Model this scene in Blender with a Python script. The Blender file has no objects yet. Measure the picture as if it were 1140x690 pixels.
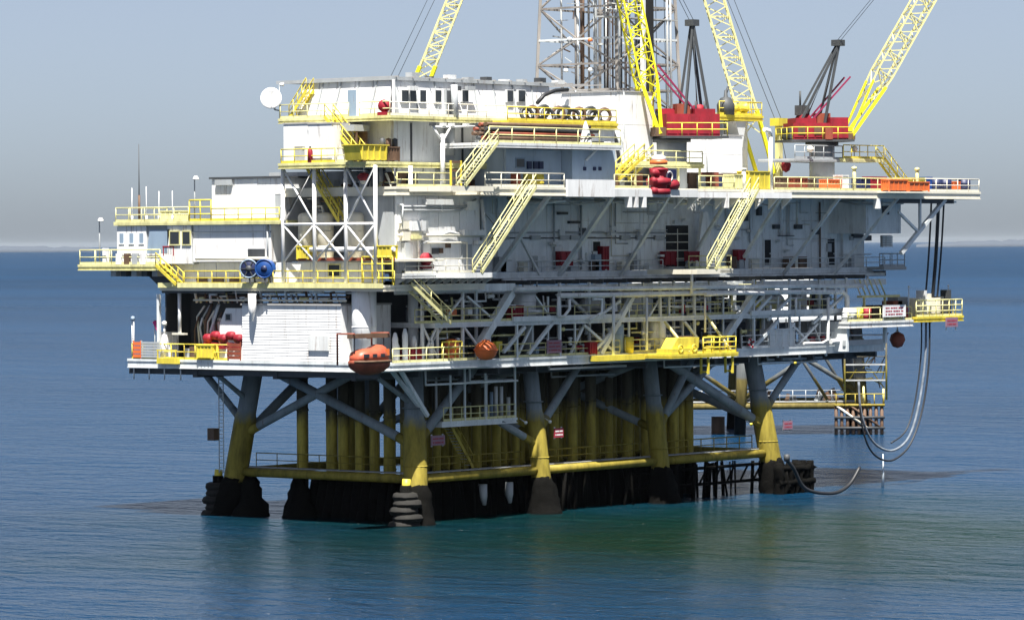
import bpy, math, random
from mathutils import Vector, Matrix
S = bpy.context.scene
COL = S.collection
rnd = random.Random(7)
# ------------------------------------------------------------------ camera
# Platform axes: x runs along the long front face, y goes back along the short end face, z up from the water.
FPX = 4480.0                       # focal length in photograph pixels (photo is 1140 wide)
CAM = Vector((-241.5, -209.8, 22.3))
HORIZON, ROLL = 270.8, math.radians(0.35)
pit = math.atan((345.0 - HORIZON) / FPX)
r0 = Vector((.637, -.770, 0)).normalized(); f0 = Vector((.770, .637, 0)).normalized()
fw = f0 * math.cos(pit) + Vector((0, 0, -math.sin(pit)))
up = f0 * math.sin(pit) + Vector((0, 0, math.cos(pit)))
rt = r0 * math.cos(ROLL) - up * math.sin(ROLL); up = up * math.cos(ROLL) + r0 * math.sin(ROLL)
cd = bpy.data.cameras.new('camera'); cam = bpy.data.objects.new('camera', cd); COL.objects.link(cam)
cd.sensor_width = 36.0; cd.lens = FPX / 1140.0 * 36.0; cd.clip_start = 1.0; cd.clip_end = 120000.0
cam.matrix_world = Matrix(((rt.x, up.x, -fw.x, CAM.x), (rt.y, up.y, -fw.y, CAM.y), (rt.z, up.z, -fw.z, CAM.z), (0, 0, 0, 1)))
S.camera = cam
# ------------------------------------------------------------------ sky and sun
SUN_EL = math.radians(66); SUN_TO = Vector((-.78, -.63, 0)).normalized()
w = bpy.data.worlds.new('World'); S.world = w; w.use_nodes = True
nt = w.node_tree; bg = nt.nodes['Background']
sky = nt.nodes.new('ShaderNodeTexSky'); sky.sky_type = 'NISHITA'; sky.sun_disc = False
sky.sun_elevation = SUN_EL; sky.sun_rotation = math.atan2(SUN_TO.x, SUN_TO.y) % (2 * math.pi)
sky.altitude = 0; sky.air_density = 0.5; sky.dust_density = 0.95; sky.ozone_density = 4.5
hs = nt.nodes.new('ShaderNodeHueSaturation'); hs.inputs['Saturation'].default_value = .62
nt.links.new(sky.outputs[0], hs.inputs['Color']); nt.links.new(hs.outputs[0], bg.inputs[0]); bg.inputs[1].default_value = 0.05
sl = bpy.data.lights.new('sun', 'SUN'); sl.energy = 5.0; sl.angle = math.radians(.5); sl.color = (1, .965, .9)
so = bpy.data.objects.new('sun', sl); COL.objects.link(so)
sv = Vector((SUN_TO.x * math.cos(SUN_EL), SUN_TO.y * math.cos(SUN_EL), math.sin(SUN_EL)))
so.rotation_euler = sv.to_track_quat('Z', 'Y').to_euler(); so.location = sv * 200
S.view_settings.view_transform = 'Standard'; S.view_settings.look = 'None'
S.view_settings.exposure = 1.3; S.view_settings.gamma = 1.0

# ------------------------------------------------------------------ photogrammetry: a photo pixel seen on a known plane of the platform
def _ray(x, y):
    return (fw * FPX + rt * (x - 570.0) - up * (y - 345.0))
def fb(x, y, b):                   # plane y = b (parallel to the front face) -> (a, z)
    d = _ray(x, y); t = (b - CAM.y) / d.y; p = CAM + d * t; return p.x, p.z
def fa(x, y, a):                   # plane x = a (parallel to the left end face) -> (b, z)
    d = _ray(x, y); t = (a - CAM.x) / d.x; p = CAM + d * t; return p.y, p.z
def fz(x, y, z):                   # horizontal plane -> (a, b)
    d = _ray(x, y); t = (z - CAM.z) / d.z; p = CAM + d * t; return p.x, p.y
def FA(x, b, y=270): return fb(x, y, b)[0]
def LB(x, a, y=270): return fa(x, y, a)[0]

# ------------------------------------------------------------------ materials
MATS = {}
def mat(name, col, rough=.5, metal=0.0, var=.12, scale=.8, rust=0.0, rustcol=(.16, .06, .02), streak=True, bump=0.0, spec=.5):
    m = bpy.data.materials.new(name); m.use_nodes = True; n = m.node_tree.nodes; l = m.node_tree.links
    b = n['Principled BSDF']; b.inputs['Roughness'].default_value = rough; b.inputs['Metallic'].default_value = metal
    b.inputs['Specular IOR Level'].default_value = spec
    geo = n.new('ShaderNodeNewGeometry')
    mp = n.new('ShaderNodeMapping'); mp.inputs['Scale'].default_value = (1, 1, .25 if streak else 1)
    l.new(geo.outputs['Position'], mp.inputs[0])
    nz = n.new('ShaderNodeTexNoise'); nz.inputs['Scale'].default_value = scale; nz.inputs['Detail'].default_value = 5; nz.inputs['Roughness'].default_value = .65
    l.new(mp.outputs[0], nz.inputs['Vector'])
    mr = n.new('ShaderNodeMapRange'); mr.inputs[1].default_value = .3; mr.inputs[2].default_value = .7
    mr.inputs[3].default_value = 1 - var; mr.inputs[4].default_value = 1 + var * .6; l.new(nz.outputs[0], mr.inputs[0])
    mx = n.new('ShaderNodeMix'); mx.data_type = 'RGBA'; mx.blend_type = 'MULTIPLY'; mx.inputs[0].default_value = 1
    mx.inputs[6].default_value = (*col, 1); cc = n.new('ShaderNodeCombineColor')
    for i in range(3): l.new(mr.outputs[0], cc.inputs[i])
    l.new(cc.outputs[0], mx.inputs[7]); out = mx.outputs[2]
    if rust > 0:
        mp2 = n.new('ShaderNodeMapping'); mp2.inputs['Scale'].default_value = (1.6, 1.6, .16); l.new(geo.outputs['Position'], mp2.inputs[0])
        n2 = n.new('ShaderNodeTexNoise'); n2.inputs['Scale'].default_value = 1.5; n2.inputs['Detail'].default_value = 7; n2.inputs['Roughness'].default_value = .75
        l.new(mp2.outputs[0], n2.inputs['Vector'])
        r2 = n.new('ShaderNodeMapRange'); r2.inputs[1].default_value = .66 - rust * .3; r2.inputs[2].default_value = .82 - rust * .3
        r2.inputs[3].default_value = 0; r2.inputs[4].default_value = .75; l.new(n2.outputs[0], r2.inputs[0])
        m2 = n.new('ShaderNodeMix'); m2.data_type = 'RGBA'; l.new(r2.outputs[0], m2.inputs[0]); l.new(out, m2.inputs[6]); m2.inputs[7].default_value = (*rustcol, 1)
        out = m2.outputs[2]
    l.new(out, b.inputs['Base Color'])
    if bump:
        bp = n.new('ShaderNodeBump'); bp.inputs['Strength'].default_value = bump; bp.inputs['Distance'].default_value = .1
        l.new(nz.outputs[0], bp.inputs['Height']); l.new(bp.outputs[0], b.inputs['Normal'])
    MATS[name] = m; return m
WHITE = mat('white_paint', (.81, .81, .80), .45, var=.12, rust=.36, rustcol=(.17, .10, .05))
CREAM = mat('cream_paint', (.74, .70, .58), .5, var=.12, rust=.2)
WALL = mat('weathered_white_wall', (.70, .71, .70), .5, var=.2, rust=.36)
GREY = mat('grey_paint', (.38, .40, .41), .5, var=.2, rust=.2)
MIDGREY = mat('module_grey_paint', (.80, .82, .81), .5, var=.22, rust=.36, rustcol=(.24, .17, .11))
STEEL = mat('grey_steel', (.70, .73, .73), .45, var=.25, rust=.32, rustcol=(.25, .19, .13))
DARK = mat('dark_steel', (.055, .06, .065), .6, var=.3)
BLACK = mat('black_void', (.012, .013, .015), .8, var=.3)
GLASS = mat('dark_glass', (.03, .035, .04), .12, var=.1)
YEL = mat('yellow_paint', (.70, .57, .06), .5, var=.28, rust=.22, scale=1.4)
PALE = mat('pale_yellow_paint', (.70, .66, .32), .5, var=.3, rust=.25, scale=1.6)
BOOM = mat('boom_yellow_paint', (.70, .65, .30), .5, var=.2, rust=.1)
LIME = mat('bright_boom_paint', (.80, .74, .02), .45, var=.1)
RED = mat('red_paint', (.27, .007, .02), .65, var=.35, scale=1.5)
ORANGE = mat('orange_paint', (.72, .16, .04), .45, var=.2)
CAPS = mat('faded_orange_gel', (.48, .10, .05), .45, var=.25, scale=1.6)
RUSTY = mat('rust_red_paint', (.26, .06, .03), .6, var=.35, scale=1.5)
BROWN = mat('rusty_brown_steel', (.13, .075, .045), .7, var=.4, scale=1.4)
BLUE = mat('blue_plastic', (.01, .06, .24), .4, var=.2)
NAVY = mat('navy_paint', (.012, .02, .075), .5, var=.3)
TANKBLUE = mat('blue_grey_paint', (.25, .33, .42), .45, var=.15, rust=.1)
PINK = mat('faded_pink_sign', (.26, .15, .2), .5, var=.1)
REDSIGN = mat('red_sign', (.32, .03, .05), .5, var=.1)
HOSE = mat('silver_hose', (.20, .225, .26), .9, var=.4, scale=2, streak=False, spec=.12)
BHOSE = mat('black_hose', (.02, .021, .024), .5, var=.2)
ROPE = mat('wire_rope', (.07, .08, .09), .5, var=.1)
CLAMP = mat('lamp_housing', (.75, .75, .72), .3, var=.05)
GRATE = mat('deck_grating', (.42, .43, .42), .7, var=.3)
ROOF = mat('roof_grey', (.36, .35, .34), .7, var=.2)
PURPLE = mat('maroon_strut_paint', (.24, .02, .07), .5, var=.1)
TYRE = mat('tyre_rubber', (.013, .012, .010), .85, var=.4, scale=2.5, bump=.4)

def jacket_mat(name, upper, ylow, split, dark_top, soft=.5):
    """Paint scheme by height: grey above, yellow splash band, marine growth near the water."""
    m = bpy.data.materials.new(name); m.use_nodes = True; n = m.node_tree.nodes; l = m.node_tree.links; b = n['Principled BSDF']
    b.inputs['Roughness'].default_value = .6; b.inputs['Specular IOR Level'].default_value = .2
    geo = n.new('ShaderNodeNewGeometry'); sp = n.new('ShaderNodeSeparateXYZ'); l.new(geo.outputs['Position'], sp.inputs[0])
    nz = n.new('ShaderNodeTexNoise'); nz.inputs['Scale'].default_value = 1.1; nz.inputs['Detail'].default_value = 6; nz.inputs['Roughness'].default_value = .7
    mp = n.new('ShaderNodeMapping'); mp.inputs['Scale'].default_value = (1.5, 1.5, .3); l.new(geo.outputs['Position'], mp.inputs[0]); l.new(mp.outputs[0], nz.inputs['Vector'])
    def step(z0, wdt, amp):
        ma = n.new('ShaderNodeMath'); ma.operation = 'MULTIPLY_ADD'; ma.inputs[1].default_value = amp; l.new(nz.outputs[0], ma.inputs[0]); l.new(sp.outputs[2], ma.inputs[2])
        r = n.new('ShaderNodeMapRange'); r.inputs[1].default_value = z0 + amp * .5 - wdt; r.inputs[2].default_value = z0 + amp * .5 + wdt; l.new(ma.outputs[0], r.inputs[0]); return r.outputs[0]
    def mix(fac, c0, c1):
        x = n.new('ShaderNodeMix'); x.data_type = 'RGBA'; l.new(fac, x.inputs[0])
        for i, c in ((6, c0), (7, c1)):
            if isinstance(c, tuple): x.inputs[i].default_value = (*c, 1)
            else: l.new(c, x.inputs[i])
        return x.outputs[2]
    r = n.new('ShaderNodeMapRange'); r.inputs[1].default_value = .35; r.inputs[2].default_value = .72; l.new(nz.outputs[0], r.inputs[0])
    yy = mix(r.outputs[0], ylow, tuple(c * .36 for c in ylow)); uu = mix(r.outputs[0], upper, tuple(c * .55 for c in upper))
    c = mix(step(split, soft * .3, soft), yy, uu)
    c = mix(step(dark_top, .25, 1.6), (.004, .004, .0033), c)
    l.new(c, b.inputs['Base Color'])
    bp = n.new('ShaderNodeBump'); bp.inputs['Strength'].default_value = .25; bp.inputs['Distance'].default_value = .08; l.new(nz.outputs[0], bp.inputs['Height']); l.new(bp.outputs[0], b.inputs['Normal'])
    MATS[name] = m; return m
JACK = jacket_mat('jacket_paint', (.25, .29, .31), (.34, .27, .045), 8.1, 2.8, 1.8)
BRACE = mat('brace_grey_paint', (.26, .30, .32), .6, var=.3, rust=.3, spec=.25)
HOUSEBLUE = mat('house_blue_grey', (.40, .49, .58), .5, var=.15, rust=.15)
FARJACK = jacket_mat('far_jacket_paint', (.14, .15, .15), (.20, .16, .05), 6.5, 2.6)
DERRICK = mat('derrick_steel', (.27, .25, .23), .6, var=.35, rust=.3)
COND = jacket_mat('conductor_paint', (.13, .12, .085), (.56, .44, .08), 8.0, 3.4, 2.6)
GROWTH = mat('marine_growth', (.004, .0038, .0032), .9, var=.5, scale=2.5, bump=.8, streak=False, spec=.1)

# ------------------------------------------------------------------ mesh helpers
class MB:
    def __init__(s): s.v = []; s.f = []; s.sm = []
    def add(s, vs, fs, smooth=False):
        o = len(s.v); s.v.extend(vs); s.f.extend([tuple(i + o for i in f) for f in fs]); s.sm.extend([smooth] * len(fs)); return s
    def box(s, x0, x1, y0, y1, z0, z1):
        if x0 > x1: x0, x1 = x1, x0
        if y0 > y1: y0, y1 = y1, y0
        if z0 > z1: z0, z1 = z1, z0
        return s.add([(x0, y0, z0), (x1, y0, z0), (x1, y1, z0), (x0, y1, z0), (x0, y0, z1), (x1, y0, z1), (x1, y1, z1), (x0, y1, z1)],
              [(0, 3, 2, 1), (4, 5, 6, 7), (0, 1, 5, 4), (1, 2, 6, 5), (2, 3, 7, 6), (3, 0, 4, 7)])
    def bar(s, p, q, wd, ht=None):
        p = Vector(p); q = Vector(q); ht = ht or wd; d = (q - p)
        if d.length < 1e-6: return s
        d.normalize(); side = d.cross(Vector((0, 0, 1)))
        if side.length < 1e-3: side = Vector((1, 0, 0))
        side.normalize(); u = side.cross(d).normalized(); side *= wd / 2; u *= ht / 2
        vs = [c + k for c in (p, q) for k in (-side - u, side - u, side + u, -side + u)]
        return s.add([tuple(x) for x in vs], [(3, 2, 1, 0), (4, 5, 6, 7), (0, 1, 5, 4), (1, 2, 6, 5), (2, 3, 7, 6), (3, 0, 4, 7)])
    def tube(s, p, q, r, r2=None, n=8, caps=True):
        return s.path([p, q], [r, r if r2 is None else r2], n, caps)
    def path(s, pts, r, n=8, caps=True):
        pts = [Vector(p) for p in pts]; m = len(pts); rs = r if isinstance(r, (list, tuple)) else [r] * m
        ref = None; vs = []; fs = []
        for i, p in enumerate(pts):
            d = (pts[min(i + 1, m - 1)] - pts[max(i - 1, 0)]); d.normalize()
            if ref is None: ref = d.cross(Vector((0, 0, 1))) if abs(d.z) < .95 else Vector((1, 0, 0))
            ref = (ref - d * ref.dot(d)).normalized(); o = d.cross(ref)
            for k in range(n):
                t = 2 * math.pi * (k + .5) / n; vs.append(tuple(p + (ref * math.cos(t) + o * math.sin(t)) * rs[i]))
        for i in range(m - 1):
            for k in range(n):
                k2 = (k + 1) % n; fs.append((i * n + k, i * n + k2, (i + 1) * n + k2, (i + 1) * n + k))
        s.add(vs, fs, True)
        if caps:
            b = len(s.v) - m * n
            s.f.append(tuple(b + k for k in range(n - 1, -1, -1))); s.f.append(tuple(b + (m - 1) * n + k for k in range(n))); s.sm += [False, False]
        return s
    def lathe(s, prof, c, n=16, axis=(0, 0, 1)):
        ax = Vector(axis).normalized(); ref = Vector((1, 0, 0)) if abs(ax.x) < .9 else Vector((0, 1, 0)); u = (ref - ax * ref.dot(ax)).normalized(); v = ax.cross(u); c = Vector(c)
        vs = []; fs = []
        for r, z in prof:
            for k in range(n):
                t = 2 * math.pi * k / n; vs.append(tuple(c + ax * z + (u * math.cos(t) + v * math.sin(t)) * max(r, 1e-4)))
        for i in range(len(prof) - 1):
            for k in range(n):
                k2 = (k + 1) % n; fs.append((i * n + k, i * n + k2, (i + 1) * n + k2, (i + 1) * n + k))
        return s.add(vs, fs, True)
    def torus(s, c, R, r, axis=(0, 0, 1), n=16, m=8):
        prof = [(R + r * math.cos(2 * math.pi * k / m), r * math.sin(2 * math.pi * k / m)) for k in range(m + 1)]
        return s.lathe(prof, c, n, axis)
    def extr(s, poly, vec):
        n = len(poly); vec = Vector(vec); p = [tuple(Vector(x)) for x in poly]; q = [tuple(Vector(x) + vec) for x in poly]
        return s.add(p + q, [tuple(range(n - 1, -1, -1)), tuple(range(n, 2 * n))] + [(i, (i + 1) % n, n + (i + 1) % n, n + i) for i in range(n)])
    def jit(s, amt, seed=1):
        q = random.Random(seed); s.v = [(x + q.uniform(-amt, amt), y + q.uniform(-amt, amt), z + q.uniform(-amt, amt) * .7) for x, y, z in s.v]; return s
    def mesh(s, name, m, off=(0, 0, 0)):
        ox, oy, oz = off; me = bpy.data.meshes.new(name)
        me.from_pydata([(x - ox, y - oy, z - oz) for x, y, z in s.v], [], s.f); me.materials.append(m)
        me.polygons.foreach_set('use_smooth', s.sm); me.update(); return me
    def build(s, name, m, parent=None, label=None, **kw):
        off = (0, 0, 0); p = parent
        while p is not None: off = tuple(off[i] + p.location[i] for i in range(3)); p = p.parent
        o = bpy.data.objects.new(name, s.mesh(name, m, off)); COL.objects.link(o)
        if parent is not None: o.parent = parent
        if label: o['label'] = label
        for k, v in kw.items(): o[k] = v
        return o
def root_off(p):
    off = Vector((0, 0, 0))
    while p is not None: off += p.location; p = p.parent
    return off
def inst(name, me, parent, loc, rz=0.0, scale=None):
    o = bpy.data.objects.new(name, me); COL.objects.link(o); o.parent = parent; o.location = Vector(loc) - root_off(parent); o.rotation_euler = (0, 0, rz)
    if scale: o.scale = scale
    return o
def thing(name, label, cat, loc=(0, 0, 0), group=None):
    o = bpy.data.objects.new(name, None); o.empty_display_size = .3; COL.objects.link(o); o.location = loc; o['label'] = label; o['category'] = cat
    if group: o['group'] = group
    return o
def tag(o, label, cat, group=None):
    o['label'] = label; o['category'] = cat
    if group: o['group'] = group
    return o
def move_copy(root, loc, label=None):
    """copy of a thing, its parts and its sub-parts"""
    c = root.copy(); COL.objects.link(c); c.location = loc
    if label: c['label'] = label
    for ch in root.children:
        d = ch.copy(); COL.objects.link(d); d.parent = c
        for g in ch.children: e = g.copy(); COL.objects.link(e); e.parent = d
    return c

# ------------------------------------------------------------------ sea
def sea():
    m = bpy.data.materials.new('sea_water'); m.use_nodes = True; n = m.node_tree.nodes; l = m.node_tree.links; b = n['Principled BSDF']
    b.inputs['IOR'].default_value = 1.33; b.inputs['Base Color'].default_value = (.0025, .021, .042, 1); b.inputs['Specular IOR Level'].default_value = .28
    geo = n.new('ShaderNodeNewGeometry')
    sep = n.new('ShaderNodeSeparateXYZ'); l.new(geo.outputs['Position'], sep.inputs[0])
    ln = n.new('ShaderNodeVectorMath'); ln.operation = 'LENGTH'; l.new(geo.outputs['Position'], ln.inputs[0])
    rr = n.new('ShaderNodeMapRange'); rr.inputs[1].default_value = 50; rr.inputs[2].default_value = 2500; rr.inputs[3].default_value = .2; rr.inputs[4].default_value = .36
    l.new(ln.outputs['Value'], rr.inputs[0]); l.new(rr.outputs[0], b.inputs['Roughness'])
    prev = None
    for sc, st, dist, rot, asp in ((.05, .7, 3.4, .5, .45), (.30, 1.0, 1.7, .9, .5), (1.5, 1.0, .5, .3, .6)):
        mp = n.new('ShaderNodeMapping'); mp.inputs['Rotation'].default_value = (0, 0, rot); mp.inputs['Scale'].default_value = (1, asp, 1); l.new(geo.outputs['Position'], mp.inputs[0])
        nz = n.new('ShaderNodeTexNoise'); nz.inputs['Scale'].default_value = sc; nz.inputs['Detail'].default_value = 3; nz.inputs['Roughness'].default_value = .55; nz.inputs['Distortion'].default_value = .5
        l.new(mp.outputs[0], nz.inputs['Vector'])
        bp = n.new('ShaderNodeBump'); bp.inputs['Strength'].default_value = st; bp.inputs['Distance'].default_value = dist; l.new(nz.outputs[0], bp.inputs['Height'])
        if prev: l.new(prev, bp.inputs['Normal'])
        prev = bp.outputs[0]
    l.new(prev, b.inputs['Normal'])
    # platform's dark green reflection painted into the water colour, blue open sea beyond
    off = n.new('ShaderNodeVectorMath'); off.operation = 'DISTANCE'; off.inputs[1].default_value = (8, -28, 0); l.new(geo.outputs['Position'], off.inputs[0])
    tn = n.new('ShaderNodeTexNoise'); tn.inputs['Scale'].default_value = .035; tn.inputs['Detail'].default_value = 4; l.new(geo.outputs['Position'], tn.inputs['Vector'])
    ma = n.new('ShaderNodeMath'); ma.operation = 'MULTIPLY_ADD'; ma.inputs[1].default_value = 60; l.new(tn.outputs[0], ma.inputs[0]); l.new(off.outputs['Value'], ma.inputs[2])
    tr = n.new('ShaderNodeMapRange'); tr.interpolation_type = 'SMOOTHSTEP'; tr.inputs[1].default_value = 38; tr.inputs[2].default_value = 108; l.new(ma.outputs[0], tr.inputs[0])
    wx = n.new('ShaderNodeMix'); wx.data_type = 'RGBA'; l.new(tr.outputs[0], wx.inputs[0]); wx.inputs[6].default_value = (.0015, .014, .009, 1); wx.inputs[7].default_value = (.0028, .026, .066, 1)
    # long current streaks and wind patches on the open sea
    mp = n.new('ShaderNodeMapping'); mp.inputs['Rotation'].default_value = (0, 0, -.88); mp.inputs['Scale'].default_value = (1, .22, 1); l.new(geo.outputs['Position'], mp.inputs[0])
    st = n.new('ShaderNodeTexNoise'); st.inputs['Scale'].default_value = .006; st.inputs['Detail'].default_value = 5; l.new(mp.outputs[0], st.inputs['Vector'])
    sr = n.new('ShaderNodeMapRange'); sr.inputs[1].default_value = .3; sr.inputs[2].default_value = .7; sr.inputs[3].default_value = .72; sr.inputs[4].default_value = 1.3; l.new(st.outputs[0], sr.inputs[0])
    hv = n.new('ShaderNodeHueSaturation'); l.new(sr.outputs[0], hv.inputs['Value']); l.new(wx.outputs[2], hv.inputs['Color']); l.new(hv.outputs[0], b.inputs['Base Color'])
    mb = MB(); R = 60000.0; k = 96
    ring = [0, 60, 160, 320, 700, 1600, 4000, 10000, 25000, R]
    vs = [(0, 0, 0)]; fs = []
    for r in ring[1:]: vs += [(r * math.cos(2 * math.pi * i / k), r * math.sin(2 * math.pi * i / k), 0) for i in range(k)]
    for i in range(k): fs.append((0, 1 + i, 1 + (i + 1) % k))
    for j in range(len(ring) - 2):
        for i in range(k): a = 1 + j * k; fs.append((a + i, a + k + i, a + k + (i + 1) % k, a + (i + 1) % k))
    mb.add(vs, fs)
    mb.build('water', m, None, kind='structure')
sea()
# ------------------------------------------------------------------ generic builders
UNIT = {}
def post_mesh(h, r, m):
    k = ('post', round(h, 2), r, m.name)
    if k not in UNIT: UNIT[k] = MB().tube((0, 0, 0), (0, 0, h), r, n=5).mesh('post', m)
    return UNIT[k]
def railing(label, pts, m=PALE, h=1.1, step=2.0, toe=True, group='handrails round the platform decks', r=.045, rails=2):
    """guard rail along a polyline at floor level: rails, toe board and posts"""
    pts = [Vector(p) for p in pts]; t = thing('railing', label, 'railing', pts[0], group)
    up_ = Vector((0, 0, 1))
    MB().path([p + up_ * h for p in pts], r * 1.1, 5).build('top_rail', m, t)
    for k in range(1, rails): MB().path([p + up_ * (h * k / rails) for p in pts], r * .9, 5).build('mid_rail', m, t)
    if toe:
        tb = MB()
        for p, q in zip(pts, pts[1:]): tb.bar(p + up_ * .1, q + up_ * .1, .03, .2)
        tb.build('toe_board', m, t)
    me = post_mesh(h, r, m)
    for i, (p, q) in enumerate(zip(pts, pts[1:])):
        n = max(1, round((q - p).length / step))
        for j in range(n + (1 if i == len(pts) - 2 else 0)): inst('post', me, t, p.lerp(q, j / n))
    return t
def stairs(label, top, bot, lat, m=YEL, width=.9, rail=True, group='stairways between decks'):
    """inclined ladder: two stringers, treads and handrails; lat = unit vector across the flight"""
    top = Vector(top); bot = Vector(bot); lat = Vector(lat); t = thing('stairway', label, 'stairs', bot, group)
    d = top - bot; n = max(4, int(abs(d.z) / .24)); run = Vector((d.x, d.y, 0)).normalized()
    for s in (-.5, .5):
        MB().bar(bot + lat * s * width, top + lat * s * width, .07, .26).build('stringer', m, t)
        if rail:
            o = Vector((0, 0, 1.0)); a = bot + lat * s * width; c = top + lat * s * width
            MB().path([a, a + o, c + o, c], .05, 5).tube(a + o * .5, c + o * .5, .035, n=5).build('handrail', m, t)
            me = post_mesh(1.0, .04, m)
            for k in (1, 2, 3): inst('post', me, t, a.lerp(c, k / 4))
    key = ('tread', round(width, 2), m.name, abs(lat.x) > .5)
    if key not in UNIT:
        mb = MB()
        if abs(lat.x) > .5: mb.box(-width / 2, width / 2, -.13, .13, -.02, .02)
        else: mb.box(-.13, .13, -width / 2, width / 2, -.02, .02)
        UNIT[key] = mb.mesh('tread', GRATE if m is not YEL else m)
    for k in range(1, n): inst('tread', UNIT[key], t, bot.lerp(top, k / n))
    return t
def deck(name, label, a0, a1, b0, b1, z, th=.3, beam=.6, m=STEEL, edge=STEEL, joist=3.0, group=None, plate=GRATE, cat='deck'):
    """plate on edge beams with joists below; z is the walking surface"""
    t = thing(name, label, cat, (a0, b0, z - th), group)
    MB().box(a0 + .02, a1 - .02, b0 + .02, b1 - .02, z - .06, z).build('plate', plate, t)
    zb = z - beam
    e = MB().box(a0, a1, b0, b0 + .22, zb, z - .063); e.box(a0 - .06, a1 + .06, b0 - .07, b0 - .003, z - .2, z + .003); e.box(a0 - .06, a1 + .06, b0 - .07, b0 - .003, zb, zb + .08)
    e.build('edge_beam', edge, t)
    e = MB().box(a0, a0 + .22, b0 + .223, b1, zb, z - .063); e.box(a0 - .07, a0 - .003, b0, b1, z - .2, z + .003); e.box(a0 - .07, a0 - .003, b0, b1, zb, zb + .08); e.build('edge_beam', edge, t)
    MB().box(a1 - .22, a1, b0 + .223, b1, zb, z - .063).build('edge_beam', edge, t)
    MB().box(a0 + .223, a1 - .223, b1 - .22, b1, zb, z - .063).build('edge_beam', edge, t)
    n = max(1, int((a1 - a0) / joist)); me = MB().box(-.09, .09, 0, (b1 - b0) - .46, 0, beam - .12).mesh('joist', m)
    for k in range(1, n): inst('joist', me, t, (a0 + (a1 - a0) * k / n, b0 + .23, zb + .02))
    return t
def grating_deck(name, label, a0, a1, b0, b1, z, m=STEEL, edge=CREAM, cat='grating'):
    """open bar grating in a frame: daylight falls through it"""
    t = thing(name, label, cat, (a0, b0, z - .3))
    e = MB().box(a0, a1, b0, b0 + .12, z - .4, z).box(a0, a1, b1 - .12, b1, z - .4, z).box(a0, a0 + .12, b0 + .123, b1 - .123, z - .4, z).box(a1 - .12, a1, b0 + .123, b1 - .123, z - .4, z)
    e.build('frame', edge, t); me = MB().box(-.012, .012, 0, b1 - b0 - .25, -.03, 0).mesh('bar', m); n = int((a1 - a0) / .3)
    n = int((a1 - a0) / .13)
    for k in range(1, n): inst('bar', me, t, (a0 + (a1 - a0) * k / n, b0 + .125, z - .01))
    return t
def wallf(t, a0, a1, z0, z1, b, m, step=3.2, th=.12, horiz=None, name='wall_panel', gap=.05):
    """front wall (plane y=b) of separate panels with recessed joints"""
    n = max(1, round((a1 - a0) / step)); wd = (a1 - a0) / n; g = gap / 2
    rows = [(z0, z1)] if not horiz else [(z0 + (z1 - z0) * k / horiz, z0 + (z1 - z0) * (k + 1) / horiz) for k in range(horiz)]
    MB().box(a0 + .03, a1 - .03, b + .06, b + .16, z0, z1).build('backing', m, t)
    for q0, q1 in rows:
        me = MB().box(g, wd - g, 0, th, g * .6, (q1 - q0) - g * .6).mesh(name, m)
        for k in range(n): inst(name, me, t, (a0 + k * wd, b - .02 - .012 * ((k * 7 + int(q0 * 3)) % 3), q0))
def walll(t, b0, b1, z0, z1, a, m, step=3.2, th=.12, horiz=None, name='wall_panel', gap=.05):
    """end wall (plane x=a) of separate panels"""
    n = max(1, round((b1 - b0) / step)); wd = (b1 - b0) / n; g = gap / 2
    rows = [(z0, z1)] if not horiz else [(z0 + (z1 - z0) * k / horiz, z0 + (z1 - z0) * (k + 1) / horiz) for k in range(horiz)]
    MB().box(a + .06, a + .16, b0 + .03, b1 - .03, z0, z1).build('backing', m, t)
    for q0, q1 in rows:
        me = MB().box(0, th, g, wd - g, g * .6, (q1 - q0) - g * .6).mesh(name, m)
        for k in range(n): inst(name, me, t, (a - .02 - .012 * ((k * 5 + int(q0 * 3)) % 3), b0 + k * wd, q0))
def fopen(t, a0, a1, z0, z1, b, kind='window', frame=WHITE, fill=GLASS, fw_=.09, handle=True):
    """window or door standing in a front wall: frame with recessed filling"""
    o = b - .075
    f = MB(); f.box(a0 - fw_, a0, o, b + .02, z0 - fw_, z1 + fw_).box(a1, a1 + fw_, o, b + .02, z0 - fw_, z1 + fw_).box(a0 + .003, a1 - .003, o, b + .02, z1, z1 + fw_).box(a0 + .003, a1 - .003, o, b + .02, z0 - fw_, z0)
    fr = f.build(kind, frame, t)
    MB().box(a0, a1, b - .052, b + .01, z0, z1).build('pane' if kind == 'window' else 'door_leaf', fill, fr)
    if kind == 'door' and handle: MB().box(a1 - .2, a1 - .1, b - .10, b - .052, z0 + .95, z0 + 1.1).build('handle', STEEL, fr)
    return fr
def lopen(t, b0, b1, z0, z1, a, kind='window', frame=WHITE, fill=GLASS, fw_=.09):
    o = a - .075
    f = MB(); f.box(o, a + .02, b0 - fw_, b0, z0 - fw_, z1 + fw_).box(o, a + .02, b1, b1 + fw_, z0 - fw_, z1 + fw_).box(o, a + .02, b0 + .003, b1 - .003, z1, z1 + fw_).box(o, a + .02, b0 + .003, b1 - .003, z0 - fw_, z0)
    fr = f.build(kind, frame, t)
    MB().box(a - .052, a + .01, b0, b1, z0, z1).build('pane' if kind == 'window' else 'door_leaf', fill, fr)
    if kind == 'door': MB().box(a - .10, a - .052, b0 + .1, b0 + .2, z0 + .95, z0 + 1.1).build('handle', STEEL, fr)
    return fr
def fbox_px(x0, y0, x1, y1, b):
    a0, z0 = fb(x0, y1, b); a1, z1 = fb(x1, y0, b); return a0, a1, z0, z1
def lbox_px(x0, y0, x1, y1, a):
    b1, z0 = fa(x0, y1, a); b0, z1 = fa(x1, y0, a); return b0, b1, z0, z1
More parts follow.
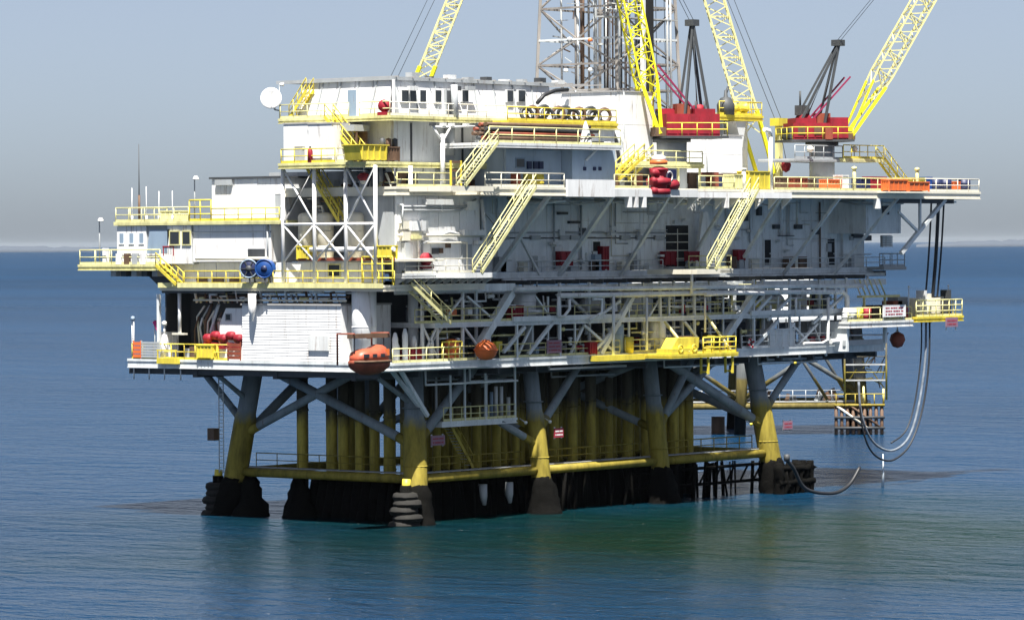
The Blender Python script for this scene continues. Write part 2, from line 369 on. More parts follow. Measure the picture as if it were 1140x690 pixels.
def drum(label, c, r, h, m, cat='drum', group=None, name='drum', n=16, dome=0.0, bands=2):
    """upright cylinder with rolling hoops, lid rim and optional domed head"""
    t = thing(name, label, cat, c, group); x, y, z = c
    prof = [(0, 0), (r, 0), (r, h)] + ([(r * .8, h + dome * .6), (r * .45, h + dome * .9), (0, h + dome)] if dome else [(r * .9, h), (r * .88, h - .04), (0, h - .04)])
    MB().lathe(prof, c, n).build('shell', m, t)
    me = MB().torus((0, 0, 0), r, .035, n=n, m=5).mesh('hoop', m)
    for k in range(bands): inst('hoop', me, t, (x, y, z + h * (k + 1) / (bands + 1)))
    return t
def crate(label, a0, a1, b0, b1, z0, z1, m, cat='box', name='equipment_box', group=None, ribs=3, lid=True):
    """steel box with corner posts, ribs and a lid"""
    t = thing(name, label, cat, ((a0 + a1) / 2, (b0 + b1) / 2, z0), group)
    MB().box(a0, a1, b0, b1, z0 + .08, z1).build('body', m, t)
    f = MB()
    for x in (a0, a1):
        for y in (b0, b1): f.box(x - .06, x + .06, y - .06, y + .06, z0, z1 + .03)
    f.build('corner_posts', m, t)
    if ribs:
        me = MB().box(-.04, .04, -.05, .0, 0, z1 - z0 - .1).mesh('rib', m); me2 = MB().box(-.05, 0, -.04, .04, 0, z1 - z0 - .1).mesh('rib', m)
        for k in range(1, ribs + 1):
            inst('rib', me, t, (a0 + (a1 - a0) * k / (ribs + 1), b0, z0 + .08)); inst('rib', me2, t, (a0, b0 + (b1 - b0) * k / (ribs + 1), z0 + .08))
    if lid: MB().box(a0 - .08, a1 + .08, b0 - .08, b1 + .08, z1 + .003, z1 + .1).build('lid', m, t)
    return t
def pole_lamp(label, base, h, arm=(-.0, 0), m=GREY, group='deck flood lamps'):
    t = thing('lamp_post', label, 'lamp', base, group); x, y, z = base
    MB().tube(base, (x, y, z + h), .07, .05, 6).tube((x, y, z + h), (x + arm[0], y + arm[1], z + h + .05), .045, n=6).build('pole', m, t)
    MB().lathe([(0, .28), (.14, .25), (.26, .05), (.28, -.05), (0, -.06)], (x + arm[0], y + arm[1], z + h), 10).build('lamp_head', CLAMP, t)
    return t

# ------------------------------------------------------------------ jacket: legs, braces, walkway
AL = (0.0, 16.2, 32.4, 48.8); BL = (0.0, 20.5)
ZL = 12.6
def leg_at(i, j, z):
    bx = {0: 1, 3: -1}.get(i, 0) / 8.0; by = (1 if j == 0 else -1) / 8.0
    return Vector((AL[i] + bx * z, BL[j] + by * z, z))
def jacket():
    t = thing('jacket', 'battered steel legs and braces, grey above yellow, carrying the platform out of the sea', 'platform legs', (0, 0, 0))
    for i in range(4):
        for j in range(2):
            g = MB(); zs = [-3, 1.0, 2.6, 3.4, 8.0, 8.4, ZL]; R = .98 if i in (0, 3) else .82
            g.path([leg_at(i, j, z) for z in zs], [R, R, R, R, R * .95, R * .82, R * .8], 14)
            lg = g.build('leg', JACK, t)
            c = MB().path([leg_at(i, j, z) for z in (-2, -.3, .2, .6, 1.0, 1.4, 1.8, 2.2, 2.6, 3.0)], [R + .45, R + .75, R + .55, R + .45, R + .4, R + .36, R + .3, R + .25, R + .15, R + .0], 22).jit(.13, i * 2 + j)
            c.build('marine_growth', GROWTH, lg)
    def br(p, q, r=.38):
        MB().tube(p, q, r, n=10).build('brace', BRACE, t)
        p, q = Vector(p), Vector(q); MB().tube(p, p.lerp(q, 1.9 / (q - p).length), r + .05, r + .012, 10).build('node_stub', JACK, t)
    T = 12.35
    # end face (x small): the two crossing diagonals
    br(leg_at(0, 0, 6.2), leg_at(0, 1, T) + Vector((0, -1.0, 0)), .40)
    br(leg_at(0, 1, 6.6), leg_at(0, 0, T) + Vector((0, 5.2, 0)), .36)
    br(leg_at(3, 0, 6.2), leg_at(3, 1, T), .38); br(leg_at(3, 1, 6.2), leg_at(3, 0, T) + Vector((0, 2, 0)), .34)
    # front and rear faces, measured on the photograph
    for j in (0, 1):
        br(leg_at(0, j, 6.2), Vector((9.2, leg_at(0, j, T).y, T)), .40)
        br(leg_at(1, j, 5.6), Vector((11.5, leg_at(1, j, 7).y, 7.7)), .32)
        br(leg_at(1, j, 6.6), Vector((23.0, leg_at(1, j, T).y, T)), .36)
        br(leg_at(2, j, 6.0), Vector((38.6, leg_at(2, j, T).y, T)), .36)
        br(leg_at(2, j, 6.6), Vector((43.2, leg_at(2, j, T).y + .6, T)), .34)
        br(leg_at(3, j, 5.9), Vector((34.2, leg_at(3, j, T).y, T)), .42)
        br(leg_at(3, j, 7.0), Vector((55.2, leg_at(3, j, T).y, T)), .34)
        br(leg_at(0, j, 9.4) , Vector((-4.0, leg_at(0, j, T).y, T)), .2)
    br(leg_at(0, 1, 7.5), Vector((leg_at(0, 1, T).x - .3, 25.2, T)), .30)
    for i in (1, 2):
        br(leg_at(i, 0, 6.2), leg_at(i, 1, T), .34); br(leg_at(i, 1, 6.2), leg_at(i, 0, T), .34)
    # inner walkway bracing seen above the splash zone
    for i in range(3):
        p, q = leg_at(i, 0, 8.0), leg_at(i + 1, 0, 8.0); 
    # gusset stubs, yellow, at the leg nodes
    for i in range(4):
        n0 = leg_at(i, 0, 6.0)
        for zz in (4.6, 9.2): MB().torus(leg_at(i, 0, zz), (.95 if i in (0, 3) else .8) , .06, n=16, m=5).build('ring_stiffener', JACK, t)
    # dense framing in the splash zone, black with growth
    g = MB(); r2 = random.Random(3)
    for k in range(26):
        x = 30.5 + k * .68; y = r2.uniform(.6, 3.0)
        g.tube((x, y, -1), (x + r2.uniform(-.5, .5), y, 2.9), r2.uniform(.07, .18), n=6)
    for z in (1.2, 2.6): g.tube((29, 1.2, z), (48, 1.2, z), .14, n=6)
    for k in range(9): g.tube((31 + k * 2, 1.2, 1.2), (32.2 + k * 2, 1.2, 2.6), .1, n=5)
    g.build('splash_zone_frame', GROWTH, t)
    # flared pile guides at the back leg
    for bx, by in ((.2, 18.2), (1.2, 13.6)):
        MB().path([(bx + .1 * q, by + .1 * q, -1 + .6 * q) for q in range(8)], [2.0, 1.75, 1.45, 1.2, 1.0, .85, .7, .5], 12).jit(.2, int(by)).build('pile_guide', GROWTH, t)
    return t
jacket()
def walkway():
    t = thing('walkway', 'yellow tubular walkway running between the platform legs just above the splash zone', 'walkway', (0, 0, 3.6))
    z = 3.55
    c = [leg_at(0, 0, z), leg_at(1, 0, z), leg_at(2, 0, z), leg_at(3, 0, z), leg_at(3, 1, z), leg_at(0, 1, z)]
    for p, q in zip(c, c[1:] + c[:1]): MB().tube(p, q, .36, n=10).build('tube_beam', JACK, t)
    for p, q, dv in ((c[0], c[1], (0, .9, 0)), (c[1], c[2], (0, .9, 0)), (c[2], c[3], (0, .9, 0)), (c[5], c[0], (.9, 0, 0))):
        dv = Vector(dv); MB().extr([p + dv * .45 + Vector((0, 0, .37)), q + dv * .45 + Vector((0, 0, .37)), q + dv * 1.6 + Vector((0, 0, .37)), p + dv * 1.6 + Vector((0, 0, .37))], (0, 0, .06)).build('grating', GRATE, t)
    u = Vector((0, 0, .42)); a = Vector((.6, 1.0, 0)); e = Vector((-1.2, 1.0, 0))
    lab = ['dull yellow handrail on the low walkway between the front corner leg and the second leg', 'dull yellow handrail on the low walkway between the second and third legs', 'dull yellow handrail on the low walkway between the third leg and the right leg']
    for k in range(3):
        p, q = c[k] + u + a, c[k + 1] + u + e
        railing(lab[k], [p + Vector((1.0, 0, 0)), q], JACK, 1.15, 1.9, False, 'handrails of the low walkway', .05)
    railing('dull yellow low walkway handrail between the back left and front corner legs', [c[5] + u + Vector((.9, -1.4, 0)), c[0] + u + Vector((.9, 1.8, 0))], JACK, 1.15, 2.2, False, 'handrails of the low walkway', .04)
walkway()
def conductors():
    me = {}; k = 0
    ordn = ['first', 'second', 'third', 'fourth', 'fifth', 'sixth', 'seventh', 'eighth', 'ninth', 'tenth', 'eleventh', 'twelfth', 'thirteenth', 'fourteenth', 'fifteenth']
    r2 = random.Random(11); spots = []
    for j, (x, ys) in enumerate(((3.2, (3.9, 5.6, 7.2, 8.8, 10.6, 11.9)), (6.2, (4.8, 6.6, 8.2, 9.9, 12.5)))):
        spots += [(x, y, '%s well conductor pipe from the front corner leg in the %s end row' % (ordn[i], ('outer', 'inner')[j])) for i, y in enumerate(ys)]
    spots.append((2.6, 14.6, 'lone yellow well conductor pipe standing apart left of the packed pipes'))
    for j in range(3):
        spots += [(9.5 + 2.55 * i + (1.2 if j % 2 else 0), 6.0 + j * 2.5, '%s well conductor pipe from the left in the %s long row behind the front legs' % (ordn[i], ('front', 'middle', 'rear')[j])) for i in range(14)]
    spots += [(40.6, 5.2, 'left one of two well conductor pipes standing clear before the right leg'), (43.1, 5.4, 'right one of two well conductor pipes standing clear before the right leg')]
    for x, y, lab in spots:
        rr = (.36, .42, .48)[r2.randrange(3)]
        if rr not in me:
            me[rr] = (MB().tube((0, 0, -1), (0, 0, 12.45), rr, n=10).mesh('pipe', COND), MB().torus((0, 0, 0), rr, .09, n=10, m=5).mesh('collar', COND))
        t = thing('conductor_pipe', lab, 'pipe', (x, y, 0), 'well conductor pipes under the deck')
        inst('pipe', me[rr][0], t, (x, y, 0))
        for z in (3.6, 7.9 + (k % 3) * .4): inst('collar', me[rr][1], t, (x, y, z))
        k += 1
    # growth-covered shroud of piles below the walkway
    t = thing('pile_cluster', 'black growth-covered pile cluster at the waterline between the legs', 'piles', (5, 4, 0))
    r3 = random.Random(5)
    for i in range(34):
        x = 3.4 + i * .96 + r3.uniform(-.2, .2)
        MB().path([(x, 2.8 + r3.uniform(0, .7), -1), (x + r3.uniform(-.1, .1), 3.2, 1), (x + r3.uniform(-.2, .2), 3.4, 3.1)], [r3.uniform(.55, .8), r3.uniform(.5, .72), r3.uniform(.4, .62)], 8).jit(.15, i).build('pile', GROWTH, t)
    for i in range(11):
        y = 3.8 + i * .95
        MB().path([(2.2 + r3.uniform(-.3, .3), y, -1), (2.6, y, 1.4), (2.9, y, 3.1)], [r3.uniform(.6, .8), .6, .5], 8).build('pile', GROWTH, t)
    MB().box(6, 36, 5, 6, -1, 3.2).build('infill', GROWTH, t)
    for k, x in enumerate((538, 567)):
        p = fb(x, 545, 1.0); MB().path([(p[0], 1.0, 2.7), (p[0], 1.0, 1.7), (p[0] + .1, 1.0, 1.0)], [.36, .34, .15], 8).jit(.05, k).build('fender_pad', GREY, t)
    for k in range(26): x = r3.uniform(4, 44); y = r3.uniform(.4, 2.2); MB().tube((x, y, -1), (x + r3.uniform(-.8, .8), y + r3.uniform(-.3, .3), 3.2), r3.uniform(.08, .22), n=6).build('broken_strut', GROWTH, t)
conductors()
def fender(label, x, y, n=5):
    t = thing('fender', label, 'fender', (x, y, 0), 'tyre fenders at the legs')
    MB().tube((x, y, -1.5), (x, y, 3.2), .45, n=10).build('core', GROWTH, t)
    me = MB().torus((0, 0, 0), .78, .36, n=18, m=8).jit(.035, 5).mesh('tyre', TYRE)
    for k in range(n): inst('tyre', me, t, (x + .12 * math.sin(k * 2.3), y + .1 * math.cos(k * 3.1), .05 + k * .56), k * .7, (1.22 - .08 * k + .05 * (k % 2), 1.15 - .06 * k, 1))
    MB().tube((x, y, 2.7), (x + .1, y, 3.7), .36, .33, 10).build('cap_post', YEL, t)
fender('stack of black tyre fenders with yellow cap beside the left leg', *[c for c in (fz(243, 572, 0)[0], fz(243, 572, 0)[1])])
fender('stack of black tyre fenders with yellow cap in front of the front corner leg', *fz(452, 585, 0))
def black_rack():
    t = thing('bumper_frame', 'black growth-covered bumper frame beside the right leg', 'bumper', (50, -1, 0))
    for k in range(7):
        x = 47.2 + k * .75; MB().path([(x + .1 * math.sin(q * 2 + k), -1.5, -1 + q * .62) for q in range(7 - k % 2)], .42, 8).jit(.16, k).build('pile', GROWTH, t)
    for k in range(3): MB().tube((51.9, -1.5 + k * .8, -1), (51.9, -1.5 + k * .8, 2.8), .33, n=8).build('pile', GROWTH, t)
    for z in (1.0, 2.2): MB().path([(46.9 + q * .66, -1.75, z + .06 * math.sin(q * 3)) for q in range(9)], .24, 7).jit(.1, int(z * 3)).build('beam', GROWTH, t)
black_rack()

# ------------------------------------------------------------------ lower deck (z 13) and mezzanine (z 16)
ZLOW, ZMEZ, ZMID, ZTOP, ZQ, ZH = 13.0, 16.0, 20.0, 26.8, 28.75, 32.4
A0, B0 = -6.0, -1.3
AR = 64.0
ld = deck('lower_deck', 'long grey lowest deck of the platform just above the jacket legs', A0, AR, B0, 26.2, ZLOW, .3, .75, STEEL, STEEL, 2.4)
# bright lip along the corner, dark trunk girders below
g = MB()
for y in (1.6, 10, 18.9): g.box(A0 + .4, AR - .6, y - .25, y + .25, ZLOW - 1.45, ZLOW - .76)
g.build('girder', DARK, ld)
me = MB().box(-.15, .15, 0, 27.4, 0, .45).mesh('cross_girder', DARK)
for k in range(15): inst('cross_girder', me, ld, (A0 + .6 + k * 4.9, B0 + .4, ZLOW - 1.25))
r2 = random.Random(21)
for k in range(16):                                     # pipes slung under the lower deck
    y = r2.uniform(-1.2, 8); x = r2.uniform(-5, 50); L = r2.uniform(5, 14); z = ZLOW - r2.uniform(1.0, 1.9)
    MB().path([(x, y, ZLOW - .6), (x, y, z), (x + L, y, z), (x + L, y + 1.5, z)], r2.uniform(.06, .13), 6).build('pipe', GREY if k % 3 else STEEL, ld)
deck('corner_apron', 'bright grey apron at the front corner of the lowest deck', A0 + .3, FA(545, B0, 400), -2.3, B0 - .08, ZLOW - .004, .3, .6, STEEL, STEEL, 2.4)
mz = deck('mezzanine_deck', 'narrow grey mezzanine deck inside the shaded lower storey', 1.0, 60.0, -1.2, 5.0, ZMEZ, .2, .4, GREY, STEEL, 3.0)
def columns():
    t = thing('deck_columns', 'grey steel columns, diagonals and beams of the open lower storey', 'steel frame', (0, 0, ZLOW))
    def col(x, y, r=.32): MB().tube((x, y, ZLOW), (x, y, ZMID - .82), r, n=10).build('column', STEEL, t)
    for x in (1.6, 16.2, 32.4, 47.2): 
        for y in (1.6, 18.9): col(x, y, .42)
    def dg(x0, y0, x1, y1, b=-1.0, wd=.34): MB().bar((*[fb(x0, y0, b)[0]], b, fb(x0, y0, b)[1]), (*[fb(x1, y1, b)[0]], b, fb(x1, y1, b)[1]), wd).build('diagonal', STEEL, t)
    dg(569, 326, 534, 384, -1.0, .6); dg(846, 318, 806, 378, -1.0, .55)
    dg(704, 330, 668, 394, -1.1, .4); dg(588, 394, 616, 358, -1.2, .26); dg(560, 392, 584, 364, -1.2, .26)
    dg(632, 330, 660, 356, .6, .25); dg(690, 335, 655, 360, -1.2, .22); dg(660, 392, 690, 360, -1.1, .25)
    dg(858, 330, 836, 354, -1.2, .24); dg(880, 331, 855, 356, -1.2, .24); dg(836, 390, 866, 357, -1.1, .28); dg(858, 388, 884, 360, -1.1, .24)
    dg(740, 358, 762, 384, -1.2, .2); dg(762, 358, 776, 376, -1.2, .2); dg(884, 388, 910, 360, -1.1, .22); dg(905, 360, 938, 330, -1.2, .22); dg(500, 352, 482, 378, -.6, .2)
    dg(650, 362, 684, 392, -1.1, .22); dg(880, 360, 905, 386, -1.0, .2); dg(915, 388, 936, 360, -1.0, .2)
    for x in (530, 575, 592, 623, 656, 690, 716, 735, 750, 773, 790, 818, 839, 850, 879, 912, 930, 942):
        b = -1.15 if x % 2 else -.2; a = FA(x, b, 350); hi = x > 600
        MB().bar((a, b, ZLOW), (a, b, ZMID - 1.0 if (hi or x == 530) else ZMEZ), .2).build('post', STEEL, t)
    z = ZMEZ - .1
    for x0, x1, zz, wd in ((571, 690, ZMEZ + .12, .42), (836, 946, ZMEZ + .05, .42)):
        MB().bar((FA(x0, -1.35, 355), -1.35, zz), (FA(x1, -1.35, 355), -1.35, zz), .2, wd).build('beam', STEEL, t)
columns()
# upper beam of the lower storey, under the mid deck
def mid_beams():
    t = thing('mid_girders', 'grey main girders beneath the middle deck along the front', 'girder', (0, B0, ZMID - 1.2))
    for x0, x1, b, z, h, m in ((440, 985, .4, 18.55, .55, STEEL), (440, 572, -1.5, 18.75, .6, STEEL), (440, 985, 2.2, 19.3, .5, DARK)):
        MB().box(FA(x0, b, 320), FA(x1, b, 320), b - .15, b + .15, z - h / 2, z + h / 2).build('girder', m, t)
    for k in range(20):
        a = 0 + k * 3.2; MB().box(a - .06, a + .06, -1.4, 12, 18.9, 19.25).build('cross_beam', DARK, t)
mid_beams()
def piping():
    t = thing('pipe_rack', 'long pale pipes running along the front above the shaded lower storey', 'pipes', (20, -1.6, 18.2))
    def fp(px, b): a, z = fb(px[0], px[1], b); return (a, b, z)
    b = -1.75
    def run(pts, r, m=STEEL, bb=b):
        P = []
        for q in pts: P.append(fp(q, bb))
        MB().path(P, r, 8).build('pipe', m, t)
        return P
    run([(622, 329), (700, 328), (780, 326), (880, 325), (938, 325), (943, 330), (943, 374), (938, 379), (925, 380)], .24, WALL)
    run([(574, 322), (700, 321), (850, 319), (960, 318)], .20, STEEL, -1.9)
    run([(622, 330), (621, 352), (628, 352), (634, 344), (634, 333)], .13, STEEL)
    run([(660, 333), (670, 333), (670, 348), (656, 356)], .12, STEEL)
    run([(770, 327), (770, 300)], .14, WHITE, -2.1)
    run([(785, 328), (830, 326), (850, 327)], .17, WHITE, -2.25)
    run([(922, 331), (922, 378), (915, 382), (895, 382)], .14, WALL, -1.9)
    run([(886, 331), (886, 352)], .12, STEEL, -1.9)
    run([(720, 390), (720, 331)], .12, STEEL, -1.9); run([(683, 398), (683, 330)], .13, STEEL, -1.9)
    run([(785, 370), (785, 340), (785, 331)], .1, WHITE, -2.1)
    for x in (870, 893, 905, 918, 930, 936): 
        p = fp((x, 324), -1.9); MB().lathe([(0, -.25), (.22, -.2), (.26, 0), (.14, .16), (.2, .22), (0, .3)], p, 8).build('valve', WALL if x % 2 else STEEL, t)
    for k in range(12): 
        a = FA(640 + k * 27, -1.75, 328); MB().box(a - .05, a + .05, -1.9, .3, 17.95, 18.05).build('hanger', STEEL, t)
piping()
def cellar_fill():
    """machinery filling the shaded lower storey behind the posts"""
    t = thing('process_plant', 'crowded dark process vessels and pipework deep inside the shaded lower storey', 'process equipment', (10, 4, ZLOW))
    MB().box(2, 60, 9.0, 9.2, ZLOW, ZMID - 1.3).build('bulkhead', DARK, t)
    rr = random.Random(31)
    for k in range(34):
        x = 3 + k * 1.72; y = rr.uniform(2.6, 7); m = (GREY, DARK, MIDGREY, TANKBLUE, DARK, GREY)[rr.randrange(6)]
        z0 = ZLOW if rr.random() < .6 else ZMEZ; kind = rr.random(); h = rr.uniform(.9, 2.4)
        if kind < .4: MB().lathe([(0, 0), (.7, 0), (.72, .1), (.72, h), (.5, h + .25), (0, h + .35)], (x, y, z0), 12).build('vessel', m, t)
        elif kind < .7: MB().box(x - rr.uniform(.4, 1.1), x + .8, y - .5, y + .5, z0, z0 + h).build('cabinet', m, t)
        else: MB().lathe([(0, -1), (.5, -.8), (.55, 0), (.55, 1.6), (.4, 1.9), (0, 2)], (x, y, z0 + 1.0), 12, (1, 0, 0)).build('vessel', m, t)
    for k in range(52):
        x = rr.uniform(2, 58); y = rr.uniform(0, 4); z = rr.choice((ZLOW, ZMEZ)) + rr.uniform(.3, 2.7); L = rr.uniform(1.5, 6); r = rr.uniform(.05, .13)
        MB().path([(x, y, z), (x + L, y, z), (x + L, y, z + rr.choice((-1, 1)) * rr.uniform(.4, 1.2)), (x + L + .8, y + .6, z + .2)], r, 6).build('pipe', (GREY, STEEL, WALL, PALE, DARK)[rr.randrange(5)], t)
    for k in range(30):
        x = rr.uniform(2, 60); y = rr.uniform(-.2, 3); z = rr.choice((ZLOW, ZMEZ)); MB().tube((x, y, z), (x, y, z + rr.uniform(1.2, 2.9)), rr.uniform(.05, .12), n=6).build('riser', (GREY, STEEL, PALE)[rr.randrange(3)], t)
    for k in range(14):
        x = rr.uniform(3, 58); y = rr.uniform(.4, 2.5); z = rr.choice((ZLOW, ZMEZ)) + rr.uniform(.2, 1.0); MB().box(x - .25, x + .25, y - .2, y + .2, z, z + .5).build('junction_box', (RED, WALL, PALE, TANKBLUE)[rr.randrange(4)], t)
    for k in range(22):
        x = 1 + k * 2.6 + rr.uniform(-.8, .8); z = rr.choice((ZLOW, ZMEZ)) + .05 + rr.uniform(0, .9); w_ = rr.uniform(.15, .45)
        MB().box(x - w_, x + w_, -.75, -.35, z, z + rr.uniform(.35, .8)).build('junction_box', (RED, ORANGE, WALL, YEL, STEEL, TANKBLUE, RED)[k % 7], t)
    for k in range(30):
        x = rr.uniform(0, 58); z = rr.choice((ZLOW, ZMEZ)) + rr.uniform(.5, 2.4); MB().lathe([(.05, -.35), (.2, -.3), (.2, -.2), (.1, -.15), (.16, 0), (.1, .15), (.2, .2), (.2, .3), (.05, .35)], (x, -.65, z), 8, (1, 0, 0) if k % 2 else (0, 0, 1)).build('valve', (STEEL, WALL, GREY, PALE)[k % 4], t)
    # paler frames, pipes and cylinders crowding the corner bay
    for x0, y0, x1, y1, wd in ((470, 400, 470, 330, .2), (487, 400, 487, 352, .16), (470, 362, 487, 398, .14), (487, 362, 470, 398, .14), (498, 352, 515, 330, .16), (515, 400, 515, 322, .2), (520, 330, 545, 352, .16), (545, 400, 545, 360, .16), (515, 362, 540, 396, .16), (596, 330, 612, 352, .14), (610, 398, 610, 330, .14), (640, 398, 640, 360, .14), (672, 330, 672, 398, .13), (700, 398, 700, 330, .14), (745, 356, 745, 330, .14), (760, 398, 760, 330, .14), (805, 398, 805, 330, .14), (825, 355, 850, 330, .16), (866, 398, 866, 330, .14), (890, 398, 890, 335, .14), (920, 396, 905, 362, .16), (575, 398, 592, 362, .18), (634, 396, 650, 362, .18), (720, 356, 735, 332, .14)):
        p = fb(x0, y0, -.9); q = fb(x1, y1, -.9); MB().bar((p[0], -.9, p[1]), (q[0], -.9, q[1]), wd).build('frame_member', WHITE if x0 < 520 else STEEL, t)
    for k, x in enumerate((440, 446, 451, 456, 461, 474, 480)):
        p = fb(x, 398, -.7); h = (2.3, 1.5, 2.6, 1.2, 2.0, 1.4, 1.8)[k]; MB().lathe([(0, 0), (.24, 0), (.24, h * .8), (.12, h), (0, h + .05)], (p[0], -.7 + .4 * (k % 2), ZLOW), 10).build('vessel', (WHITE, WALL, STEEL)[k % 3], t)
    for k in range(26):
        x = rr.uniform(0, 58); z = rr.choice((ZLOW, ZMEZ)) + rr.uniform(.2, 2.6); L = rr.uniform(1, 5); MB().path([(x, -.6, z), (x + L, -.6, z), (x + L, -.5, z + rr.choice((-1, 1)) * rr.uniform(.3, 1.5))], rr.uniform(.05, .12), 6).build('pipe', (STEEL, WALL, PALE, STEEL)[k % 4], t)
cellar_fill()
# ------------------------------------------------------------------ things along the front of the lower storey
def front_lower():
    z = ZLOW; b = B0 + .12
    def R(label, x0, x1, zz, bb, m=PALE, **k): railing(label, [(FA(x0, bb, 390), bb, zz), (FA(x1, bb, 390), bb, zz)], m, **k)
    R('pale yellow handrail on the lowest deck from the front corner to the orange capsule', 437, 530, z, -2.2)
    R('grey-green handrail on the lowest deck between the orange capsule and the yellow drum', 556, 690, z, b)
    R('shaded handrail on the lowest deck right of the yellow platform', 826, 940, z, b, STEEL)
    R('dim yellow handrail behind the yellow platform on the lowest deck', 696, 745, z, b, PALE)
    R('yellow-green handrail on the mezzanine right of the corner stairway', 462, 622, ZMEZ, -1.1)
    R('dim yellow mezzanine handrail behind the pipes, middle of the front', 640, 760, ZMEZ, -.6, PALE)
    R('dim yellow mezzanine handrail behind the pipes, towards the right end', 765, 930, ZMEZ, -.6, PALE)
    # stair at the corner from middle deck to mezzanine
    a1, z1 = fb(437, 316, -2.2); a2, z2 = fb(459, 358, -2.2)
    stairs('pale yellow stairway at the front corner dropping from the middle deck to the mezzanine', (-3.6, -2.3, 19.2), (1.2, -2.3, ZMEZ), (0, 1, 0), PALE, .9)
    # survival capsules
    def capsule(label, c, s=1.0, m=CAPS):
        t = thing('survival_capsule', label, 'lifeboat', c); x, y, zz = c
        MB().lathe([(0, -1.25 * s), (.75 * s, -1.15 * s), (1.25 * s, -.7 * s), (1.5 * s, -.1 * s), (1.5 * s, .05 * s)], c, 20).build('hull', RUSTY if s > .9 else m, t)
        MB().torus((x, y, zz + .08 * s), 1.5 * s, .13 * s, n=20, m=6).build('fender_ring', m, t)
        MB().lathe([(1.45 * s, .1 * s), (1.35 * s, .5 * s), (1.0 * s, .95 * s), (.55 * s, 1.15 * s), (.5 * s, 1.35 * s), (0, 1.4 * s)], c, 20).build('canopy', m, t)
        for k in range(5):
            an = 2.2 + k * .62; v = Vector((math.cos(an), math.sin(an), 0))
            MB().bar(Vector(c) + v * 1.3 * s + Vector((0, 0, .45 * s)), Vector(c) + v * 1.1 * s + Vector((0, 0, .82 * s)), .5 * s, .12 * s).build('hatch', m, t)
        MB().tube((x, y, zz + 1.3 * s), (x, y, zz + 1.7 * s), .12 * s, n=6).build('lifting_eye', STEEL, t)
        return t
    a, zz = fb(411, 400, -3.2)
    t = thing('lifeboat', 'faded orange enclosed lifeboat with rust red hull hanging at the front corner', 'lifeboat', (a, -3.2, zz))
    def loft(secs, nm, m, close=True):
        mb_ = MB(); n = len(secs[0]); vs = [p for sct in secs for p in sct]; fs = []
        for i in range(len(secs) - 1):
            for k in range(n - (0 if close else 1)): k2 = (k + 1) % n; fs.append((i * n + k, i * n + k2, (i + 1) * n + k2, (i + 1) * n + k))
        fs += [tuple(range(n - 1, -1, -1)), tuple((len(secs) - 1) * n + k for k in range(n))]; mb_.add(vs, fs, True); return mb_.build(nm, m, t)
    K = .84
    def hull_sec(x, w_, zt, zb): return [(a + K * x, -3.2 + K * u * w_, zz + K * v) for u, v in ((-1, zt), (-.92, zt - .45), (-.6, zb + .25), (0, zb), (.6, zb + .25), (.92, zt - .45), (1, zt))]
    loft([hull_sec(x, w_, zt, zb) for x, w_, zt, zb in ((-2.35, .35, -.05, -.6), (-2.0, .85, -.15, -1.1), (-1.1, 1.2, -.2, -1.4), (0, 1.3, -.2, -1.45), (1.1, 1.2, -.2, -1.4), (2.0, .85, -.15, -1.1), (2.35, .35, -.05, -.6))], 'hull', RUSTY)
    def can_sec(x, w_, h_): return [(a + K * x, -3.2 + K * u * w_, zz + K * v) for u, v in ((-1.0, -.17), (-1.0, h_ * .45), (-.78, h_ * .85), (-.3, h_), (.3, h_), (.78, h_ * .85), (1.0, h_ * .45), (1.0, -.17))]
    loft([can_sec(x, w_, h_) for x, w_, h_ in ((-2.15, .5, .35), (-1.75, .9, .8), (-.9, 1.1, 1.0), (.2, 1.15, 1.05), (.9, 1.1, 1.35), (1.5, .95, 1.3), (1.85, .8, .75), (2.15, .5, .4))], 'canopy', CAPS)
    MB().path([(a + K * x, -3.2 - K * w_, zz - .17 * K) for x, w_ in ((-2.4, .3), (-2.0, .9), (-1.1, 1.25), (0, 1.36), (1.1, 1.25), (2.0, .9), (2.4, .3))], .1, 6).build('rubbing_strake', BROWN, t)
    for x in (-1.3, -.4, .5): MB().box(a + x - .22, a + x + .22, -4.2, -4.0, zz + .2, zz + .45).build('porthole', GLASS, t)
    MB().box(a + .95, a + 1.45, -4.02, -3.9, zz + .3, zz + .8).build('hatch', ORANGE, t)
    for x in (-1.7, 1.7): MB().tube((a + x, -3.2, zz + .6), (a + x, -3.2, zz + 1.75), .05, n=5).build('fall_wire', ROPE, t)
    a2_, z2_ = fb(541, 390, -2.9); capsule('small orange capsule hanging outside the lowest deck edge under the big diagonal', (a2_, -2.9, z2_), .62, ORANGE)
    # davit frame of the large capsule
    t = thing('davit', 'rust red davit frame over the lifeboat at the front corner', 'davit', (a, -2.2, ZLOW))
    for dx in (-2.0, 2.0): MB().path([(a + dx, -1.7, ZLOW), (a + dx, -1.7, zz + 2.0), (a + dx, -3.5, zz + 2.0)], .08, 6).build('arm', RUSTY, t)
    MB().box(a - 2.2, a + 2.2, -3.4, -2.9, zz + 1.65, zz + 2.0).build('roof_beam', BROWN, t)
    MB().tube((a, -3.2, zz + 1.6), (a, -3.2, zz + 1.75), .2, n=8).build('winch', BROWN, t)
    # orange drum-shaped raft canister behind yellow rails, red box
    a, zz = fb(503, 398, -1.0)
    tt = drum('bright orange upright canister behind yellow rails near the front corner', (a, -1.0, ZLOW), .62, 1.35, ORANGE, 'canister', None, 'raft_canister', 14, .35)
    a0 = FA(492, -2.1, 390); a1 = FA(514, -2.1, 390)
    railing('bright yellow guard frame in front of the orange canister', [(a0, -2.12, ZLOW), (a1, -2.12, ZLOW)], YEL, 1.5, .9, False, None, .06, 3)
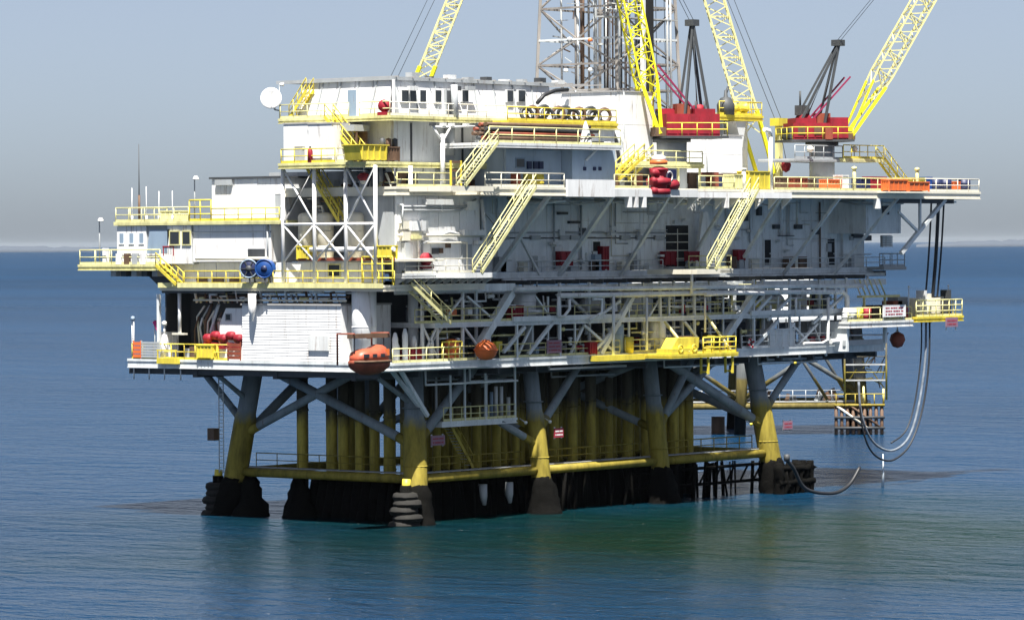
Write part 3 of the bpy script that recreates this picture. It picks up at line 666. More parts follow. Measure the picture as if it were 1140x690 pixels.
    a0, a1, z0, z1 = fbox_px(455, 385, 469, 398, -.9); crate('red hose box behind the rail near the front corner post', a0, a1, -.9, 0, ZLOW, ZLOW + 1.0, RED)
    a0, a1, z0, z1 = fbox_px(672, 378, 682, 396, -.6)
    # board signs with unreadable print
    def board(label, x0, y0, x1, y1, b_, m, ink, rows, name='sign_board'):
        a0, a1, z0, z1 = fbox_px(x0, y0, x1, y1, b_); t = thing(name, label, 'sign', ((a0 + a1) / 2, b_, z0))
        MB().box(a0, a1, b_ - .04, b_ + .04, z0, z1).build('panel', m, t)
        h = (z1 - z0) / (rows + .6)
        for k in range(rows):
            cx = a0 + (a1 - a0) * .1; n = 5
            for q in range(n):
                x = cx + (a1 - a0) * .8 * q / n
                MB().box(x, x + (a1 - a0) * .8 / n * (.9 if (q + k) % 3 else .6), b_ - .052, b_ - .041, z0 + h * (k + .55), z0 + h * (k + .95)).build('lettering', ink, t)
        for x in (a0 + .15, a1 - .15): MB().box(x - .04, x + .04, b_ + .041, b_ + .14, z0 - .1, z1 + .1).build('bracket', STEEL, t)
        return t
    board('pink sign board with faded lines of print hung on the lowest deck handrail', 609, 378, 625, 393, B0 - .12, PINK, REDSIGN, 3)
    board('small red sign board with white print on the brace at the second leg', 617, 476, 627, 487, .2, REDSIGN, WHITE, 2)
    board('pale purple sign board on the diagonal brace by the front corner leg', 480, 484, 495, 496, -.3, PINK, REDSIGN, 2)
    board('pink sign board hanging in the right leg bracing', 872, 468, 882, 478, .3, PINK, REDSIGN, 2)
    # yellow platform projecting from the lowest deck
    b0, b1 = -5.0, B0 - .1; a0, a1 = FA(748, b0, 392), FA(821, b0, 392); am = FA(784, b0, 392)
    t = deck('landing_platform', 'bright yellow landing stage projecting from the lowest deck', a0, a1, b0, b1, ZLOW - .1, .2, .35, YEL, YEL, 2, None, YEL, 'landing')
    for x in (FA(790, b0, 400), FA(817, b0, 400)):
        for y in (b0 + .15, b0 + .9): MB().box(x - .08, x + .08, y - .08, y + .08, ZLOW - 1.9, ZLOW - .46).build('leg', YEL, t)
        MB().box(x - .07, x + .07, b0 + .23, b0 + .82, ZLOW - 1.8, ZLOW - 1.65).build('rung', YEL, t)
    for x0, y0, x1, y1 in ((740, 358, 768, 392), (787, 352, 814, 389)):
        p = fb(x0, y0, -1.5); q = fb(x1, y1, b0); MB().bar((p[0], -1.5, p[1]), (q[0], b0 + .1, q[1]), .16).build('strut', PALE, t)
    MB().box(a0 - 6.5, a0, -2.2, -1.4, ZLOW - .55, ZLOW - .1).build('side_step', YEL, t)
    railing('bright yellow rails boxing in the right half of the yellow landing stage', [(am, b0 + .1, ZLOW - .1), (a1 - .1, b0 + .1, ZLOW - .1), (a1 - .1, b1, ZLOW - .1)], YEL, 1.3, 1.3, True, None, .06, 3)
    c = thing('cradle', 'bright yellow boat cradle on the left half of the yellow landing stage', 'cradle', (a0 + 1, b0 + .8, ZLOW - .1))
    MB().box(a0 + .1, am - .8, b0 + .08, b0 + 1.7, ZLOW - .09, ZLOW + .35).build('base', YEL, c)
    MB().extr([(a0 + .4, b0 + .3, ZLOW + .353), (am - .4, b0 + .3, ZLOW + .353), (am - .3, b0 + .3, ZLOW + 1.25), (a0 + 1.2, b0 + .3, ZLOW + 1.25)], (0, 1.2, 0)).build('hopper', YEL, c)
    for k in range(2): MB().torus((a0 + 1.3 + k * 1.9, b0 + .05, ZLOW + .35), .3, .07, (0, 1, 0), 14, 6).build('guide_ring', YEL, c)
    crate('rusty yellow locker between the cradle and the rails on the landing stage', am + .1, am + 1.9, b1 - 1.0, b1 - .2, ZLOW - .09, ZLOW + 1.2, BROWN)
    # drums and tanks
    a, _ = fb(700, 385, -1.2); drum('yellow-green drum standing behind the rail left of the yellow stage', (a, -1.2, ZLOW), .42, 1.35, YEL)
    a, _ = fb(687, 380, -.5); drum('blue-grey tank behind the yellow-green drum on the lowest deck', (a, -.3, ZLOW), .75, 2.4, TANKBLUE, 'tank', None, 'tank', 16, .15)
    a, _ = fb(729, 380, -.2); drum('tall pale grey tank behind the rail beside the yellow stage', (a, -.4, ZLOW), .8, 2.7, MIDGREY, 'tank', None, 'tank', 16, .15)
    a, _ = fb(706, 345, 1.4); drum('pale grey tank on the mezzanine behind the long pipes', (a, 1.4, ZMEZ), 1.0, 2.2, WALL, 'tank', None, 'tank', 16, .15)
    a, _ = fb(578, 352, 2); drum('grey tank on the mezzanine right of the big diagonal', (a, 1.6, ZMEZ), 1.1, 2.2, MIDGREY, 'tank', None, 'tank', 16, .15)
    a0, a1, _, _ = fbox_px(570, 340, 582, 352, -.2); crate('red fire cabinet on the mezzanine right of the big diagonal', a0, a1, -.2, .3, ZMEZ, ZMEZ + 1.1, RED)
    a0, a1, _, _ = fbox_px(854, 374, 881, 391, -.9); crate('pale grey cabinet at the right of the lowest deck', a0, a1, -1.2, -.2, ZLOW + .1, ZLOW + 1.5, WALL)
    a0, a1, _, _ = fbox_px(657, 382, 664, 394, -1.4); crate('red fire extinguisher box on the lowest deck right of the pink sign', a0, a1, -1.4, -.9, ZLOW, ZLOW + .95, RED)
    p = fb(836, 382, -1.5); t = thing('lifebuoy', 'pale lifebuoy ring on the lowest deck rail right of the yellow stage', 'lifebuoy', (p[0], -1.5, p[1]))
    MB().torus((p[0], -1.5, p[1]), .33, .085, (0, 1, 0), 16, 6).build('ring', WALL, t)
    for k in range(4): 
        an = k * math.pi / 2 + .4; MB().box(p[0] + .33 * math.cos(an) - .11, p[0] + .33 * math.cos(an) + .11, -1.6, -1.4, p[1] + .33 * math.sin(an) - .1, p[1] + .33 * math.sin(an) + .1).build('band', RED, t)
    # hanging access cage under the lower deck
    t = deck('hanging_platform', 'grey hanging access platform slung under the lowest deck beside the second leg', FA(492, .6, 478), FA(575, .6, 478), .6, 4.0, 8.0, .2, .45, GREY, STEEL, 2, None, GRATE, 'platform')
    for x in (503, 519, 542, 575):
        for y in (.75, 3.8):
            if x in (503, 542) and y > 1: continue
            a = FA(x, .6, 450); MB().bar((a, y, 8.0), (a, y, ZLOW - .76), .14).build('hanger', STEEL, t)
    for x in (547, 552, 558, 566): 
        p = fb(x, 430 + (x % 3) * 6, 2.2); MB().tube((p[0], 2.2, 8), (p[0], 2.2, p[1]), .16, n=8).build('pump', WALL if x % 2 == 0 else TANKBLUE, t)
    railing('grey handrail round the hanging access platform under the deck', [(FA(494, .7, 478), .72, 8.0), (FA(574, .7, 478), .72, 8.0)], PALE, 1.1, 1.2, True, None, .05)
    for x0, x1, z0, z1, b_ in ((436, 470, 12.3, 9.0, .4), (446, 476, 12.3, 8.6, -.4)):
        p = FA(x0, b_, 410); q = FA(x1, b_, 455); tt = tag(MB().bar((p, b_, z0), (q, b_, z1), .28).build('under_deck_strut', STEEL), '%s of two parallel grey struts running down beside the front corner leg' % ('left' if x0 == 436 else 'right'), 'strut', 'struts at the front corner')
    stairs('dirty yellow stairway in the shade between the front corner leg and the second leg', (FA(497, 2, 490), 2.2, 8.0), (FA(525, 2, 525), 2.2, 4.0), (0, 1, 0), COND, .8)
    # ladder cage at the left leg
    t = thing('hanging_ladder', 'thin grey ladder with a small cage hanging left of the back leg', 'ladder', (LB(241, -1, 480), 0, 6))
    b_ = LB(246, -1.0, 440)
    for d in (-.25, .25): MB().tube((-1, b_ + d, 3.5), (-1, b_ + d, 12.3), .05, n=5).build('rail', STEEL, t)
    me = MB().tube((0, -.25, 0), (0, .25, 0), .03, n=5).mesh('rung', STEEL)
    for k in range(28): inst('rung', me, t, (-1, b_, 3.7 + k * .3))
    bb = LB(238, -1.3, 485); MB().box(-1.7, -1.1, bb - .4, bb + .35, 6.2, 7.2).build('cage', BROWN, t)
    # sunlit lamp at the right leg and floodlight under the hanging cage
    for lab, x, y, b_ in (('small pale flood lamp under the deck right of the hanging platform', 585, 470, .2), ('small pale flood lamp on the brace right of the second leg', 612, 469, .1), ('small yellow flood lamp low on the right leg bracing', 836, 472, .2), ('small pale flood lamp under the lowest deck near its right end', 885, 404, -1.2)):
        p = fb(x, y, b_); t = thing('flood_lamp', lab, 'lamp', (p[0], b_, p[1])); MB().lathe([(.05, -.14), (.12, .0), (.15, .09), (0, .1)], (p[0], b_, p[1]), 10, (-.4, -.8, -.2)).build('reflector', CLAMP if x < 800 else YEL, t); MB().tube((p[0], b_, p[1]), (p[0], b_ + .6, p[1] + .3), .05, n=5).build('bracket', STEEL, t)
front_lower()

# ------------------------------------------------------------------ left end of the lowest deck
def left_lower():
    a = A0; z = ZLOW
    f = lambda x, y, aa=a + .1: LB(x, aa, y)
    # white louvred plant room
    b0, b1 = f(380, 370), f(270, 370)
    t = thing('plant_room', 'white clapboard-sided plant room on the left end of the lowest deck', 'plant room', (a, b0, z))
    MB().box(a + .1, a + 6, b0, b1, z, 17.45).build('core', WHITE, t)
    n = 21; me = MB().extr([(0, 0, 0), (-.035, 0, .0), (-.012, 0, .2), (0, 0, .2)], (0, b1 - b0, 0)).mesh('siding_board', WHITE)
    for k in range(n): inst('siding_board', me, t, (a + .1, b0, z + .05 + k * .21))
    MB().box(a - .04, a + 6.1, b0 - .06, b1 + .06, 17.45, 17.6).build('roof', ROOF, t)
    q = lbox_px(344, 374, 366, 390, a); MB().box(a - .09, a + .0, q[0], q[1], q[2], q[3]).build('vent', WALL, t)
    b2, b3 = f(271, 360), f(238, 360)
    t = thing('sloping_shelter', 'smaller white shelter with a sloping top beside the clapboard plant room', 'shelter', (a + .6, b2, z))
    MB().extr([(a + .6, b2 + .02, z), (a + .6, b3, z), (a + .6, b3 - .2, 16.0), (a + .6, b3 - .9, 17.2), (a + .6, b2 + .02, 17.2)], (4, 0, 0)).build('shell', WHITE, t)
    q = lbox_px(252, 350, 257, 356, a + .6); lopen(t, q[0], q[1], q[2], q[3], a + .6, 'window', GREY)
    MB().box(a + .5, a + .59, b2 + .1, b2 + .25, z, 17.2).build('corner_trim', GREY, t)
    # dark open bay, back wall
    b4 = f(175, 355); t = thing('engine_bay', 'dark open machinery bay with pale steam-like pipes behind the white post', 'bay', (a + 3, b3, z))
    MB().box(a + 4, a + 4.2, b3, b4, z, 18.4).build('back_wall', DARK, t); MB().box(a + 1.2, a + 4, b4, b4 + .15, z, 18.4).build('side_wall', DARK, t)
    MB().bar((a + .3, b4, z), (a + .3, b4, 18.3), .25).build('column', STEEL, t)
    q = f(198, 350); MB().tube((a + .3, q, 15), (a + .3, q, 18.4), .16, n=8).build('hanging_post', WHITE, t); MB().box(a + .1, a + .5, q - .7, q + .7, 15.0, 15.15).build('cross_plate', CREAM, t)
    rr = random.Random(4)
    for k in range(11):
        y = f(206 + k * 3, 340); MB().path([(a + .8 + rr.uniform(0, 2), y, z), (a + 1.2, y, 15.2 + rr.uniform(0, 1.4)), (a + 1.0, y - rr.uniform(.3, 1.2), 16.2 + rr.uniform(0, 1.5))], rr.uniform(.07, .16), 6).build('pipe', (BROWN, CREAM, STEEL, GREY)[k % 4], t)
    for k in range(6): y = f(200 + k * 6, 370); MB().box(a + .9, a + 1.8, y - .4, y + .3, z, z + rr.uniform(.7, 1.5)).build('machine', (GREY, BROWN, DARK)[k % 3], t)
    # clutter under the mid deck above the plant room
    t = thing('cable_rack', 'cluttered cream pipes and valves tucked under the middle deck above the plant room', 'pipes', (a + .3, f(320, 325), 17.7))
    for k in range(30):
        y = f(215 + k * 5.6, 325); h = rr.uniform(.3, 1.2); MB().path([(a + .4 + rr.uniform(0, .5), y, 17.62), (a + .3, y, 17.6 + h), (a + .3, y - rr.uniform(.3, .9), 17.6 + h)], rr.uniform(.06, .13), 6).build('pipe', (CREAM, PALE, BROWN, WHITE, STEEL)[k % 5], t)
    for k in range(3): MB().tube((a + .15 + k * .35, f(385, 325), 17.85 + .3 * k), (a + .15 + k * .35, f(215, 325), 17.85 + .3 * k), .08, n=6).build('header', (CREAM, BROWN, STEEL)[k], t)
    # white tank and flag-like funnel
    y = f(396, 360); t = drum('tall white cylindrical tank at the front corner of the left end', (a + 1.1, y, z), .98, 5.6, WHITE, 'tank', None, 'tank', 24, .2, 1)
    q = f(286, 330); t = thing('vent_cowl', 'white tapered vent cowl hanging over the clapboard wall', 'vent', (a - .5, q, 16))
    MB().path([(a - .45, q, 18.4), (a - .45, q, 17.2), (a - .5, q, 16.2)], [.36, .34, .1], 8).build('cowl', WHITE, t)
    # railings
    zz = z
    railing('bright yellow handrail at the middle of the lowest left deck edge', [(a, f(255, 385), zz), (a, f(206, 385), zz)], YEL, 1.25, 1.3)
    railing('yellow handrail at the outer left corner of the lowest deck', [(a, f(206, 385), zz), (a, f(148, 390), zz), (a + 5, f(148, 390), zz)], YEL, 1.25, 1.4)
    for lab, x0, x1, m in (('orange-red warning panels on the outermost left handrail', 150, 158, ORANGE), ('rust red louvred panel beside the clapboard plant room', 255, 269, RUSTY), ('grey slatted windbreak panel on the outer left handrail', 159, 179, GREY)):
        t = thing('slatted_panel', lab, 'panel', (a - .1, f(x1, 385), z)); y0, y1 = f(x1, 385), f(x0, 385)
        nn = 4 if m is not GREY else 6
        me = MB().box(-.05, .0, 0, y1 - y0, 0, 1.35 / nn * .78).mesh('slat', m)
        for k in range(nn): inst('slat', me, t, (a - .06, y0, z + .1 + k * 1.35 / nn))
        for y in (y0, y1): MB().box(a - .06, a - .01, y - .05, y + .05, z, z + 1.5).build('post', m, t)
    q0, q1 = f(239, 384), f(223, 384); crate('yellow chest on the lowest left deck edge in front of the red rafts', a - .25, a + .5, q0, q1, z + .1, z + 1.15, YEL, 'chest', 'chest')
    t = thing('yellow_step', 'yellow step platform at the foot of the white lamp mast', 'platform', (a - .3, f(200, 396), z - .3))
    MB().box(a - .5, a - .08, f(202, 394), f(180, 394), z - .35, z + .1).build('step', YEL, t); MB().box(a - .5, a - .4, f(202, 394), f(180, 394), z + .7, z + .8).build('rail', YEL, t)
    for x in (181, 201): MB().box(a - .5, a - .42, f(x, 394) - .04, f(x, 394) + .04, z + .1, z + .7).build('post', YEL, t)
    for k in range(5):
        y = f(227 + k * 8.5, 369); t = thing('life_raft', ('leftmost', 'second from left', 'middle', 'second from right', 'rightmost')[k] + ' red life raft canister in the row left of the clapboard room', 'life raft', (a + .9, y, z + 1.6), 'red life raft canisters on the lowest left deck')
        MB().lathe([(0, -.5), (.3, -.45), (.36, -.3), (.36, .3), (.3, .45), (0, .5)], (a + .6, y, z + 1.75 + .22 * (k % 2)), 12, (.3, 1, 0)).build('canister', RED, t)
        MB().box(a + .35, a + .85, y - .3, y + .3, z + .9, z + 1.4).build('cradle', RED, t)
    q = f(182, 372); t = thing('mast', 'short white lamp mast at the outer left of the lowest deck', 'mast', (a + .2, q, z))
    MB().tube((a + .2, q, z), (a + .2, q, z + 2.0), .34, .2, 10).tube((a + .2, q, z + 2.0), (a + .2, q, z + 2.7), .1, n=8).build('column', WHITE, t); MB().lathe([(0, .3), (.2, .2), (.22, -.1), (0, -.15)], (a + .2, q, z + 2.85), 10).build('lamp_head', CLAMP, t)
    q = f(174, 376); crate('white equipment locker behind the outer left handrail', a + 1.0, a + 2.2, q - .4, q + .6, z, z + 2.1, WHITE)
    q = f(148, 372); t = thing('beacon_mast', 'slim beacon mast with rungs on the outermost left corner', 'beacon', (a, q, z))
    for d in (-.1, .1): MB().tube((a + .1, q + d, z), (a + .1, q + d, z + 3.1), .04, n=5).build('rail', WHITE, t)
    for k in range(8): MB().tube((a + .1, q - .1, z + 1.3 + k * .22), (a + .1, q + .1, z + 1.3 + k * .22), .03, n=5).build('rung', WHITE, t)
    MB().lathe([(0, .35), (.16, .3), (.18, 0), (0, -.05)], (a + .1, q, z + 3.15), 10).build('lamp_head', TANKBLUE, t)
    q = f(162, 362); t = thing('windsock', 'magenta windsock hanging beside the beacon mast at the left', 'windsock', (a + 1.5, q, z + 2.9))
    MB().path([(a + 1.5, q + .3, z + 3.0), (a + 1.4, q, z + 2.6), (a + 1.4, q - .22, z + 2.1)], [.2, .16, .1], 8, False).build('sleeve', mat('magenta_cloth', (.6, .03, .22), .7), t); MB().tube((a + 1.5, q + .32, z), (a + 1.5, q + .32, z + 3.2), .04, n=5).build('pole', STEEL, t)
    # mooring pipes under the outer corner
    for x in (148, 165, 182, 200):
        tag(MB().tube((a + .2, f(x, 400), z - 1.7), (a + .2, f(x, 400), z - .75), .06, n=6).build('stub_pipe', STEEL), 'short drain pipe stub under the lowest left deck, ' + {148: 'leftmost', 165: 'second from left', 182: 'third from left', 200: 'rightmost'}[x] + ' of four', 'pipe', 'drain stubs under the left deck')
left_lower()

# ------------------------------------------------------------------ middle deck: left part
def left_mid():
    a = A0; z = ZMID
    f = lambda x, y, aa=a: LB(x, aa, y)
    bl = f(90, 296); b1 = f(180, 316)
    t = deck('middle_deck', 'cream-edged middle deck along the left end of the platform', a - .2, 6.0, -2.2, b1, 19.1, .3, .5, STEEL, CREAM, 3)
    MB().box(a - .45, a - .28, -2.2, b1, 18.85, 19.25).build('kerb_beam', PALE, t)
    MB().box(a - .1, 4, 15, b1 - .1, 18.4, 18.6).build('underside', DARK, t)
    # white lower storey band between 19.1 and 20.6 (base of the control block)
    b_end = f(182, 305); y300 = f(440, 300)
    t = thing('base_wall', 'low white plinth wall under the left modules on the middle deck', 'wall', (a + .8, 0, 19.1))
    walll(t, -1.2, b_end, 19.1, 20.9, a + .9, WHITE, 2.6)
    for x0, y0, x1, y1 in ((366, 295, 378, 307),): 
        q = lbox_px(x0, y0, x1, y1, a + .8); lopen(t, q[0], q[1], q[2], q[3], a + .85, 'window', PALE)
    for x in (225, 243, 262): 
        q = lbox_px(x - 6, 309, x + 6, 313, a + .8); MB().box(a + .72, a + .82, q[0], q[1], 19.25, 19.6).build('vent', BROWN, t)
    railing('bright yellow handrail on the middle deck edge below the white left module', [(a - .1, f(300, 312), 19.1), (a - .1, f(206, 312), 19.1)], YEL, 1.1, 1.6)
    railing('bright yellow handrail on the middle deck edge left of the cream tanks', [(a - .1, f(440, 312), 19.1), (a - .1, f(305, 312), 19.1)], YEL, 1.1, 1.7)
    stairs('yellow stairway down from the control room gallery to the middle deck at the left', (a - .3, f(180, 290), 20.7), (a - .3, f(203, 316), 19.1), (1, 0, 0), YEL, .8)
    # gallery (z 20.7) and control block
    zg = 20.75; bw = f(300, 295)
    t = deck('gallery_deck', 'narrow deck jutting out to the far left beneath the control room', a - .3, 7, f(178, 296), bl, zg, .3, .5, STEEL, PALE, 2.6)
    for k in range(5): MB().box(a + .2, 6, f(178, 296) + .5 + k * 1.2, f(178, 296) + 1.1 + k * 1.2, zg - 1.0, zg - .52).build('under_box', (GREY, DARK)[k % 2], t)
    MB().extr([(a + 1, f(178, 296), zg - .55), (a + 1, f(150, 296), zg - .55), (a + 1, f(178, 296), zg - 2.6)], (.25, 0, 0)).build('bracket', DARK, t)
    railing('yellow handrail round the outermost left gallery', [(a - .2, f(180, 290), zg), (a - .2, bl - .1, zg), (a + 5, bl - .1, zg)], PALE, 1.2, 2.0)
    t = thing('control_room', 'white control room with slanted windows at the left end', 'control room', (a, f(213, 270), zg))
    c0, c1 = f(213, 270), f(130, 270)
    MB().box(a + .16, 6, c0, c1, zg, 24.0).build('core', GREY, t)
    def pl(x0, x1, m, name, z0=zg + .05, z1=23.9, lean=.0):
        y0, y1 = f(x1, 270), f(x0, 270)
        return MB().extr([(a + .0, y0 + .03, z0), (a + .0, y1 - .03, z0), (a + .0, y1 - .03 - lean, z1), (a + .0, y0 + .03 - lean, z1)], (.14, 0, 0)).build(name, m, t)
    for x0, x1 in ((130, 141), (141, 152), (152, 163)):
        p = pl(x0, x1, WHITE, 'wall_panel'); y0, y1 = f(x1 - 2, 270), f(x0 + 2, 270)
        MB().box(a - .03, a + .02, y0 + .15, y1 - .15, 22.5, 23.3).build('window', TANKBLUE, t); MB().box(a - .06, a - .005, y0 + .06, y1 - .06, 22.4, 22.49).build('sill', WHITE, t)
    pl(163, 186, TANKBLUE, 'tinted_panel', zg + .9, 23.6, .35); pl(163, 186, WHITE, 'wall_panel', zg + .05, zg + .88); p = pl(186, 213, WHITE, 'wall_panel')
    for x0, x1 in ((190, 200), (204, 212)): q = lbox_px(x0, 258, x1, 272, a); lopen(t, q[0], q[1], q[2], q[3], a - .02, 'window', PALE)
    for k in range(4): y = f(134 + k * 9, 285); MB().box(a - .25, a - .03, y - .3, y + .3, zg + .02, zg + .9).build('locker', (WHITE, BROWN, GREY, WHITE)[k], t)
    p = lbox_px(182, 277, 193, 285, a); crate('red fire hose box outside the control room at the head of the stairway', a + .05, a + .4, p[0], p[1], zg + .7, zg + 1.4, RED)
    # white module right of it
    d0, d1 = f(300, 268), f(213, 268)
    t = thing('white_module', 'blank white box module between the control room and the lattice tower', 'module', (a + .2, d0, 20.9))
    walll(t, d0, d1, 20.93, 24.0, a + .25, WHITE, 9); MB().box(a + .45, 6, d0 + .05, d1 - .05, 20.93, 24.0).build('core', WHITE, t)
    MB().box(a + .05, a + .2, d0, d1, 23.3, 23.4).build('trim', GREY, t); MB().tube((a + .1, d0 + .3, 20.95), (a + .1, d0 + .3, 23.9), .08, n=6).build('downpipe', GREY, t)
    MB().path([(a, f(298, 284), 21.2), (a, f(218, 284), 21.2)], .12, 6).build('pipe', CREAM, t)
    q = lbox_px(277, 277, 295, 290, a + .2); MB().box(a + .08, a + .2, q[0], q[1], q[2], q[3]).build('hatch', DARK, t)
    # reels
    for lab, x, m in (('blue hose reel, the left darker one of the pair on the middle deck', 282, NAVY), ('bright blue hose reel beside the darker reel on the middle deck', 299, BLUE)):
        b_, z_ = fa(x, 299, a - .05); t = thing('hose_reel', lab, 'reel', (a - .4, b_, 19.1), 'blue hose reels')
        MB().lathe([(0, -.35), (.42, -.35), (.42, .35), (0, .35)], (a - .4, b_, z_), 16, (1, .5, 0)).build('drum', m, t)
        for s in (-1, 1): MB().lathe([(0, s * .36), (.72, s * .36), (.75, s * .40), (.72, s * .44), (0, s * .44)], (a - .4, b_, z_), 20, (1, .5, 0)).build('flange', m, t)
        MB().lathe([(0, -.5), (.26, -.5), (.26, .5), (0, .5)], (a - .4, b_, z_), 12, (1, .5, 0)).build('hub', DARK if m is NAVY else NAVY, t); MB().torus(Vector((a - .4, b_, z_)) - Vector((1, .5, 0)).normalized() * .44, .72, .06, (1, .5, 0), 20, 6).build('rim', BLUE if m is BLUE else TANKBLUE, t)
        for q in range(6 if m is NAVY else 0): an = q * math.pi / 3; v_ = Vector((-.447, .894, 0)) * math.cos(an) + Vector((0, 0, 1)) * math.sin(an); o_ = Vector((a - .4, b_, z_)) - Vector((1, .5, 0)).normalized() * .46; MB().bar(o_ + v_ * .24, o_ + v_ * .68, .07).build('spoke', DARK, t)
        for s in (-.3, .3): MB().bar((a - .4 + s, b_ - .3, 19.1), (a - .4 + s, b_, z_), .1).build('stand', DARK, t)
    # roof deck of left block (z 24.2)
    zr = 24.25; e1 = f(128, 246)
    t = deck('roof_deck', 'pale roof deck over the control room and white module', a - .1, 7, f(312, 245), e1, zr, .2, .3, STEEL, PALE, 4)
    railing('yellow handrail along the roof above the control room', [(a, f(210, 246), zr), (a, e1 - .1, zr), (a + 6, e1 - .1, zr)], PALE, 1.15, 1.6)
    railing('yellow handrail along the roof above the blank white module', [(a, f(311, 246), zr), (a, f(235, 246), zr)], YEL, 1.0, 1.6)
    railing('taller yellow handrail round the lamp post left of the roof container', [(a, f(235, 240), zr), (a, f(211, 240), zr)], YEL, 1.7, 1.0, True, None, .06, 3)
    q0, q1 = f(313, 225), f(236, 225)
    t = thing('container', 'white roof container with dark roof line behind the yellow handrail', 'container', (a + 2, q0, zr))
    ac = a + 1.4; q0, q1 = LB(313, ac, 225), LB(236, ac, 225); top = fa(270, 199, ac)[1]
    walll(t, q0, q1, zr + .02, top, ac, WHITE, 2.6); MB().box(ac + .2, 6, q0 + .04, q1 - .04, zr + .02, top).build('core', WHITE, t)
    MB().box(ac - .2, 6.2, q0 - .1, q1 + .15, top + .003, top + .16).build('roof', DARK, t)
    q = lbox_px(307, 212, 313, 228, ac); lopen(t, q[0] - .2, q[1], zr + .1, zr + 2.1, ac - .02, 'door', WHITE, GREY)
    MB().box(ac - .3, ac - .05, q1 - 2.4, q1 - .6, top - .5, top - .05).build('awning', GREY, t)
    for x, h, m in ((155, 5.4, BROWN), (163, 1.9, WHITE), (177, 1.5, WHITE), (192, 1.5, WHITE), (147, 1.8, WHITE)):
        y = f(x, 235, a + .8); lab = 'tall dark whip antenna rising from the control room roof' if h > 5 else 'short pale whip antenna on the control room roof, ' + {147: 'just left of the tall dark one', 163: 'just right of the tall dark one', 177: 'second right of the tall dark one', 192: 'rightmost of the row'}[x]
        t = thing('antenna', lab, 'antenna', (a + .8, y, zr), 'whip antennas on the control room roof' if h < 5 else None)
        MB().tube((a + .8, y, zr), (a + .8, y, zr + h + 1), .07 if h > 5 else .035, .03, 6).build('whip', m if h < 5 else DARK, t); MB().tube((a + .8, y, zr), (a + .8, y, zr + .5 if h < 5 else zr + 2.2), .1, n=6).build('mount', m, t)
    pole_lamp('dark lamp post beside the white roof container', (a + .3, f(214, 240), zr), 3.4, (-.1, -.25))
    pole_lamp('dark lamp post on the outermost left gallery', (a, f(111, 290), zg), 3.6, (-.1, -.25))
    q = f(116, 290); tag(MB().box(a, a + .35, q - .2, q + .2, zg, zg + 1.35).build('white_cabinet', WHITE), 'narrow white cabinet at the foot of the gallery lamp post', 'cabinet')
    crate('pale yellow crate behind the control room roof handrail', a + 1, a + 2, f(190, 238), f(170, 238), zr, zr + .8, PALE)
    # cream low tanks and mess in the recess behind tower
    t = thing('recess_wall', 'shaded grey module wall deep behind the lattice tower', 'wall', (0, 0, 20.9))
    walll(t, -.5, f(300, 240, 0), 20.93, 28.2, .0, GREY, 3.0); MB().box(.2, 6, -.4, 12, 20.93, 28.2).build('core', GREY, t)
    for lab, x in (('cream upright tank, rearmost of the row behind the lattice tower', 341), ('cream upright tank, middle of the row behind the lattice tower', 362), ('cream upright tank, nearest the corner behind the lattice tower', 396)):
        aa = -4.2; y = LB(x, aa, 250); drum(lab, (aa, y, 20.95), .68, 3.6, CREAM, 'tank', None, 'tank', 18, .3, 2)
    t = thing('roof_slab', 'cream slab roof with red edge on the low block under the lattice tower', 'roof', (a + .3, 0, 21))
    q0, q1 = f(438, 283), f(330, 283); MB().box(a + .2, 0, q0, q1, 20.92, 21.1).build('slab', CREAM, t); MB().box(a + .1, a + .19, q0, q1 + .05, 21.0, 21.25).build('edge_strip', RUSTY, t)
    MB().tube((a + .1, q0, 21.9), (a + .1, q1, 21.9), .2, n=8).build('pipe', WHITE, t)
    for k in range(5): y = q0 + (q1 - q0) * (k + .5) / 5; MB().tube((a + .1, y, 21.1), (a + .1, y, 21.9), .07, n=6).build('prop', WHITE, t)
    q = f(338, 277); crate('yellow equipment box at the left end of the low block under the tower', a - .1, a + .6, q - .6, q + .6, 21.12, 22.1, YEL)
    crate('yellow equipment box at the right end of the low block under the tower', a - .1, a + .6, f(436, 283), f(418, 283), 21.12, 22.1, YEL)
    railing('bright yellow handrail climbing around the corner of the low block', [(a - .1, f(438, 300), 19.1), (a - .1, f(404, 300), 19.1)], YEL, 2.2, 1.1, True, None, .06, 4)
left_mid()
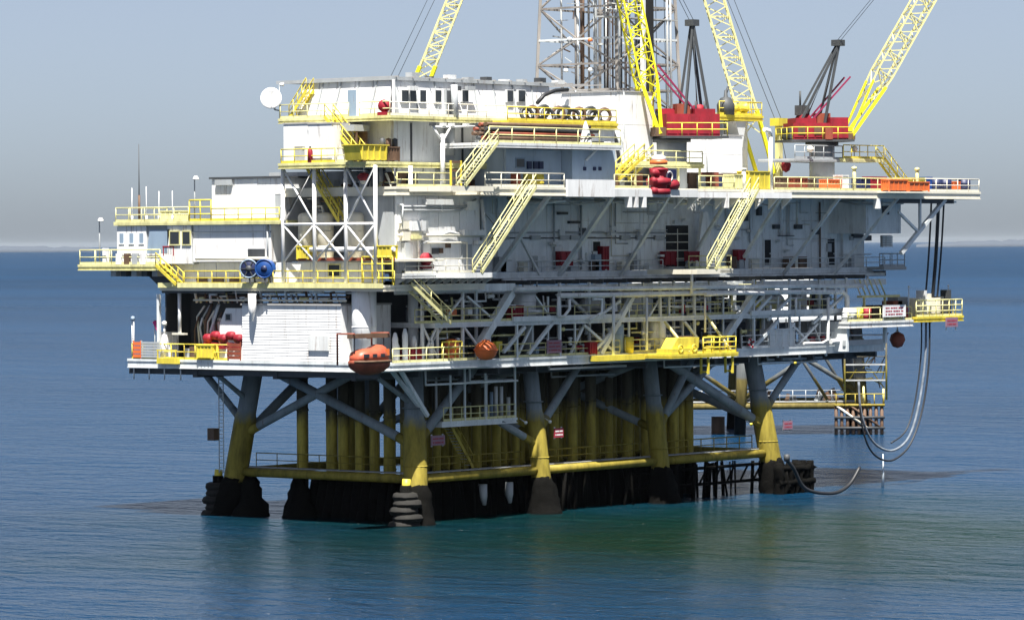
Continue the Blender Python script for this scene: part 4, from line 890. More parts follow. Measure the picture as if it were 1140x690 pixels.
# ------------------------------------------------------------------ lattice tower carrying the quarters deck
def tower():
    a = A0 - .1; z0, z1 = 20.9, ZQ - .3
    f = lambda x, y=235, aa=A0 - .1: LB(x, aa, y)
    ys = [f(315), f(350), f(385), f(418)]
    t = thing('lattice_tower', 'white cross-braced steel frame carrying the upper left deck', 'tower', (a, ys[-1], z0))
    for x in (a, a + 4.2):
        for y in ys: MB().tube((x, y, z0 - 1.7 if x == a else z0), (x, y, z1), .17, n=8).build('column', WHITE, t)
    zm = 23.9
    MB().tube((a, ys[0], zm), (a, ys[-1], zm), .11, n=7).build('beam', WHITE, t)
    for k in range(3):
        y0, y1 = ys[k], ys[k + 1]
        for q0, q1 in ((z0, zm), (zm, z1)):
            if (k == 1 and q1 == z1): continue
            s = 1 if (k + (q0 > 22)) % 2 else 0
            MB().tube((a, y0, q1 if s else q0), (a, y1, q0 if s else q1), .09, n=6).build('brace', WHITE, t)
            if k != 1 or q0 == z0: MB().tube((a, y0, q0 if s else q1), (a, y1, q1 if s else q0), .09, n=6).build('brace', WHITE, t)
    MB().tube((a, ys[1], z1), (a, ys[0], zm), .09, n=6).build('brace', WHITE, t)
    stairs('yellow stairway zigzagging down inside the lattice tower', (a + 1.6, f(330, 186), z1), (a + 1.6, f(366, 235), 24.1), (1, 0, 0), YEL, .9)
    p = fa(405, 197, a + .8); t = thing('warning_lamp', 'round red lamp hanging under the deck inside the lattice tower', 'lamp', (a + .8, p[0], p[1]))
    MB().lathe([(0, .35), (.3, .3), (.55, .05), (.5, -.1), (.3, -.3), (0, -.34)], (a + .8, p[0], p[1]), 12).build('shade', RED, t); MB().tube((a + .8, p[0], p[1] + .3), (a + .8, p[0], z1), .06, n=5).build('rod', STEEL, t); MB().lathe([(.28, -.3), (.26, -.5), (0, -.6)], (a + .8, p[0], p[1]), 12).build('bulb', CREAM, t)
    rr = random.Random(9)
    t = thing('tower_plant', 'tangle of pipes, valves and cabinets packed behind the lattice tower', 'pipes', (a + 2.2, ys[-1], 24))
    for k in range(26):
        y = rr.uniform(ys[-1], ys[0]); zz = rr.uniform(24.2, 27.3)
        MB().path([(a + 2.4, y, zz), (a + 2.4, y - rr.uniform(.6, 2), zz), (a + 2.4, y - 1.2, zz + rr.choice((-1.5, 1.2)))], rr.uniform(.05, .12), 6).build('pipe', (GREY, STEEL, PALE, BROWN, DARK, CREAM)[k % 6], t)
    for k in range(8): y = rr.uniform(ys[-1], ys[0]); zz = rr.uniform(24, 27); MB().box(a + 2.6, a + 3.2, y - .4, y + .4, zz, zz + rr.uniform(.5, 1.2)).build('cabinet', (GREY, DARK, STEEL)[k % 3], t)
tower()
# ------------------------------------------------------------------ quarters deck and house
HA, HB = -2.5, 0.0
def house():
    a = A0 - .6
    f = lambda x, y=150, aa=A0 - .6: LB(x, aa, y)
    aR = FA(606, -1.1, 180)
    t = deck('quarters_deck', 'pale yellow-edged deck at the foot of the quarters house', a, aR, -1.1, f(310, 180), ZQ, .25, .45, STEEL, PALE, 2.6)
    # lower storey
    t = thing('quarters_house', 'white two-storey quarters house with raked upper walls and flat grey roof', 'house', (HA, HB, ZQ))
    aH = 17.0; bH = 9.6
    MB().box(HA + .2, aH, HB + .2, bH, ZQ, 35.3).build('core', GREY, t)
    wallf(t, HA, aH, ZQ + .02, ZH - .25, HB, WALL, 4.5); walll(t, HB + .1, bH, ZQ + .02, ZH - .25, HA, WALL, 3.2)
    for x in (457, 514): p = FA(x, HB, 150); MB().box(p - .08, p + .08, HB - .12, HB - .045, ZQ, ZH - .5).build('downpipe', DARK, t)
    # upper storey, raked panels
    n = 8; z0, z1 = ZH + .02, 35.25; wd = (aH - HA) / n; lean = .55
    for k in range(n):
        x = HA + k * wd
        MB().extr([(x + .06, HB - .55, z0), (x + wd - .06, HB - .55, z0), (x + wd - .06 , HB - .1, z1), (x + .06, HB - .1, z1)], (0, .2, 0)).build('wall_panel', WHITE, t)
        MB().extr([(x - .05, HB - .64, z0 + .1), (x + .05, HB - .64, z0 + .1), (x + .05 , HB - .18, z1), (x - .05, HB - .18, z1)], (0, .25, 0)).build('mullion', GREY, t)
    nl = 5; wl = (bH - HB) / nl
    for k in range(nl):
        y = HB + k * wl
        MB().extr([(HA - .55, y + .05, z0), (HA - .55, y + wl - .05, z0), (HA - .1, y + wl - .05, z1), (HA - .1, y + .05, z1)], (.2, 0, 0)).build('wall_panel', WHITE, t)
        MB().extr([(HA - .66, y + wl - .05, z0 + .1), (HA - .66, y + wl + .05, z0 + .1), (HA - .18, y + wl - .4, z1), (HA - .18, y + wl - .5, z1)], (.25, 0, 0)).build('mullion', GREY, t)
    MB().box(HA - .65, HA - .5, HB - .7, HB - .5, z0, z1).build('corner_post', WHITE, t)
    for x, wpx in ((450, 7), (459, 6), (470, 6), (487, 6), (517, 6), (567, 6), (580, 7)):
        q = fbox_px(x - wpx / 2, 101, x + wpx / 2, 113, HB - .5)
        fr = MB().box(q[0] - .07, q[1] + .07, HB - .6, HB - .4, q[2] - .06, q[3] + .06).build('window', WALL, t); MB().box(q[0], q[1], HB - .63, HB - .595, q[2], q[3]).build('pane', GLASS, fr)
    q = fbox_px(496, 100, 503, 127, HB - .5); fr = MB().box(q[0] - .1, q[1] + .1, HB - .66, HB - .4, z0, z0 + 2.2).build('door', GREY, t); MB().box(q[0], q[1], HB - .69, HB - .655, z0 + .05, z0 + 2.1).build('door_leaf', DARK, fr)
    q = lbox_px(389, 102, 398, 122, HA - .5); fr = MB().box(HA - .66, HA - .4, q[0] - .1, q[1] + .1, z0, z0 + 2.2).build('door', WHITE, t); MB().box(HA - .69, HA - .655, q[0], q[1], z0 + .05, z0 + 2.1).build('door_leaf', TANKBLUE, fr)
    MB().box(HA - .3, aH + .5, HB - .28, bH + 2.6, 35.3, 35.45).build('roof', ROOF, t); MB().box(HA - .3, aH + .4, HB - .34, HB - .285, 35.22, 35.5).build('fascia', GREY, t); MB().box(HA - .36, HA - .305, HB - .3, bH + 2.6, 35.22, 35.5).build('fascia', GREY, t)
    for k in range(14): x = HA + k * 2; MB().box(x - .05, x + .05, HB - .6, bH, 35.453, 35.55).build('roof_seam', ROOF, t)
    rr = random.Random(2)
    for k in range(9): x = HA + 2 + k * 2.3; MB().box(x, x + rr.uniform(.3, .9), HB - .3, HB + .4, 35.453, 35.453 + rr.uniform(.15, .45)).build('vent', (GREY, DARK, WALL)[k % 3], t)
    for k, x in enumerate((459, 507, 523)): 
        p = fb(x, 101, HB - .8); MB().box(p[0] - .5, p[0] + .5, HB - 1.0, HB - .7, p[1], p[1] + .35).build('floodlight', (WALL, DARK, GREY)[k], t)
    # walkway round the upper storey
    t = deck('house_walkway', 'pale yellow walkway ringing the upper storey of the quarters house', HA - 1.6, FA(604, HB - 1.1, 130), HB - 1.1, f(310, 130, HA - 1.6), ZH, .2, .42, STEEL, PALE, 3)
    railing('white handrail along the house walkway above the long grey wall', [(HA - 1.5, HB - 1.0, ZH), (FA(603, HB - 1, 130), HB - 1.0, ZH)], CREAM, 1.05, 2.4)
    railing('yellow handrail along the house walkway towards the satellite dish', [(HA - 1.5, f(312, 130, HA - 1.5), ZH), (HA - 1.5, f(388, 130, HA - 1.5), ZH)], PALE, 1.1, 1.5)
    railing('yellow handrail on the house walkway beside the red hose reel', [(HA - 1.5, f(400, 130, HA - 1.5), ZH), (HA - 1.5, HB - 1.0, ZH)], PALE, 1.1, 1.4)
    # satellite dish
    aa = HA - 1.8; p = fa(302, 110, aa); t = thing('satellite_dish', 'round white satellite dish at the left corner of the house walkway', 'dish', (aa, p[0], p[1]))
    MB().lathe([(0, .0), (.3, .03), (.6, .12), (.86, .26), (.86, .30), (.6, .17), (0, .06)], (aa, p[0], p[1]), 24, (-.77, -.64, .1)).build('reflector', WHITE, t)
    MB().tube((aa + .1, p[0], p[1]), (aa + .2, p[0] - .2, p[1] - .9), .08, n=6).tube((aa + .2, p[0] - .2, p[1] - .9), (aa + .4, p[0] - .7, p[1] - 1.0), .06, n=6).build('mount', GREY, t)
    v = Vector((-.77, -.64, .1)); c = Vector((aa, p[0], p[1])); MB().tube(c + Vector((0, 0, -.5)), c + v * .8, .03, n=5).build('feed_arm', GREY, t)
    t = thing('wind_vane', 'small white anemometer above the satellite dish', 'anemometer', (aa + .3, p[0] - .4, p[1] + .4)); y = LB(311, aa + .3, 95)
    MB().tube((aa + .3, y, ZH), (aa + .3, y, ZH + 2.75), .035, n=5).build('pole', GREY, t); MB().lathe([(0, .0), (.1, .05), (.16, .35), (0, .4)], (aa + .3, y, ZH + 2.75), 8, (.3, -.9, 0)).build('cup', WHITE, t)
    # red hose reel
    p = fa(428, 119, HA - 1.3); t = thing('hose_reel', 'red hose reel on the house walkway near the corner', 'reel', (HA - 1.3, p[0], ZH), 'red hose reels')
    MB().lathe([(0, -.2), (.5, -.2), (.5, -.14), (.36, -.12), (.36, .12), (.5, .14), (.5, .2), (0, .2)], (HA - 1.3, p[0], ZH + .75), 16, (1, .6, 0)).build('drum', RED, t); MB().box(HA - 1.6, HA - 1.0, p[0] - .5, p[0] + .5, ZH + .02, ZH + .28).build('stand', RED, t)
    # stairs
    stairs('bright yellow stairway from the house walkway down to the quarters deck', (HA - 2.2, f(366, 130, HA - 2.2), ZH), (HA - 2.2, f(406, 176, HA - 2.2), ZQ), (1, 0, 0), YEL, 1.0)
    stairs('yellow stairway climbing up behind the satellite dish corner', (HA - .8, f(345, 100, HA - .8), ZH + 2.2), (HA - .8, f(326, 128, HA - .8), ZH), (1, 0, 0), YEL, .9)
    # white boxes on quarters deck
    for lab, x0, x1, aa in (('white steel cabin with rounded porch on the quarters deck, left half', 316, 343, A0), ('white steel cabin on the quarters deck, right half beside the yellow stairway', 343.6, 370, A0 - .15)):
        q = lbox_px(x0, 138, x1, 178, aa); t = thing('cabin', lab, 'cabin', (aa, q[0], ZQ)); MB().box(aa + .1, aa + 3, q[0], q[1], ZQ + .02, q[3]).build('shell', WHITE, t); walll(t, q[0], q[1], ZQ + .05, q[3], aa, WHITE, 1.9)
        MB().box(aa - .1, aa + 3.1, q[0] - .03, q[1] + .03, q[3] + .003, q[3] + .12).build('roof', ROOF, t)
        if x0 == 316: lopen(t, q[0] + .3, q[0] + 1.4, ZQ + .15, ZQ + 1.3, aa - .03, 'door', CREAM, GREY)
        else:
            r = thing('fire_extinguisher', 'red fire extinguisher beside the right white cabin', 'extinguisher', (aa - .3, q[1] - .4, ZQ)); MB().lathe([(0, 0), (.2, 0), (.2, .9), (.1, 1.1), (0, 1.15)], (aa - .3, q[1] - .45, ZQ + .02), 10).build('cylinder', RED, r); MB().box(aa - .36, aa - .24, q[1] - .5, q[1] - .4, ZQ + 1.15, ZQ + 1.3).build('valve', DARK, r)
    q = lbox_px(371, 146, 396, 178, A0 + 1.2); t = thing('open_shed', 'brown open-fronted shed between the white cabins and the yellow skip', 'shed', (A0 + 1.2, q[0], ZQ))
    MB().box(A0 + 2.4, A0 + 2.6, q[0], q[1], ZQ, q[3]).build('back_wall', BROWN, t); MB().box(A0 + .9, A0 + 2.7, q[0] - .1, q[1] + .1, q[3], q[3] + .5).build('roof', GREY, t)
    for y in (q[0], q[1]): MB().box(A0 + 1.2, A0 + 1.35, y - .07, y + .07, ZQ, q[3]).build('post', BROWN, t)
    # yellow skip
    b_ = -.9; q = fbox_px(400, 162, 432, 178, b_); t = thing('skip', 'bright yellow waste skip on the quarters deck at the foot of the stairway', 'skip', (q[0], b_, ZQ))
    a0, a1 = q[0], q[1]; MB().extr([(a0 + .3, b_, ZQ + .1), (a1 - .2, b_, ZQ + .1), (a1, b_, ZQ + 1.25), (a0, b_, ZQ + 1.25)], (0, 1.7, 0)).build('bin', YEL, t)
    for k in range(5): x = a0 + .3 + (a1 - a0 - .6) * k / 4; MB().box(x - .05, x + .05, b_ - .1, b_ - .003, ZQ + .15, ZQ + 1.2).build('rib', YEL, t)
    MB().box(a0 - .05, a1 + .05, b_ - .12, b_ + 1.8, ZQ + 1.253, ZQ + 1.33).build('rim', YEL, t)
    q = fbox_px(431, 165, 443, 178, -.7); crate('brown crate with yellow rim just right of the yellow skip', q[0], q[1], -.8, .0 - .2, ZQ + .02, ZQ + 1.1, BROWN)
    for k, x in enumerate((424, 431, 438)): p = FA(x, -.2, 160); tag(MB().lathe([(0, 0), (.22, 0), (.22, .8), (0, .9)], (p, -.35, ZQ + 1.0), 8).build('gas_bottle', (DARK, BROWN, DARK)[k]), ('left dark', 'middle brownish', 'right dark')[k] + ' gas bottle standing in the row behind the yellow skip', 'gas bottle', 'gas bottles behind the skip')
    railing('yellow handrail on the quarters deck in front of the white cabins', [(a + .1, f(312, 178), ZQ), (a + .1, f(372, 178), ZQ)], YEL, 1.1, 1.5)
    railing('yellow handrail on the quarters deck beside the open shed', [(a + .1, f(374, 178), ZQ), (a + .1, f(392, 178), ZQ)], PALE, 1.1, .9)
    # white Y-shaped mast in front of the house
    b_ = -1.5; p = fb(493, 205, b_); t = thing('mast', 'white forked mast standing in front of the quarters house', 'mast', (p[0], b_, ZTOP)); x = p[0]
    MB().tube((x, b_, ZTOP), (x, b_, 31.0), .22, .18, 10).build('column', WHITE, t)
    for d in (-1, 1): MB().tube((x, b_, 30.4), (x + d * 1.0, b_ + .1, 31.5), .1, n=6).build('arm', WHITE, t)
    MB().tube((x - 1.2, b_ + .1, 31.55), (x + 4.4, b_ + .1, 31.7), .08, n=6).build('crossarm', WHITE, t)
    for d in (-1.1, .2, 1.2, 3.0, 4.3): MB().box(x + d - .2, x + d + .2, b_ - .1, b_ + .3, 31.65, 31.9).build('lamp_head', (CLAMP, DARK)[int(d * 10) % 2], t)
    t = thing('exhaust_duct', 'dull grey exhaust duct climbing the front of the quarters house', 'duct', (FA(502, -.3, 150), -.3, ZQ)); x = FA(500, -.3, 150)
    MB().path([(x, -.35, ZQ + .6), (x, -.35, ZH - .45)], .42, 10).path([(x, -.95, ZH + .02), (x, -.85, ZH + 2.6)], .3, 8).build('duct', GREY, t)
house()

# ------------------------------------------------------------------ middle module front
BT = -5.0; BL_ = -1.9
def mid_front():
    bW = 3.0; a0, a1 = FA(536, bW, 260), 67.0
    t = deck('ledge_deck', 'grey ledge deck along the foot of the long shaded module wall', 1.5, 66.8, 1.9, 4, 19.9, .25, .5, STEEL, STEEL, 4)
    t = thing('main_module', 'long shaded grey-white main module with doors and panel seams, middle of the front', 'module', (a0, bW, 19.9))
    zt = 26.2
    wallf(t, a0, a1, 19.92, zt, bW, MIDGREY, 4.4, horiz=2); MB().box(a0, a1 - .1, bW + .2, 18, 19.92, zt).build('core', GREY, t)
    MB().box(a1 - .05, a1 + .05, bW + .05, 18, 19.92, zt).build('end_wall', MIDGREY, t)
    def dr(x0, y0, x1, y1, kind='door', fill=BLACK):
        q = fbox_px(x0, y0, x1, y1, bW - .1); return fopen(t, q[0], q[1], max(q[2], 19.97), q[3], bW - .06, kind, MIDGREY, fill)
    dr(660, 269, 668, 297); dr(851, 267, 858, 295); dr(921, 266, 929, 295)
    fr = dr(741, 251, 766, 297, 'doorway')
    q = fbox_px(741, 251, 766, 297, bW - .1)
    for k in range(4): z = q[2] + (q[3] - q[2]) * (k + 1) / 5; MB().box(q[0] + .05, q[1] - .05, bW - .16, bW - .12, z - .06, z + .02).build('bar', CREAM, fr)
    MB().box((q[0] + q[1]) / 2 - .04, (q[0] + q[1]) / 2 + .04, bW - .2, bW - .163, q[2], q[3] - .3).build('bar', CREAM, fr)
    for y in (259, 265):
        p0 = fb(545, y, bW - .12); p1 = fb(742, y, bW - .12); MB().tube((p0[0], bW - .17, p0[1]), (p1[0], bW - .17, p1[1] ), .05, n=6).build('conduit', DARK if y > 260 else GREY, t)
    for x in (555, 590, 622, 634, 690, 708, 728): 
        q = fbox_px(x, 262, x + 10, 267, bW - .1); MB().box(q[0], q[1], bW - .3, bW - .05, q[2], q[3]).build('lamp', GREY, t)
    for x0, y0, x1, y1, m in ((616, 225, 616.6, 300, GREY), (646, 222, 646.6, 300, GREY), (868, 228, 869, 262, WALL), (878, 228, 879, 262, WALL), (912, 225, 913, 316, BROWN), (937, 228, 938, 300, WALL), (948, 230, 949, 260, BROWN)):
        p = fb(x0, y0, bW - .15); p2 = fb(x0, y1, bW - .15); MB().tube((p[0], bW - .22, p[1]), (p[0], bW - .22, p2[1]), .09, n=6).build('pipe', m, t)
    for x0, y0, x1, y1 in ((860, 250, 866, 255), (884, 250, 891, 255), (866, 262, 882, 263), (904, 256, 910, 261), (948, 261, 958, 265), (960, 262, 968, 268), (620, 236, 630, 239), (632, 246, 644, 249), (842, 230, 846, 240)):
        q = fbox_px(x0, y0, x1, y1, bW - .1); MB().box(q[0], q[1], bW - .35, bW - .06, q[2], q[3]).build('junction_box', DARK, t)
    # red items along the ledge
    for lab, x0, y0, x1, y1, m in (('red hose cabinet on the ledge left of the dark door', 625, 281, 637, 297, RED), ('red hose cabinet on the ledge in the dark opening with rails', 741, 281, 752, 296, RED), ('red hose cabinet on the ledge right of the sunlit platform', 822, 279, 829, 290, RED)):
        q = fbox_px(x0, y0, x1, y1, bW - .8); crate(lab, q[0], q[1], bW - .8, bW - .3, q[2], q[3], m, 'cabinet', 'hose_cabinet', None, 1)
    crate('tall narrow red hose cabinet standing just right of the dark door', *fbox_px(670, 273, 676, 297, bW - .5)[:2], bW - .6, bW - .15, 19.95, 21.9, RED, 'cabinet', 'hose_cabinet', None, 1)
    rr = random.Random(44)
    for k in range(64):
        x = rr.uniform(a0 + 1, a1 - 2); z = rr.uniform(20.5, 25.8); kd = k % 4
        if kd == 0: MB().path([(x, bW - .16, 26.0), (x, bW - .16, z), (x + rr.uniform(.4, 3), bW - .16, z)], rr.uniform(.03, .07), 5).build('conduit', (WALL, GREY, STEEL, CREAM)[k // 4 % 4], t)
        elif kd == 1: MB().box(x - rr.uniform(.15, .4), x + .3, bW - .28, bW - .06, z, z + rr.uniform(.3, .8)).build('junction_box', (GREY, WALL, STEEL, DARK)[k // 4 % 4], t)
        elif kd == 2: MB().path([(x, bW - .14, z), (x + rr.uniform(2, 7), bW - .14, z)], rr.uniform(.03, .06), 5).build('conduit', (GREY, WALL)[k // 4 % 2], t)
        else: MB().box(x - .35, x + .35, bW - .75, bW - .3, z + .3, z + .5).bar((x, bW - .3, z + .4), (x, bW - .05, z + .2), .06).build('lamp', WALL, t)
    for k in range(22):
        x = rr.uniform(a0 + 1, a1 - 2); h = rr.uniform(.5, 1.5); w_ = rr.uniform(.2, .6); MB().box(x - w_, x + w_, bW - .75, bW - .2, 19.93, 19.93 + h).build('ledge_unit', (GREY, WALL, BROWN, CREAM, TANKBLUE)[k % 5], t)
    for k in range(26):
        x = rr.uniform(a0, a1 - 2); MB().path([(x, 1.2, 26.0), (x, 1.2 - rr.uniform(1, 4), 25.9 - rr.uniform(0, .5)), (x + rr.uniform(-1, 2), -4.2, 25.7)], rr.uniform(.05, .12), 6).build('underdeck_pipe', (STEEL, GREY, WALL)[k % 3], t)
    # end block
    q = fbox_px(962, 222, 1001, 260, -1.0); t = thing('end_block', 'grey box module hanging at the right end under the top deck', 'module', (q[0], -1, q[2])); MB().box(q[0], q[1], -1.0, 6, q[2], 26.15).build('shell', MIDGREY, t); wallf(t, q[0], q[1], q[2], 26.15, -1.15, MIDGREY, 4)
    q2 = fbox_px(982, 229, 988, 239, -1.2); MB().box(q2[0], q2[1], -1.4, -1.15, q2[2], q2[3]).build('vent', DARK, t)
    # struts under the top deck
    t = thing('deck_struts', 'grey inclined struts propping the top deck off the ledge', 'struts', (20, 0, 20))
    for x0, y0, x1, y1 in ((548, 306, 612, 216), (622, 306, 682, 224), (690, 308, 745, 226), (764, 297, 812, 224), (828, 286, 870, 222), (868, 310, 935, 222), (925, 308, 1000, 218)):
        p = fb(x0, y0, 1.9); q = fb(x1, y1, BT + .4); MB().bar((p[0], 1.85, p[1]), (q[0], BT + .4, 26.2), .34 if x0 in (548, 622) else .26).build('strut', STEEL, t)
    for x0, y0, x1, y1 in ((600, 306, 578, 262), (528, 222, 553, 252)):
        p = fb(x0, y0, 1.9); q = fb(x1, y1, 1.2); MB().bar((p[0], 1.85, p[1]), (q[0], 1.2, q[1]), .2).build('strut', WALL, t)
    # ledge rail
    railing('grey handrail along the ledge at the foot of the shaded module wall', [(FA(575, 1.95, 300), 1.95, 19.9), (FA(738, 1.95, 300), 1.95, 19.9)], STEEL, .9, 3.2, False)
    railing('grey handrail along the ledge towards the right end of the module', [(FA(835, 1.95, 300), 1.95, 19.9), (FA(985, 1.95, 300), 1.95, 19.9)], STEEL, .9, 3.2, False)
    t = thing('ledge_girder', 'heavy grey girder with web posts below the ledge', 'girder', (20, 1.7, 19)); x0, x1 = FA(560, 1.6, 312), FA(985, 1.6, 305)
    MB().box(x0, x1, 1.55, 1.75, 19.1, 19.38).build('flange', STEEL, t)
    me = MB().box(-.1, .1, -.06, .1, 0, 1.0).mesh('web_post', STEEL)
    for k in range(10): inst('web_post', me, t, (x0 + (x1 - x0) * (k + .5) / 10, 1.6, 18.2))
    # sunlit left module
    bL = -1.5; c0, c1 = FA(441, bL, 260), FA(534, bL, 260)
    t = thing('corner_module', 'sunlit white corner module hung with pipes and platforms', 'module', (c0, bL, 19.95))
    wallf(t, c0, c1, 19.95, 26.1, bL, WHITE, 2.4); MB().box(c0 + .05, c1, bL + .17, 4, 19.95, 26.1).build('core', GREY, t); walll(t, bL + .2, 1.5, 19.95, 26.1, c0, GREY, 2)
    g = lambda x, y, d=.3: (fb(x, y, bL - d)[0], bL - d, fb(x, y, bL - d)[1])
    for P, r, m in (([(447, 230), (518, 230), (530, 222)], .1, GREY), ([(447, 234), (512, 234), (527, 226)], .1, GREY), ([(442, 262), (540, 262)], .13, CREAM), ([(443, 248), (466, 248), (466, 300)], .09, WHITE), ([(470, 262), (470, 300)], .09, GREY), ([(475, 270), (520, 270), (520, 300)], .08, CREAM), ([(490, 262), (500, 258), (515, 262)], .12, WHITE), ([(536, 222), (540, 255), (538, 300)], .16, WALL), ([(480, 224), (490, 224), (492, 236)], .12, WALL), ([(467, 300), (467, 272), (478, 268)], .07, WALL)):
        MB().path([g(*p) for p in P], r, 7).build('pipe', m, t)
    for x0, y0, x1, y1, m, d in ((443, 246, 452, 255, CREAM, .4), (452, 246, 468, 257, WHITE, .6), (444, 258, 466, 268, CREAM, .5), (480, 276, 487, 283, DARK, .15), (488, 276, 492, 282, BROWN, .15), (467, 245, 474, 254, GREY, .3), (495, 270, 500, 276, BROWN, .2), (446, 270, 454, 290, GREY, .5), (510, 256, 534, 262, WALL, .7), (513, 272, 524, 288, GREY, .15), (470, 222, 500, 228, WALL, .5), (516, 224, 526, 234, WALL, .5), (452, 262, 462, 266, PALE, .7), (526, 268, 534, 272, WALL, .6)):
        q = fbox_px(x0, y0, x1, y1, bL); MB().box(q[0], q[1], bL - d, bL - .06, q[2], q[3]).build('equipment', m, t)
    q = fbox_px(468, 281, 481, 299, bL - .8); tt = thing('hose_reel', 'red hose reel on the bracket platform of the sunlit corner module', 'reel', (q[0], bL - .8, q[2]), 'red hose reels'); MB().lathe([(0, -.2), (.5, -.2), (.5, -.13), (.34, -.1), (.34, .1), (.5, .13), (.5, .2), (0, .2)], ((q[0] + q[1]) / 2, bL - .8, q[2] + .75), 14, (.3, 1, 0)).build('drum', RED, tt); MB().box(q[0], q[1], bL - 1.0, bL - .6, q[2], q[2] + .3).build('stand', RED, tt)
    # bracket platform below
    t = deck('bracket_platform', 'white-ribbed bracket platform under the sunlit corner module', FA(450, bL - 1.4, 304), FA(552, bL - 1.4, 304), bL - 1.4, bL - .2, 20.0, .2, .4, WALL, WALL, 1.1)
    p0, p1 = FA(452, bL - 1.4, 304), FA(550, bL - 1.4, 304)
    for k in range(12): x = p0 + (p1 - p0) * k / 11; MB().extr([(x, bL - 1.35, 19.58), (x, bL - .2, 19.0), (x, bL - .2, 19.58)], (.14, 0, 0)).build('bracket', WALL, t)
    railing('white handrail on the bracket platform of the sunlit corner module', [(p0, bL - 1.3, 20.0), (FA(526, bL - 1.3, 304), bL - 1.3, 20.0)], CREAM, 1.1, 1.6)
    # sunlit bracket platform near the right third, with the yellow stairs
    d0, d1 = FA(768, -.6, 300), FA(815, -.6, 300); t = deck('bracket_platform', 'sunlit cream landing at the foot of the right yellow stairway', d0, d1, -.6, 2.8, 20.0, .2, .4, WALL, CREAM, 1.2)
    railing('cream handrail on the sunlit landing at the foot of the right yellow stairway', [(d0, -.5, 20), (d1, -.5, 20)], PALE, 1.1, 1.4)
    q = fbox_px(770, 281, 780, 291, 0); crate('red cabinet on the sunlit landing', q[0], q[1], .2, .7, q[2], q[3], RED)
    q = fbox_px(779, 236, 797, 296, 1.6); t = thing('sunlit_patch_panel', 'added white panel shaped as the sunlit wall patch behind the right yellow stairway', 'panel', (q[0], 1.6, q[2])); 
    MB().extr([(q[0] + .6, 1.6, q[3]), (q[1] - 1.2, 1.6, q[3]), (q[1] + .6, 1.6, q[2]), (q[0] - .6, 1.6, q[2])], (0, .3, 0)).build('panel', WALL, t)  # added panel: the sunlit patch of wall put into its tapered shape and white
    # stairs on the face and the open landings at their feet
    grating_deck('stair_landing', 'open grating landing at the foot of the long stairway by the corner module', FA(518, BT - 1.0, 304), FA(548, BT - 1.0, 304), BT - 1.0, bL - 1.5, 20.0, STEEL, WALL)
    grating_deck('stair_landing', 'open grating landing at the foot of the right yellow stairway', FA(776, BT - 1.0, 300), FA(802, BT - 1.0, 300), BT - 1.0, -.7, 20.0, STEEL, CREAM)
    grating_deck('stair_landing', 'open grating landing at the foot of the stairway beside the white forked mast', FA(502, BT - 1.3, 207), FA(538, BT - .2, 207) - .03, BT - 1.3, BL_ - .1, ZTOP, STEEL, CREAM)
    stairs('long yellow stairway from the top deck down across the corner module', (FA(592, BT - .55, 205), BT - .55, ZTOP), (FA(531, BT - .55, 302), BT - .55, 20.0), (0, 1, 0), PALE, .9)
    stairs('long yellow stairway from the top deck down to the sunlit landing on the right', (FA(840, BT - .55, 205), BT - .55, ZTOP), (FA(792, BT - .55, 300), BT - .55, 20.0), (0, 1, 0), PALE, .9)
    stairs('yellow stairway from the upper pipe deck down to the top deck beside the house', (FA(550, BT - .9, 158), BT - .9, 30.3), (FA(513, BT - .9, 205), BT - .9, ZTOP), (0, 1, 0), PALE, .9)
mid_front()

